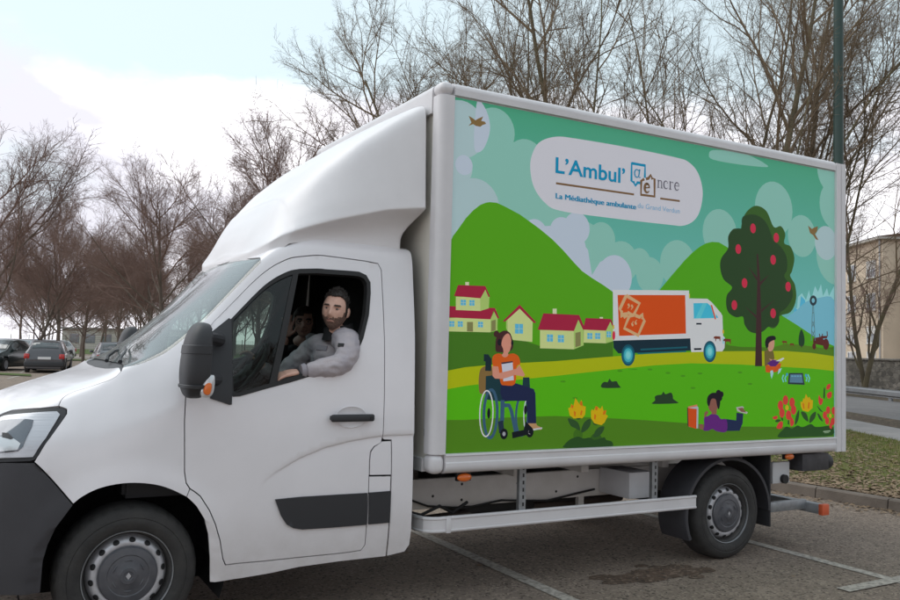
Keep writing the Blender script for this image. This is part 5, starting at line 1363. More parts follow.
jk = garment('jacket', [fat(tors[:3], 1.10, .012)+[(base+Vector((.005, .0, .0)), (.118, .10))], fat(armN, 1.12, .016)[:-1]+[(elb.lerp(wri, .80), .046), (elb.lerp(wri, .93), .040)], fat(armF, 1.12, .014)[:-1]+[(elb2.lerp(wri2, .92), .042)]], JACK, drv, inv, .008, 4, .0065, 9)
# collar, cuff, pocket flap, sleeve patch
cb = bmesh.new(); rings = []
for zz, rr, hh in ((-.025, .096, 0), (-.005, .091, .0), (.02, .086, .0), (.052, .083, .0), (.048, .070, 0), (-.02, .070, 0)):
    ring = []
    for k in range(28):
        t = 2*PI*k/28
        ring.append(cb.verts.new(inv @ (base+Vector((.012-.0*zz, .0, .015))+Vector((math.cos(t)*rr*1.05, math.sin(t)*rr, zz+.016*math.cos(t)+.006*mnoise.noise(Vector((k*.7, zz*20, 0))))))))
    rings.append(ring)
for a, b in zip(rings[:-1], rings[1:]):
    for k in range(28): cb.faces.new((a[k], a[(k+1) % 28], b[(k+1) % 28], b[k]))
from_bm('collar', cb, KNIT, jk, 60)
cuff = bmesh.new(); c0, c1 = elb.lerp(wri, .90), elb.lerp(wri, 1.0)
add_tube(cuff, [inv @ c0, inv @ elb.lerp(wri, .93), inv @ c1], [.041, .042, .037], 20); from_bm('cuff', cuff, JACKD, jk, 60)
def on_jacket(q, size, ang, name, m, lift=.004):
    """small flat patch laid on the jacket where the pixel ray meets it"""
    o, d = ray(q); dg = bpy.context.evaluated_depsgraph_get()
    bv = BVHTree.FromPolygons([v.co+root_l for v in jk.data.vertices], [tuple(p.vertices) for p in jk.data.polygons])
    loc, nr, i, _ = bv.ray_cast(Vector(o), Vector(d))
    if loc is None: return
    if nr.dot(Vector(d)) > 0: nr = -nr
    ex = Vector(_r)-nr*nr.dot(Vector(_r)); ex.normalize(); ex = Matrix.Rotation(rad(ang), 3, nr) @ ex; ey = nr.cross(ex)
    b = bmesh.new(); g = []
    for a, c, l in ((-1, -1, 0), (1, -1, 0), (1, 1, 0), (-1, 1, 0), (-.9, -.9, 1), (.9, -.9, 1), (.9, .9, 1), (-.9, .9, 1)):
        g.append(b.verts.new(inv @ (loc+ex*a*size[0]+ey*c*size[1]+nr*(-.01+(lift+.01)*l))))
    for k in range(4): b.faces.new((g[k], g[(k+1) % 4], g[4+(k+1) % 4], g[4+k]))
    b.faces.new(g[4:]); from_bm(name, b, m, jk, None)
root_l = drv.location
on_jacket((341, 345), (.020, .011), -8, 'sleeve_patch', BLACKMET, .005)
on_jacket((322, 348), (.040, .017), -14, 'pocket_flap', JACKD, .006)
leg_o = garment('trousers', [fat(l, 1.08, .008) for l in legs], TROUS, drv, inv, .012, 2, .002)

# ---- the passenger, further in, waving
H2 = un((304, 323), y=.28)
look2 = (Vector((CP[0], CP[1], CP[2]))-H2).normalized()
pel2 = Vector((1.27, .48, 1.06)); ch2 = Vector((1.29, .44, 1.42)); bs2 = Vector((1.30, .36, 1.54))
t2 = [(pel2, (.145, .12)), (Vector((1.28, .47, 1.22)), (.13, .11)), (ch2, (.145, .115)), (bs2, (.08, .07))]
wr = un((287, 337), y=.02); el = Vector((1.08, .10, 1.44))
aN = [(Vector((1.29, .36, 1.49)), .062), (Vector((1.24, .24, 1.47)), .055), (el, .042), (wr, .027)]
aF = [(Vector((1.3, .5, 1.49)), .062), (Vector((1.28, .62, 1.46)), .055), (Vector((1.15, .66, 1.22)), .042), (Vector((.98, .52, 1.16)), .027)]
hw = hand_chains(wr, Vector((.06, .02, 1)), look2, .12, .5, .95, left=False)
hf = hand_chains(Vector((.98, .52, 1.16)), Vector((-.8, -.4, -.1)), Vector((0, 0, -1)), .5, .1, .95, left=True)
lg2 = [[(pel2+Vector((0, s*.085, 0)), .088), (Vector((.88, .48+s*.11, 1.05)), .066), (Vector((.66, .48+s*.1, .72)), .05), (Vector((.6, .48+s*.1, .62)), .04)] for s in (-1, 1)]
pas, pbody, HM, HV, HF, inv, add = build_person('passenger in dark clothes and glasses waving from the far seat', H2, look2, Vector((0, 0, 1)), (H2+Vector((.02, .02, -.11)), bs2), t2, [aN, aF], hw+hf, lg2, SKIN2, None, None, True)
def scalp2(c): return (c.z > .075) or (c.y < .02 and c.z > -.09) or (abs(c.x) > .060 and c.y < .045 and c.z > -.07) or (c.z > .055 and c.x > .005)
PV, PF = patch(HV, HF, scalp2, lambda p: .012*(1+.4*mnoise.noise(p*60))+.006*(p.z > .05))
add('hair', PV, PF, HAIRB)
gb = bmesh.new()
for sx in (-1, 1): add_tube(gb, [toW_ for toW_ in [(inv @ HM) @ Vector((sx*.032+.023*math.cos(t), .092-.006*abs(math.cos(t)), .008+.017*math.sin(t))) for t in np.linspace(0, 2*PI, 19)]], .0018, 5, False)
add_tube(gb, [(inv @ HM) @ Vector((-.009, .097, .010)), (inv @ HM) @ Vector((.009, .097, .010))], .0016, 5)
from_bm('glasses', gb, BLACKMET, pbody)
garment('coat', [fat(t2[:3], 1.10, .012)+[(bs2+Vector((0, 0, -.02)), (.095, .08))], fat(aN, 1.1, .014)[:-1]+[(el.lerp(wr, .85), .038)], fat(aF, 1.1, .014)[:-1]+[(aF[2][0].lerp(aF[3][0], .9), .038)]], KNIT, pas, inv, .010, 3, .005)
s0 = un((313, 338), y=.20); s1 = un((309, 352), y=.20)
garment('scarf', [[(s0+Vector((.0, .06, .03)), (.05, .03)), (s0, (.055, .028)), (s0.lerp(s1, .5), (.05, .022)), (s1, (.045, .018)), (s1+Vector((-.02, 0, -.10)), (.02, .012))]], SCARF, pas, inv, .007, 3, .006, 14)
garment('trousers', [fat(l, 1.08, .008) for l in lg2], PANTS, pas, inv, .012, 2, .002)
# folded green cloth on the driver's lap side of the sill
# ================================================================== ground and surroundings
def ground_mat(name, c1, c2, c3, s1, s2, rough=.9, speck=None, bump=.4, bs=90):
    m = bpy.data.materials.new(name); m.use_nodes = True; nt = m.node_tree; n = nt.nodes; L = nt.links; b = n['Principled BSDF']
    b.inputs['Roughness'].default_value = rough; b.inputs['Specular IOR Level'].default_value = .3
    tc = n.new('ShaderNodeTexCoord')
    def noise(sc, det=6, ro=.6):
        z = n.new('ShaderNodeTexNoise'); z.inputs['Scale'].default_value = sc; z.inputs['Detail'].default_value = det; z.inputs['Roughness'].default_value = ro; L.new(tc.outputs['Object'], z.inputs['Vector']); return z.outputs['Fac']
    def ramp(v, a, c): r = n.new('ShaderNodeMapRange'); r.inputs['From Min'].default_value = a; r.inputs['From Max'].default_value = c; L.new(v, r.inputs['Value']); return r.outputs['Result']
    def mix(f, a, c):
        x = n.new('ShaderNodeMix'); x.data_type = 'RGBA'; L.new(f, x.inputs['Factor'])
        for k, v in (('A', a), ('B', c)):
            if isinstance(v, tuple): x.inputs[k].default_value = (*v, 1)
            else: L.new(v, x.inputs[k])
        return x.outputs['Result']
    o = mix(ramp(noise(s1), .38, .66), c1, c2)
    o = mix(ramp(noise(s2, 8, .7), .52, .68), o, c3)
    if speck:
        v = n.new('ShaderNodeTexVoronoi'); v.inputs['Scale'].default_value = speck[0]; L.new(tc.outputs['Object'], v.inputs['Vector'])
        hs = n.new('ShaderNodeSeparateColor'); L.new(v.outputs['Color'], hs.inputs[0])
        o = mix(ramp(hs.outputs[0], .72, 1.0), o, speck[1]); o = mix(ramp(hs.outputs[1], .78, 1.0), o, speck[2])
    L.new(o, b.inputs['Base Color'])
    bn = noise(bs, 5, .7); bp = n.new('ShaderNodeBump'); bp.inputs['Strength'].default_value = bump; bp.inputs['Distance'].default_value = .012
    L.new(bn, bp.inputs['Height']); L.new(bp.outputs['Normal'], b.inputs['Normal'])
    MATS[name] = m; return m
ASPH = ground_mat('car_park_asphalt', (.255, .200, .158), (.205, .163, .132), (.31, .245, .195), .55, 2.2, .88, (66, (.37, .30, .24), (.06, .046, .038)), .9, 120)
ROADM = ground_mat('road_asphalt', (.16, .155, .155), (.13, .125, .125), (.19, .18, .17), .4, 3, .9, None, .3, 60)
GRASSG = ground_mat('mossy_grass_ground', (.115, .125, .030), (.080, .095, .022), (.15, .11, .055), .9, 5.0, .95, (22, (.17, .125, .075), (.05, .04, .025)), .9, 40)
EARTH = ground_mat('leaf_litter', (.085, .062, .042), (.06, .052, .03), (.13, .10, .07), 1.2, 6, .95, (18, (.17, .12, .08), (.04, .03, .022)), .9, 40)
LINE = mat('road_paint', (.52, .47, .41), .8, var=.75, vscale=26, col2=(.16, .145, .13), detail=10)
KERBM = mat('kerb_stone', (.17, .14, .115), .85, var=.4, vscale=4, bump=.4, bscale=60)
LAWN = ground_mat('lawn', (.075, .12, .022), (.06, .095, .02), (.13, .12, .05), .3, 3, .95, None, .5, 40)

def sheet(name, pts, z, m, kind='structure', sub=0):
    me = bpy.data.meshes.new(name); me.from_pydata([(p[0], p[1], z) for p in pts], [], [tuple(range(len(pts)))]); 
    o = link(name, me, None, m); o['kind'] = kind; return o
g_ = bmesh.new(); R_ = 900
bmesh.ops.create_grid(g_, x_segments=24, y_segments=24, size=R_)
structure(from_bm('ground', g_, ASPH, None, None)).location = (0, 0, 0)
# painted bays
def line_(a, b, w=.10, z=.004):
    a = Vector(a); b = Vector(b); d = (b-a).normalized(); nn = Vector((-d.y, d.x))*w/2
    return [(a+nn).to_tuple(), (b+nn).to_tuple(), (b-nn).to_tuple(), (a-nn).to_tuple()]
for k, x in enumerate((-2.3, .10, 2.55, 4.96, 7.36)):
    if x < 7: sheet('bay_line', line_((x+.02, -2.32), (x+.02, 3.6)), .004, LINE)
_a = un((843, 591), z=0); _b = un((912, 577.5), z=0); sheet('bay_line', line_((_a.x, _a.y), (_b.x, _b.y), .10), .008, LINE)
# kerb and verge on the right
def kx(y): return 7.412-.0918*(y-1.033)
ys = [-14, -9, -6, -4, -2.5, -1.2, -.2, .6, 1.2, 2, 3, 4.5, 6.5, 9, 12, 16, 20]
kb = bmesh.new()
for a, c in zip(ys[:-1], ys[1:]):
    nseg = max(1, int((c-a)/1.0))
    for q in range(nseg):
        y0 = a+(c-a)*q/nseg+.006; y1 = a+(c-a)*(q+1)/nseg-.006
        P = []
        for y in (y0, y1): P.append([kb.verts.new((kx(y)+o[0], y, o[1])) for o in ((0, 0), (.012, .105), (.03, .12), (.14, .12), (.14, 0))])
        for i in range(4): kb.faces.new((P[0][i], P[1][i], P[1][i+1], P[0][i+1]))
        kb.faces.new(P[0]); kb.faces.new(P[1])
ko = from_bm('kerb', kb, KERBM, None, 30); ko['kind'] = 'structure'
RD = Vector((.515, .857)); RN = Vector((.857, -.515))            # along / across the road behind the verge
def rp(s, t): return (RD.x*s+RN.x*t, RD.y*s+RN.y*t)
# verge sheet: from the kerb to the path, gently rolling
vb = bmesh.new(); grid = []
for iy, y in enumerate(np.linspace(-14, 30, 90)):
    row = []
    for q in np.linspace(0, 1, 34):
        xk = kx(float(np.clip(y, -14, 20)))+.138; xe = (9.9+.515*y)/.857 if True else 0
        xe = max(xe, xk+.3); x = xk+(xe-xk)*q
        row.append(vb.verts.new((x, y, .112+.10*math.sin(PI*q)*min(1, (xe-xk)/6)+.03*mnoise.noise(Vector((x*.5, y*.5, 0)))*math.sin(PI*q))))
    grid.append(row)
for a, c in zip(grid[:-1], grid[1:]):
    for k in range(33): vb.faces.new((a[k], a[k+1], c[k+1], c[k]))
vo_ = from_bm('grass_verge', vb, GRASSG, None, 60); vo_['kind'] = 'structure'
VBVH = BVHTree.FromPolygons([v.co.copy() for v in vo_.data.vertices], [tuple(p.vertices) for p in vo_.data.polygons])
sheet('footpath', [rp(-30, 9.9), rp(-30, 11.3), rp(60, 11.3), rp(60, 9.9)], .118, mat('path_concrete', (.30, .285, .275), .9, var=.25, vscale=2, bump=.3, bscale=60))
sheet('road_verge', [rp(-30, 11.3), rp(-30, 12.6), rp(60, 12.6), rp(60, 11.3)], .114, EARTH)
sheet('road', [rp(-30, 12.6), rp(-30, 17.2), rp(60, 17.2), rp(60, 12.6)], .10, ROADM)
bk = bmesh.new(); rows = []
for s_ in np.linspace(-25, 100, 80):
    rows.append([bk.verts.new((*rp(s_, t), z+.05*mnoise.noise(Vector((s_*.3, t, 0))))) for t, z in ((17.2, .10), (17.6, .06), (18.6, .04), (20.2, .10), (21.5, .12))])
for a, c in zip(rows[:-1], rows[1:]):
    for k in range(4): bk.faces.new((a[k], a[k+1], c[k+1], c[k]))
from_bm('bank', bk, EARTH, None, 60)['kind'] = 'structure'

# ---- fallen leaves and grass blades (nobody could count them)
def scatter(name, N, place, m, size, label=None, blade=False):
    V = []; F = []; k = 0
    for _ in range(N):
        p = place()
        if p is None: continue
        s = size*random.uniform(.55, 1.3); a = random.uniform(0, 2*PI); ca, sa = math.cos(a), math.sin(a); n0 = len(V)
        if blade:
            h = s*random.uniform(.7, 1.4); lx, ly = random.uniform(-.5, .5)*h, random.uniform(-.5, .5)*h; w_ = .004+.0006*s*10
            V += [p+Vector((-ca*w_, -sa*w_, 0)), p+Vector((ca*w_, sa*w_, 0)), p+Vector((lx, ly, h))]; F.append((n0, n0+1, n0+2))
        else:
            t = [random.uniform(-.25, .45)*s for _ in range(4)]
            for (u_, v_), tz in zip(((-1, 0), (0, -.5), (1, 0), (0, .55)), t): V.append(p+Vector(((u_*ca-v_*sa)*s, (u_*sa+v_*ca)*s, .006+max(0, tz))))
            F.append((n0, n0+1, n0+2, n0+3))
    o = mk(name, V, F, m, None, None); o['kind'] = 'stuff'; return o
def vz(x, y):
    l, nr, i, d = VBVH.ray_cast(Vector((x, y, 3)), Vector((0, 0, -1))); return None if l is None else l
def pv(y0=-4, y1=8, bias=1.0):
    def f():
        y = random.uniform(y0, y1); xk = kx(y)+.14; xe = (9.9+.515*y)/.857; x = xk+(xe-xk)*random.random()**bias; return vz(x, y)
    return f
LEAF = mat('dead_leaf', (.16, .105, .06), .8, var=.7, vscale=3.3, col2=(.28, .20, .13))
LEAF2 = mat('pale_leaf', (.30, .225, .15), .8, var=.5, vscale=2.3, col2=(.17, .11, .065))
scatter('fallen_leaves', 15000, pv(-3, 7, 2.9), LEAF, .032); scatter('fallen_leaves', 5200, pv(-3, 7, 2.6), LEAF2, .030)
GB = mat('grass_blade', (.105, .15, .025), .7, var=.5, vscale=1.1, col2=(.20, .175, .045))
scatter('grass', 30000, pv(-3, 9, .42), GB, .045, blade=True)
def pk():
    y = random.uniform(-3, 4); return Vector((kx(y)-abs(random.gauss(0, .20)), y, .002))
scatter('fallen_leaves', 900, pk, LEAF, .028)
def pg():
    p = Vector((random.uniform(1, 7.6), random.uniform(-2.8, 1.5), .002)); return p
scatter('fallen_leaves', 60, pg, LEAF2, .022)
def pgr():
    return Vector((random.uniform(.2, 7.6), random.uniform(-2.6, 1.2), .001))
scatter('grit', 2600, pgr, mat('grit', (.24, .21, .18), .9, var=.6, vscale=2, col2=(.11, .095, .08)), .007)
# brown stain by the side guard: thin film of mud
def blob(c, rx, ry, n=40, seed=0): return [(c[0]+rx*math.cos(t)*(1+.35*mnoise.noise(Vector((math.cos(t)*1.5+seed, math.sin(t)*1.5, 0)))), c[1]+ry*math.sin(t)*(1+.35*mnoise.noise(Vector((math.cos(t)*1.5, math.sin(t)*1.5+seed, 3))))) for t in np.linspace(0, 2*PI, n, endpoint=False)]
c_st = un((655, 575), z=0); MUD = ground_mat('mud_stain', (.125, .082, .056), (.10, .070, .05), (.165, .12, .088), 3, 9, .8, (48, (.26, .19, .14), (.05, .04, .03)), .8, 120)
_rm = random.Random(8)
_mb = bmesh.new()
for k in range(26):
    cx_, cy_ = c_st.x+_rm.gauss(0, .22), c_st.y+_rm.gauss(0, .09); R0 = _rm.uniform(.03, .13)
    _mb.faces.new([_mb.verts.new((q[0], q[1], .0022+.0001*k)) for q in blob((cx_, cy_), R0*1.5, R0*.8, 22, seed=k*1.7)])
from_bm('mud_patch', _mb, MUD, None, None)['kind'] = 'stuff'

# ---- guard rail, stone wall, building
tg = thing('guard_rail', 'galvanised steel guard rail on short posts along the road behind the verge', 'guard rail', (*rp(14, 17.5), .1))
def rel(o, p): return tuple(p[i]-o.location[i] for i in range(3))
gbm = bmesh.new(); pr = [(-.03, -.15), (-.035, -.12), (.03, -.07), (.03, -.02), (-.03, 0), (.03, .02), (.03, .07), (-.035, .12), (-.03, .15), (-.025, .15), (-.03, .12), (.036, .07), (.036, -.07), (-.03, -.12), (-.025, -.15)]
def railz(s_): return .72
rr_ = []
for s_ in np.linspace(-20, 70, 46): rr_.append([gbm.verts.new(rel(tg, (*rp(s_, 17.45-o[0]), .34+o[1]))) for o in pr])
for a, c in zip(rr_[:-1], rr_[1:]):
    for k in range(len(pr)): gbm.faces.new((a[k], a[(k+1) % len(pr)], c[(k+1) % len(pr)], c[k]))
from_bm('rail_beam', gbm, mat('old_galvanised', (.30, .31, .32), .5, metal=.4, var=.3, vscale=3), tg, 30)
for s_ in range(-18, 70, 4):
    p = rp(s_, 17.58); box('rail_post', rel(tg, (p[0]-.05, p[1]-.06, .05)), rel(tg, (p[0]+.05, p[1]+.06, .42)), GALV, tg)
def wallmat():
    m = bpy.data.materials.new('rubble_wall'); m.use_nodes = True; nt = m.node_tree; n = nt.nodes; L = nt.links; b = n['Principled BSDF']; b.inputs['Roughness'].default_value = .95
    tc = n.new('ShaderNodeTexCoord'); mp = n.new('ShaderNodeMapping'); mp.inputs['Scale'].default_value = (2.2, 2.2, 4.2); L.new(tc.outputs['Object'], mp.inputs['Vector'])
    v = n.new('ShaderNodeTexVoronoi'); v.inputs['Scale'].default_value = 1.3; L.new(mp.outputs['Vector'], v.inputs['Vector'])
    ve = n.new('ShaderNodeTexVoronoi'); ve.feature = 'DISTANCE_TO_EDGE'; ve.inputs['Scale'].default_value = 1.3; L.new(mp.outputs['Vector'], ve.inputs['Vector'])
    cr = n.new('ShaderNodeValToRGB'); cr.color_ramp.elements[0].color = (.10, .09, .078, 1); cr.color_ramp.elements[1].color = (.26, .235, .20, 1)
    sc = n.new('ShaderNodeSeparateColor'); L.new(v.outputs['Color'], sc.inputs[0]); L.new(sc.outputs[0], cr.inputs[0])
    mr = n.new('ShaderNodeMapRange'); mr.inputs['From Max'].default_value = .06; L.new(ve.outputs['Distance'], mr.inputs['Value'])
    mx = n.new('ShaderNodeMix'); mx.data_type = 'RGBA'; mx.inputs['A'].default_value = (.15, .14, .125, 1); L.new(mr.outputs['Result'], mx.inputs['Factor']); L.new(cr.outputs[0], mx.inputs['B'])
    nz = n.new('ShaderNodeTexNoise'); nz.inputs['Scale'].default_value = .9; nz.inputs['Detail'].default_value = 8; L.new(tc.outputs['Object'], nz.inputs['Vector'])
    m2 = n.new('ShaderNodeMix'); m2.data_type = 'RGBA'; m2.blend_type = 'MULTIPLY'; m2.inputs['Factor'].default_value = .8; L.new(mx.outputs['Result'], m2.inputs['A'])
    r2 = n.new('ShaderNodeValToRGB'); r2.color_ramp.elements[0].position = .35; r2.color_ramp.elements[0].color = (.45, .45, .42, 1); r2.color_ramp.elements[1].position = .65; L.new(nz.outputs['Fac'], r2.inputs[0]); L.new(r2.outputs[0], m2.inputs['B'])
    L.new(m2.outputs['Result'], b.inputs['Base Color']); bp = n.new('ShaderNodeBump'); bp.inputs['Strength'].default_value = .8; bp.inputs['Distance'].default_value = .04; L.new(mr.outputs['Result'], bp.inputs['Height']); L.new(bp.outputs['Normal'], b.inputs['Normal'])
    return m
Mrd = Matrix(((RD.x, RN.x, 0, 0), (RD.y, RN.y, 0, 0), (0, 0, 1, 0), (0, 0, 0, 1)))      # local x along the road, local y away from the van
def rbox(name, lo, hi, m, parent=None, bevel=0):
    return box(name, lo, hi, m, parent, bevel)
wl_ = thing('stone_wall', 'old grey rubble stone wall with a flat coping in front of the building', 'wall', (*rp(36, 21.3), .0), math.atan2(RD.y, RD.x))
# in the local frame of the rotated empty: +x along the road, -y away from the van
box('wall_face', (-50, -.5, -.2), (60, 0, 1.55), wallmat(), wl_)
for k in range(-14, 34, 2): box('coping_stone', (k+.01, -.55, 1.552), (k+1.99, .06, 1.64), mat('coping', (.24, .225, .20), .9, var=.4, vscale=3), wl_, .015)

REN = mat('cream_render', (.66, .54, .41), .9, var=.14, vscale=.6, bump=.15, bscale=40)
bl = thing('apartment_block', 'cream rendered apartment block with white framed windows behind the stone wall', 'building', (*rp(54.3, 31.0), .0), math.atan2(RD.y, RD.x))
FR = mat('window_frame_white', (.68, .68, .66), .5); PANE = mat('window_pane', (.05, .06, .075), .08, coat=1, var=.7, vscale=.8, col2=(.16, .18, .2)); SHUT = mat('rolled_shutter', (.62, .60, .57), .6)
BX0, BX1, BH = 0.0, 26.0, 10.1
box('facade', (BX0, -10, -.3), (BX1, 0, BH), REN, bl)
box('plinth', (BX0-.03, .0025, -.3), (BX1+.03, .06, .9), mat('plinth_grey', (.30, .28, .26), .9, var=.3, vscale=2), bl)
box('eave', (BX0-.4, -10.3, BH+.002), (BX1+.4, .45, BH+.18), mat('eave_board', (.45, .42, .38), .8), bl)
rf = extrude('roof', [(.5, BH+.18), (-5, BH+1.0), (-10.5, BH+.18)], BX0-.45, BX1+.45, mat('roof_tiles', (.20, .115, .085), .85, var=.45, vscale=5, bump=.6, bscale=18), bl)
for row, z in enumerate((.9, 2.75, 5.15, 7.5)):
    for x in np.arange(BX0+1.0, BX1-1, 3.1):
        w_, hh = 1.35, 1.25
        fr = bmesh.new()
        for a, c in (((x, .003, z), (x+w_, .05, z+.07)), ((x, .003, z+hh-.07), (x+w_, .05, z+hh)), ((x, .003, z+.071), (x+.07, .05, z+hh-.071)), ((x+w_-.07, .003, z+.071), (x+w_, .05, z+hh-.071)), ((x+w_/2-.035, .003, z+.071), (x+w_/2+.035, .048, z+hh-.071))): add_box(fr, a, c)
        win_ = from_bm('window', fr, FR, bl, None)
        box('pane', (x+.071, .004, z+.071), (x+w_-.071, .012, z+hh-.071), PANE, win_)
        box('window_sill', (x-.08, .0035, z-.075), (x+w_+.08, .10, z-.003), mat('sill_stone', (.5, .47, .42), .8), win_)
        if (row, int(x*7)) in () or random.random() < .3: box('shutter', (x+.072, .0125, z+hh*.55), (x+w_-.072, .03, z+hh-.072), SHUT, win_)
tube('downpipe', [(BX0+.25, .1, BH), (BX0+.25, .1, 0)], .055, mat('zinc', (.40, .41, .42), .5, metal=.5), bl)
# neighbour building, its corner shows at the right edge
b2 = thing('grey_house', 'grey white house gable standing just right of the cream apartment block', 'house', (*rp(48, 32.5), .0), math.atan2(RD.y, RD.x))
box('house_wall', (-8.0, -9, -.3), (5.2, 0, 9.0), mat('pale_render', (.56, .55, .54), .9, var=.15, vscale=.7), b2)
extrude('roof', [(-8.3, 9.0), (-1.4, 12.4), (5.5, 9.0)], -9.2, .3, mat('slate_roof', (.10, .10, .11), .7, var=.4, vscale=6), b2, 'y')

# ---- far left: lawn strips, mesh fence, pale hall, hedge
LD = 46.0
def gp(px_, dist):           # ground point under pixel column px_ at a given depth along the optical axis
    o, d = ray((px_, 341)); t = dist/float(d @ _f); return Vector((o[0]+t*d[0], o[1]+t*d[1], 0))
def quad_px(name, pxs, z, m): return sheet(name, [tuple(gp(a, b_))[:2] for a, b_ in pxs], z, m)
quad_px('grass_strip', [(-150, 36.5), (33, 33), (33, 34.6), (-150, 39)], .03, LAWN)
quad_px('grass_strip', [(-30, 62), (210, 54), (210, 58), (-30, 66)], .03, LAWN)
quad_px('path', [(-150, 80), (300, 72), (300, 62), (-150, 68)], .012, mat('far_path', (.32, .28, .24), .9, var=.2, vscale=.3))
quad_px('lawn', [(-200, 130), (330, 118), (330, 82), (-200, 88)], .03, LAWN)
for a, b_ in (((-40, 24), (18, 25.5)), ((10, 31), (26, 34.5)), ((84, 52), (90, 64)), ((22, 36), (32, 42))):
    p, q = gp(*a), gp(*b_); sheet('bay_line', line_((p.x, p.y), (q.x, q.y), .12, 0), .004, LINE)
fn = thing('mesh_fence', 'green wire mesh fence with slim posts across the far lawn', 'fence', tuple(gp(140, 96)))
GRN = mat('fence_green', (.02, .07, .04), .6)
p0, p1 = gp(-60, 102), gp(300, 92); dv_ = (p1-p0); L_ = dv_.length; dv_.normalize()
for k in np.arange(0, L_, 2.5):
    p = p0+dv_*k-fn.location; box('fence_post', (p.x-.03, p.y-.03, 0), (p.x+.03, p.y+.03, 1.9), GRN, fn)
fb_ = bmesh.new()
for z in np.arange(.1, 1.85, .2): add_tube(fb_, [p0-fn.location+Vector((0, 0, z)), p1-fn.location+Vector((0, 0, z))], .012, 4)
for k in np.arange(0, L_, .25): p = p0+dv_*k-fn.location; add_tube(fb_, [p+Vector((0, 0, .05)), p+Vector((0, 0, 1.85))], .006, 3)
from_bm('fence_mesh', fb_, GRN, fn, None)
hl_ = thing('school_hall', 'low pale hall with dark windows far behind the fence at left', 'building', tuple(gp(95, 128)))
hd_ = (gp(140, 126)-gp(50, 130)).normalized(); hl_.rotation_euler = (0, 0, math.atan2(hd_.y, hd_.x))
box('hall_wall', (-6, 0, 0), (16, 8, 3.0), mat('hall_render', (.50, .48, .43), .9, var=.12, vscale=.4), hl_)
box('flat_roof', (-6.3, -.3, 3.002), (16.3, 8.3, 3.3), mat('roof_edge', (.22, .21, .20), .8), hl_)
for k in range(7): wn = box('window', (-4.6+k*2.9, -.03, .9), (-2.9+k*2.9, -.002, 2.3), PANE, hl_)

# ---- green lamp post behind the box
lp_p = gp(838.5, 15.5); lp = thing('lamp_post', 'dark green round lamp post rising behind the rear corner of the van', 'lamp post', tuple(lp_p))
tube('pole', [(0, 0, 0), (0, 0, 1.0), (0, 0, 9.6)], [.11, .10, .085], mat('post_green', (.012, .045, .035), .45, var=.3, vscale=4), lp, 14)
lathe('pole_base', [(.10, 0), (.10, .5), (.075, .55)], (0, 0, 0), MATS['post_green'], lp, 'z', 16)
tube('lamp_arm', [(0, 0, 9.55), (-.15, -.35, 9.9), (-.3, -.9, 10.0)], .04, MATS['post_green'], lp, 8)
box('lantern', (-.42, -1.5, 9.93), (-.2, -.85, 10.08), mat('lantern_grey', (.3, .3, .3), .5), lp, .04)
# ================================================================== bare winter trees
BARK = mat('bark', (.125, .098, .080), .95, var=.5, vscale=5, col2=(.19, .155, .125), bump=.8, bscale=30, stretch=(1, 1, .25))
BARKM = mat('mossy_bark', (.115, .092, .066), .95, var=.8, vscale=2.2, col2=(.15, .13, .07), bump=.8, bscale=30)
TWIG = mat('twigs', (.205, .130, .104), .9, var=.4, vscale=1.2, col2=(.25, .165, .135))
TWIGM = mat('mossy_twigs', (.165, .115, .080), .9, var=.5, vscale=1.0, col2=(.22, .165, .10))
UP = np.array([0, 0, 1.0])
def unit(v): return v/(np.linalg.norm(v)+1e-12)
def branch_pts(rng, p, d, L, nseg, wander, lift):
    P = [p]; seg = L/nseg
    for k in range(nseg):
        d = unit(d+rng.normal(0, wander, 3)+UP*lift); P.append(P[-1]+d*seg)
    return np.array(P), d
def frame(d, roll):
    d = unit(d); e1 = unit(np.cross(d, UP+np.array([.013, .021, 0]))); e2 = np.cross(d, e1)
    c, s_ = math.cos(roll), math.sin(roll); return np.stack([e1*c+e2*s_, -e1*s_+e2*c, d], 1)
def spray(seed, n1, n2, thick):
    """a small spray of twigs, one unit long, growing along +z"""
    rng = np.random.default_rng(seed); out = []
    P, d = branch_pts(rng, np.zeros(3), np.array([0, 0, 1.0]), 1.0, 5, .13, 0); out.append((P, thick*np.linspace(1, .45, 6), 3))
    for k in range(n1):
        t = .12+.86*(k+rng.uniform(.1, .9))/n1; f = t*5; i = min(int(f), 4); q = P[i]+(P[i+1]-P[i])*(f-i)
        a = rng.uniform(0, 6.28); g = rng.uniform(.45, 1.0); ax = unit(P[i+1]-P[i]); fr = frame(ax, a); dd = unit(ax*math.cos(g)+fr[:, 0]*math.sin(g))
        L = rng.uniform(.34, .66)*(1-.45*t); P2_, d2 = branch_pts(rng, q, dd, L, 3, .16, 0); out.append((P2_, thick*.62*np.linspace(1, .5, 4), 3))
        for m in range(n2):
            if rng.random() < .25: continue
            j = rng.integers(0, 3); q2 = P2_[j]+(P2_[j+1]-P2_[j])*rng.random(); fr2 = frame(d2, rng.uniform(0, 6.28)); g2 = rng.uniform(.4, 1.0)
            d3 = unit(d2*math.cos(g2)+fr2[:, 0]*math.sin(g2)); P3, _ = branch_pts(rng, q2, d3, L*rng.uniform(.3, .6), 1, .1, 0); out.append((P3, thick*.5*np.array([1, .6]), 3))
    return tubes_arrays(out)
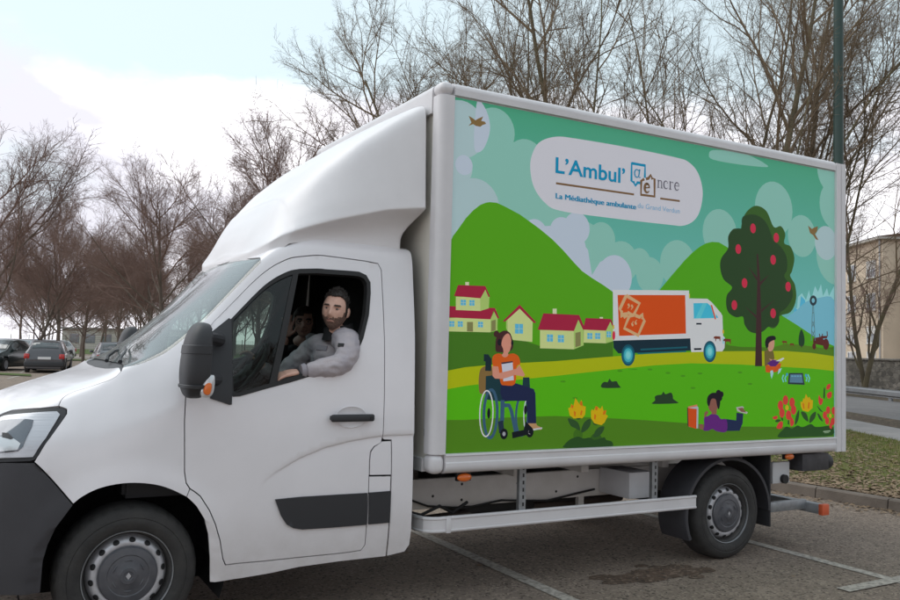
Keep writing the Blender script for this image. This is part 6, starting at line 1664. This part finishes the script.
def grow(seed, H, st):
    rng = np.random.default_rng(seed); br = {0: [], 1: []}; tips = []
    def rec(p, d, L, r, lvl):
        nseg = (10, 7, 5)[lvl]; P, dl = branch_pts(rng, p, d, L, nseg, st['wander'][lvl], st['lift'][lvl])
        R = np.maximum(r*(1-(1-(.25, .22, .3)[lvl])*np.linspace(0, 1, nseg+1)), st['rmin']*.7)
        br[0 if lvl < 1 or (lvl == 1 and r > .035) else 1].append((P, R, (9, 6, 4)[lvl]))
        n = st['n'][lvl]; n = max(2, int(round(n*rng.uniform(.85, 1.2)*(min(1, L/st['ref'][lvl])**.6)))); t0 = st['t0'][lvl]
        for k in range(n):
            t = t0+(1-t0)*((k+rng.uniform(.1, .9))/n); f = t*nseg; i = min(int(f), nseg-1); q = P[i]+(P[i+1]-P[i])*(f-i); ax = unit(P[i+1]-P[i])
            a = rng.uniform(0, 6.28) if lvl else k*2.4+rng.uniform(-.6, .6)
            g = rng.uniform(*st['ang'][lvl]); fr = frame(ax, a); dd = unit(ax*math.cos(g)+fr[:, 0]*math.sin(g)+UP*st['up'][lvl])
            cl = L*rng.uniform(*st['len'][lvl])*(1-.5*(t-t0)/(1-t0+1e-6) if lvl == 0 else 1-.35*t)
            if lvl == 2: tips.append((q, dd, max(.35, min(1.7, cl)), rng.uniform(0, 6.28)))
            else: rec(q, dd, cl, min(R[i]*.72, max(st['rmin']*1.5, r*st['rk'][lvl]*(1-.4*t))), lvl+1)
        tips.append((P[-1], unit(P[-1]-P[-2]), max(.4, min(1.4, L*.4)), rng.uniform(0, 6.28)))
    multi = st['stems'] > 1
    for s_ in range(st['stems']):
        d0 = unit(np.array([rng.normal(0, .05), rng.normal(0, .05), 1.0])+np.array([rng.normal(0, st['stem_spread']), rng.normal(0, st['stem_spread']), 0])*multi)
        rec(np.array([rng.normal(0, .12)*multi, rng.normal(0, .12)*multi, -.15]), d0, H*st['trunk']*rng.uniform(.75 if multi else .95, 1.06), st['r']*H*rng.uniform(.75 if multi else 1, 1.05), 0)
    return br, tips
def tubes_arrays(L):
    V = []; F = []; n = 0
    for P, R, S_ in L:
        T = np.gradient(P, axis=0); T /= np.linalg.norm(T, axis=1)[:, None]+1e-9
        ref = np.array([1.0, 0, 0]) if abs(T[0, 2]) > .8 else UP
        e1 = np.cross(T, ref); e1 /= np.linalg.norm(e1, axis=1)[:, None]+1e-9; e2 = np.cross(T, e1)
        a = np.arange(S_)*2*math.pi/S_
        ring = P[:, None, :]+R[:, None, None]*(e1[:, None, :]*np.cos(a)[None, :, None]+e2[:, None, :]*np.sin(a)[None, :, None])
        k = len(P); V.append(ring.reshape(-1, 3)); i = np.arange(k-1)[:, None]*S_; j = np.arange(S_)[None, :]; j2 = (j+1) % S_
        F.append(np.stack([n+i+j, n+i+j2, n+i+S_+j2, n+i+S_+j], -1).reshape(-1, 4)); n += k*S_
    return np.concatenate(V), np.concatenate(F)
def np_mesh(name, V, F):
    me = bpy.data.meshes.new(name); me.vertices.add(len(V)); me.vertices.foreach_set('co', V.ravel().astype(np.float32))
    me.loops.add(F.size); me.loops.foreach_set('vertex_index', F.ravel().astype(np.int32)); me.polygons.add(len(F))
    me.polygons.foreach_set('loop_start', np.arange(0, F.size, 4, dtype=np.int32)); me.polygons.foreach_set('loop_total', np.full(len(F), 4, dtype=np.int32))
    me.polygons.foreach_set('use_smooth', np.ones(len(F), bool)); me.update(calc_edges=True); return me
def crown_arrays(br, tips, sprays):
    Vs, Fs = [], []; n = 0
    if br: V, F = tubes_arrays(br); Vs.append(V); Fs.append(F); n = len(V)
    for k, (TV, TF) in enumerate(sprays):
        T = tips[k::len(sprays)]
        if not T: continue
        Rm = np.stack([frame(d, ro)*L for _, d, L, ro in T]); Q = np.stack([q for q, *_ in T])
        V = np.einsum('aij,vj->avi', Rm, TV)+Q[:, None, :]; m = len(TV)
        Vs.append(V.reshape(-1, 3)); Fs.append((TF[None]+(n+np.arange(len(T))*m)[:, None, None]).reshape(-1, 4)); n += m*len(T)
    return np.concatenate(Vs), np.concatenate(Fs)
ST_PARK = dict(n=(15, 10, 8), t0=(.24, .18, .12), ang=((.6, 1.12), (.4, .9), (.4, .95)), up=(.03, .10, .12), len=((.56, .78), (.36, .58), (.40, .66)), wander=(.05, .10, .13), lift=(.0, .05, .05), rk=(.44, .42, .42), rmin=.012, ref=(3, 2.0, 1.0), trunk=.66, r=.0110, stems=1, stem_spread=0)
ST_TALL = dict(n=(11, 8, 6), t0=(.10, .15, .15), ang=((.35, .95), (.35, .85), (.4, .9)), up=(.06, .12, .12), len=((.26, .52), (.34, .58), (.40, .66)), wander=(.06, .12, .14), lift=(.02, .06, .05), rk=(.46, .42, .42), rmin=.010, ref=(4, 2.2, 1.1), trunk=.85, r=.0050, stems=4, stem_spread=.20)
ST_SLIM = dict(ST_TALL, stems=2, stem_spread=.12, r=.0100)
ST_ROAD = dict(ST_PARK, n=(14, 9, 7), up=(.05, .12, .12), ang=((.45, 1.0), (.4, .9), (.4, .95)), len=((.42, .66), (.36, .58), (.40, .66)), trunk=.8, r=.0085, rmin=.010, t0=(.14, .18, .12))
ST_FAR = dict(ST_PARK, n=(13, 8, 4), rmin=.02)
SPRAYS = [spray(40+k, 12, 2, .0070) for k in range(6)]
SPRAYS_MID = [spray(50+k, 8, 2, .0062) for k in range(6)]
SPRAYS_FINE = [spray(60+k, 7, 2, .0055) for k in range(6)]
SPRAYS_FAR = [spray(80+k, 7, 0, .016) for k in range(4)]
def make_tree(seed, H, style, bark, twig):
    br, tips = grow(seed, H, style)
    t = np_mesh('trunk', *tubes_arrays(br[0])); t.materials.append(bark)
    c = np_mesh('crown', *crown_arrays(br[1], tips, SPRAYS if style is ST_PARK else SPRAYS_MID if style is ST_ROAD else SPRAYS_FINE)); c.materials.append(twig); return t, c
TREES = {}
def kind(key):
    if key not in TREES:
        k, v = key
        st = {'park': (ST_PARK, 9.0, BARK, TWIG), 'road': (ST_ROAD, 11.0, BARKM, TWIGM), 'tall': (ST_TALL, 11.0, BARKM, TWIGM), 'slim': (ST_SLIM, 9.0, BARKM, TWIGM), 'far': (ST_FAR, 9.0, BARK, TWIG)}[k]
        TREES[key] = make_tree(100+v*7+len(k), st[1], st[0], st[2], st[3])+(st[1],)
    return TREES[key]
def plant(key, px_, dist, H, rz, label, group=None, z=0.0, pos=None):
    t, c, H0 = kind(key); p = Vector(pos) if pos else gp(px_, dist)
    o = thing('bare_tree', label, 'tree', (p.x, p.y, z), rz, group); s = H/H0; o.scale = (s, s, s)
    link('trunk', t, o); link('crown', c, o); return o
GL_ = 'bare trees in the car park at left'; GR_ = 'tall bare trees behind the box body'
plant(('park', 1), -8, 24, 9.2, .3, 'bare tree cut by the left edge with one thick limb reaching right', GL_)
plant(('park', 2), 59, 47, 11.2, 1.1, 'bare spreading tree rising directly behind the dark grey hatchback', GL_)
plant(('park', 3), 28.5, 41, 8.6, 2.0, 'thin young bare tree left of the dark grey hatchback', GL_)
plant(('park', 1), 46, 66, 9.5, 4.2, 'bare tree over the white car at left, slimmer than its neighbour', GL_)
plant(('park', 3), 81, 70, 9.0, 3.7, 'small bare tree standing alone in an earth circle beyond the lane', GL_)
plant(('park', 2), 118, 62, 10.6, 5.2, 'broad bare tree with twin trunks behind the red-lamped car', GL_)
plant(('park', 4), 168, 38, 11.4, .8, 'large bare tree whose crown stands over the windscreen', GL_)
plant(('park', 1), 206, 46, 10.5, 2.6, 'bare tree just left of the wind deflector, half hidden by the cab', GL_)
plant(('park', 2), 140, 84, 12, 2.4, 'bare tree in the far row beside the pale hall', GL_)
plant(('park', 4), 100, 92, 12, 3.3, 'bare tree in the far row behind the mesh fence', GL_)
plant(('park', 3), 188, 60, 11, 1.3, 'bare tree in the second row over the middle of the windscreen', GL_)
plant(('park', 2), 150, 50, 10.5, .2, 'bare tree whose dense twigs stand left of the windscreen top', GL_)
plant(('park', 4), 84, 56, 10.0, 2.2, 'bare tree right of the dark hatchback with a low spreading crown', GL_)
plant(('park', 1), 232, 58, 11, .9, 'bare tree in the second row against the front of the deflector', GL_)
plant(('park', 2), 20, 80, 12, 5.9, 'bare tree in the far row above the silver car', GL_)
plant(('park', 4), 305, 27, 10.6, .4, 'bare tree with fine reddish twigs rising above the wind deflector', GR_)
plant(('park', 2), 258, 33, 9.4, 2.2, 'lower bare tree left of the deflector top', GR_)
plant(('road', 1), 388, 27, 12.4, 1.5, 'bare tree behind the front top corner of the box', GR_)
plant(('road', 3), 455, 24, 13.4, 4.4, 'bare tree over the front end of the roof edge', GR_)
plant(('tall', 1), 535, 20, 13.5, 3.0, 'bare multi-stemmed tree over the oval name plate', GR_)
plant(('road', 1), 600, 21, 14.0, 5.1, 'bare tree with a wide crown over the middle of the roof', GR_)
plant(('tall', 2), 668, 20, 13.5, .9, 'bare tree with several stems above the printed apple tree', GR_)
plant(('road', 1), 735, 18, 13.5, 1.9, 'dense bare tree left of the thickest trunk over the roof rear', GR_)
plant(('road', 2), 796, 21, 13.5, 3.9, 'thick-trunked bare tree beside the green lamp post', GR_)
plant(('slim', 1), 873, 35.5, 11.5, .6, 'slim twin-stemmed tree by the guard rail in front of the cream building', GR_, .1)
for i, (x, d, h, r) in enumerate(((480, 40, 13, .5), (590, 42, 13, 2.5), (400, 46, 13, 1.2), (780, 36, 11, .2))):
    plant(('park', (i % 4)+1), x, d, h, r, 'bare tree far behind the box, seen only as a haze of twigs', 'far trees behind the box')
# the far belt of bare wood that reads as one mass
rng = np.random.default_rng(5); FV = []; FF = []; nn_ = 0
tf = []
for k in range(3):
    br, tips = grow(900+k, 9.0, ST_FAR); v, f = crown_arrays(br[0]+br[1], tips, SPRAYS_FAR); tf.append((v, f))
for k in range(60):
    px_ = rng.uniform(-190, 420); d = rng.uniform(100, 160); p = gp(px_, d); s = rng.uniform(1.15, 1.7); a = rng.uniform(0, 6.28); ca, sa = math.cos(a), math.sin(a)
    v, f = tf[k % 3]; FV.append(v @ (np.array([[ca, -sa, 0], [sa, ca, 0], [0, 0, 1]])*s).T+np.array(p)); FF.append(f+nn_); nn_ += len(v)
fw = link('far_wood', np_mesh('far_wood', np.concatenate(FV), np.concatenate(FF)), None, mat('far_twigs', (.25, .185, .16), .95, var=.3, vscale=.3)); fw['kind'] = 'stuff'
# trees and hedge on the near side of the car park: seen only as reflections in paint and glass
for i, (x, y, h, r) in enumerate(((-9, -17, 10, .4), (-3.5, -20, 11, 1.7), (2.5, -18, 10, 3.1), (8, -21, 11, 4.4), (-15, -13, 10, 5.0), (14, -17, 10, 2.2))):
    plant((('park', 'tall')[i % 2], (i % 3)+1), 0, 0, h, r, 'bare tree on the near side of the car park, mirrored in the cab glass', 'trees behind the viewer', 0, (x, y, 0))
# ================================================================== parked cars
CGL = mat('car_glass', (.02, .026, .03), .06, coat=1, var=.6, vscale=1.5, col2=(.07, .085, .09))
def car(label, loc, rz, paint, L=3.95, W=1.66, Hh=1.42, hatch=True, wh=.30, soft=None):
    c = thing('parked_car', label, 'car', loc, rz, 'cars parked in the car park')
    k = L/3.95
    # stations along the length (front at -x): x, bonnet/belt height, roof height, half width, roof half width
    st = [(0, .42, .42, .62, .60), (.03, .52, .56, .72, .60), (.12, .60, .68, .77, .62), (.45, .66, .80, .81, .66), (.95, .74, .90, .82, .68), (1.12, .80, .94, .82, .68), (1.55, .88, 1.20, .83, .62), (1.95, .90, 1.375, .83, .575), (2.45, .91, 1.42, .83, .57), (3.0, .92, 1.40, .83, .565)]
    st += [(3.4, .93, 1.34, .825, .56), (3.62, .94, 1.18, .82, .60), (3.78, .92, .98, .81, .66), (3.88, .78, .84, .79, .66), (3.94, .60, .64, .74, .62), (3.95, .44, .46, .68, .60)] if hatch else [(3.25, .93, 1.22, .825, .60), (3.5, .94, 1.0, .82, .66), (3.75, .93, .96, .80, .68), (3.9, .84, .88, .77, .66), (3.94, .60, .64, .74, .62), (3.95, .44, .46, .68, .60)]
    st = [(x*k-L/2, b, t*Hh/1.42 if t > 1 else t, w_*W/1.66, r*W/1.66) for x, b, t, w_, r in st]
    # resample along x and build rings
    X = np.linspace(st[0][0], st[-1][0], 64); S_ = np.array(st); T = [np.interp(X, S_[:, 0], S_[:, i]) for i in range(1, 5)]
    kk = np.array([1, 2, 3, 2, 1])/9.0
    T = [np.convolve(np.concatenate([[t[0]]*2, t, [t[-1]]*2]), kk, 'valid') for t in T]
    rings = []
    for i, x in enumerate(X):
        b, t, w_, r = (q[i] for q in T); t = max(t, b+.015)
        half = [(w_*.90, .20), (w_*.97, .30), (w_, .48), (w_*.995, .66), (w_*.965, max(.70, b-.02)), (w_*.95, b)]
        for q in np.linspace(.15, 1, 7): half.append((w_*.95+(r-w_*.95)*q, b+(t-b)*q*.985))
        half += [(r*.93, t-.002), (r*.6, t+.018), (0, t+.025)]
        rings.append(half)
    m = len(rings[0]); V = []; F = []; ax_f, ax_r = -L/2+.78*k, L/2-.72*k
    for i, x in enumerate(X):
        for w_, z in rings[i]: V.append((x, -w_, z))
        for w_, z in rings[i][-2::-1]: V.append((x, w_, z))
    full = 2*m-1
    def arch(x, z): return min(math.hypot(x-ax_f, z-.29), math.hypot(x-ax_r, z-.29)) < .345
    for i in range(len(X)-1):
        for j in range(full-1):
            a = i*full+j; q = [a, a+full, a+full+1, a+1]
            cxm = sum(V[v][0] for v in q)/4; czm = sum(V[v][2] for v in q)/4
            if arch(cxm, czm) and czm < .70 and (j < 5 or j >= full-6): continue
            F.append(q)
    F.append(list(range(full))[::-1]); F.append([(len(X)-1)*full+j for j in range(full)])
    body = mk('body', V, F, paint, c, 40)
    DK = mat('car_underside', (.012, .012, .013), .9)
    box('underbody', (-L/2+.1, -W/2+.12, .16), (L/2-.1, W/2-.12, .62), DK, c)
    def quads(name, i0, i1, j0, j1, off, m_, sides=(1, -1)):
        for s in sides:
            VV = []; FF = []; w_ = j1-j0+1
            for i in range(i0, i1+1):
                for j in range(j0, j1+1):
                    y, z = rings[i][j]; VV.append((X[i], -s*(y+off*.9), z+off*.35))
            for i in range(i1-i0):
                for j in range(w_-1): a = i*w_+j; FF.append((a, a+1, a+w_+1, a+w_) if s < 0 else (a, a+w_, a+w_+1, a+1))
            mk(name, VV, FF, m_, c, None)
    def ix(x): return int(np.argmin(abs(X-(x*k-L/2))))
    quads('side_window', ix(1.55), ix(2.25), 6, 11, .006, CGL); quads('side_window', ix(2.33), ix(3.05), 6, 11, .006, CGL)
    if hatch: quads('side_window', ix(3.12), ix(3.42), 7, 11, .006, CGL)
    def cross(name, i0, i1, f, off, m_, flip=False, lowj=None):
        VV = []; FF = []; cols = [-.97, -.8, -.5, 0, .5, .8, .97]
        for i in range(i0, i1+1):
            top = rings[i][m-1][1]; r = rings[i][m-3][0]
            for q in cols: VV.append((X[i]+(off if flip else -off), q*r*f, top-.018*abs(q)**2*1.2+off*.7))
        n = len(cols)
        for i in range(i1-i0):
            for j in range(n-1): a = i*n+j; FF.append((a, a+1, a+n+1, a+n))
        mk(name, VV, FF, m_, c, None)
    cross('windscreen', ix(1.16), ix(1.90), .98, .012, CGL)
    cross('rear_window', ix(3.45) if hatch else ix(3.12), ix(3.72) if hatch else ix(3.46), .94, .014, CGL, True)
    TR = mat('car_bumper', (.035, .036, .04), .6)
    bb = bmesh.new(); add_box(bb, (L/2-.16, -W/2+.03, .27), (L/2+.045, W/2-.03, .50), .05, 3); from_bm('rear_bumper', bb, TR, c)
    bb = bmesh.new(); add_box(bb, (-L/2-.045, -W/2+.03, .24), (-L/2+.16, W/2-.03, .48), .05, 3); from_bm('front_bumper', bb, TR, c)
    box('number_plate', (L/2+.012, -.26, .60), (L/2+.022, .26, .71), MATS['plate_white'], c); box('number_plate', (-L/2-.052, -.26, .33), (-L/2-.044, .26, .44), MATS['plate_white'], c)
    box('grille', (-L/2-.02, -.35, .52), (-L/2+.05, .35, .60), DK, c, .01)
    for s in (-1, 1):
        bb = bmesh.new(); add_box(bb, (L/2-.17, s*.70*W/1.66-.12, .62), (L/2-.005, s*.70*W/1.66+.10, .84), .03, 2); from_bm('tail_lamp', bb, REDL, c)
        bb = bmesh.new(); add_box(bb, (-L/2-.005, s*.60*W/1.66-.17, .54), (-L/2+.2, s*.60*W/1.66+.17, .68), .04, 2); from_bm('headlamp', bb, CLEAR, c)
        bb = bmesh.new(); add_box(bb, (ix(1.62)*0+1.45*k-L/2, s*(W/2+.02)-.08, .90), (1.62*k-L/2, s*(W/2+.02)+.08, 1.02), .03, 2); from_bm('door_mirror', bb, paint, c)
        box('rubbing_strip', (-L/2+1.15*k, min(s*(W/2-.0), s*(W/2+.012)), .50), (L/2-1.15*k, max(s*(W/2-.0), s*(W/2+.012)), .56), TR, c)
        for ax in (ax_f, ax_r):
            cc = (ax, s*(W/2-.08), wh)
            w_ = lathe('wheel', [(.19, .088*s), (.17, .075*s), (.12, .07*s), (.05, .08*s), (.001, .08*s)], cc, STEEL, c, 'y', 24)
            lathe('tyre', [(.19, .07*s), (.20, .09*s), (.27, .085*s), (wh, .05*s), (wh, -.09*s), (.2, -.1*s)], cc, TYRE, w_, 'y', 28)
    return c
def paint(name, col, metal=.3): return mat(name, col, .3, metal=metal, coat=.6, var=.1, vscale=4)
def face(px_, dist, ang): return dict(loc=tuple(gp(px_, dist)), rz=ang)
# heading: rz = 0 puts the bonnet towards -x
view = math.atan2(_f[1], _f[0])
def away(px_, dist, turn=0.0):       # tail towards the camera
    p = gp(px_, dist); a = math.atan2(p.y-CP[1], p.x-CP[0]); return dict(loc=tuple(p), rz=a+PI+rad(turn))
def toward(px_, dist, turn=0.0):
    p = gp(px_, dist); a = math.atan2(p.y-CP[1], p.x-CP[0]); return dict(loc=tuple(p), rz=a+rad(turn))
car('dark grey hatchback seen from behind with red tail lamps', paint=paint('dark_grey_paint', (.09, .087, .095)), **away(50.5, 38.5, -6))
car('dark green car cut by the left edge of the photo', paint=paint('dark_green_paint', (.03, .045, .045)), L=4.1, **toward(1, 39, -24))
car('silver car facing the viewer left of the dark hatchback', paint=paint('silver_paint', (.32, .33, .35), .5), L=4.2, hatch=False, **toward(21, 47, -16))
car('white car half hidden behind the dark grey hatchback', paint=paint('car_white', (.66, .67, .70), .0), **toward(51, 58, -30))
car('white car farthest left beyond the silver car', paint=paint('car_white', (.66, .67, .70), .0), **toward(2, 62, -14))
car('blue car behind the silver car at left', paint=paint('car_blue', (.04, .055, .10), .2), **toward(36, 64, -20))
car('grey car with red tail lamp half hidden by the van bonnet', paint=paint('light_grey_paint', (.15, .15, .16), .4), L=4.1, hatch=False, **away(112, 40, 6))
# ================================================================== sky and light
w = bpy.data.worlds.new('World'); scene.world = w; w.use_nodes = True
nt = w.node_tree; n = nt.nodes; L = nt.links
bg = n['Background']
SUN_EL, SUN_AZ = rad(52), rad(-48)       # direction TO the sun: azimuth measured clockwise from +y
sky = n.new('ShaderNodeTexSky'); sky.sky_type = 'NISHITA'; sky.sun_disc = False
sky.sun_elevation = SUN_EL; sky.sun_rotation = SUN_AZ; sky.air_density = 1.2; sky.dust_density = 2.0
# broken overcast: bright cloud sheet with bluish gaps
tc = n.new('ShaderNodeTexCoord'); mp = n.new('ShaderNodeMapping'); mp.inputs['Scale'].default_value = (1.15, 1.15, 2.3)
mp.inputs['Location'].default_value = (4.3, 1.7, .1)
L.new(tc.outputs['Generated'], mp.inputs['Vector'])
nz = n.new('ShaderNodeTexNoise'); nz.inputs['Scale'].default_value = 1.9; nz.inputs['Detail'].default_value = 7; nz.inputs['Roughness'].default_value = .55
L.new(mp.outputs['Vector'], nz.inputs['Vector'])
cr = n.new('ShaderNodeMapRange'); cr.interpolation_type = 'SMOOTHSTEP'; cr.inputs['From Min'].default_value = .36; cr.inputs['From Max'].default_value = .52
sp_ = n.new('ShaderNodeSeparateXYZ'); L.new(tc.outputs['Generated'], sp_.inputs[0])
el = n.new('ShaderNodeMapRange'); el.inputs['From Min'].default_value = .21; el.inputs['From Max'].default_value = .34; el.inputs['To Min'].default_value = .10; el.inputs['To Max'].default_value = -.15; L.new(sp_.outputs['Z'], el.inputs['Value'])
ad = n.new('ShaderNodeMath'); ad.operation = 'ADD'; L.new(nz.outputs['Fac'], ad.inputs[0]); L.new(el.outputs['Result'], ad.inputs[1]); L.new(ad.outputs['Value'], cr.inputs['Value'])
nz2 = n.new('ShaderNodeTexNoise'); nz2.inputs['Scale'].default_value = 3.1; nz2.inputs['Detail'].default_value = 6
L.new(mp.outputs['Vector'], nz2.inputs['Vector'])
cl = n.new('ShaderNodeMix'); cl.data_type = 'RGBA'
cl.inputs['A'].default_value = (7.8, 7.7, 8.5, 1); cl.inputs['B'].default_value = (15.6, 15.2, 15.8, 1)
c3 = n.new('ShaderNodeMapRange'); c3.inputs['From Min'].default_value = .38; c3.inputs['From Max'].default_value = .6; L.new(nz2.outputs['Fac'], c3.inputs['Value'])
L.new(c3.outputs['Result'], cl.inputs['Factor'])
blue = n.new('ShaderNodeMix'); blue.data_type = 'RGBA'; blue.inputs['Factor'].default_value = .8
L.new(sky.outputs['Color'], blue.inputs['A']); blue.inputs['B'].default_value = (7.9, 9.3, 9.8, 1)
mx = n.new('ShaderNodeMix'); mx.data_type = 'RGBA'
L.new(cr.outputs['Result'], mx.inputs['Factor']); L.new(blue.outputs['Result'], mx.inputs['A']); L.new(cl.outputs['Result'], mx.inputs['B'])
# the cloud sheet is thinner and brighter on the sun's side of the sky
dt = n.new('ShaderNodeVectorMath'); dt.operation = 'DOT_PRODUCT'; L.new(tc.outputs['Generated'], dt.inputs[0]); dt.inputs[1].default_value = (math.sin(SUN_AZ), math.cos(SUN_AZ), .25)
gr_ = n.new('ShaderNodeMapRange'); gr_.interpolation_type = 'SMOOTHSTEP'; gr_.inputs['From Min'].default_value = -.8; gr_.inputs['From Max'].default_value = .55; gr_.inputs['To Min'].default_value = .74; gr_.inputs['To Max'].default_value = 1.0
L.new(dt.outputs['Value'], gr_.inputs['Value'])
vm = n.new('ShaderNodeVectorMath'); vm.operation = 'SCALE'; L.new(mx.outputs['Result'], vm.inputs[0]); L.new(gr_.outputs['Result'], vm.inputs['Scale'])
L.new(vm.outputs['Vector'], bg.inputs['Color']); bg.inputs['Strength'].default_value = .10

sd = bpy.data.lights.new('sun', 'SUN'); so = bpy.data.objects.new('sun', sd); COL.objects.link(so)
sd.energy = 1.05; sd.angle = rad(45); sd.color = (1, .965, .92)
dv = Vector((math.sin(SUN_AZ)*math.cos(SUN_EL), math.cos(SUN_AZ)*math.cos(SUN_EL), math.sin(SUN_EL)))
so.rotation_euler = dv.to_track_quat('Z', 'Y').to_euler()
scene.view_settings.view_transform = 'Standard'; scene.view_settings.look = 'None'
scene.view_settings.exposure = 0.27; scene.view_settings.gamma = 1.0; scene.view_settings.use_curve_mapping = False
scene.cycles.max_bounces = 8; scene.cycles.transparent_max_bounces = 24
scene.cycles.use_denoising = True
scene.cycles.caustics_reflective = False; scene.cycles.caustics_refractive = False
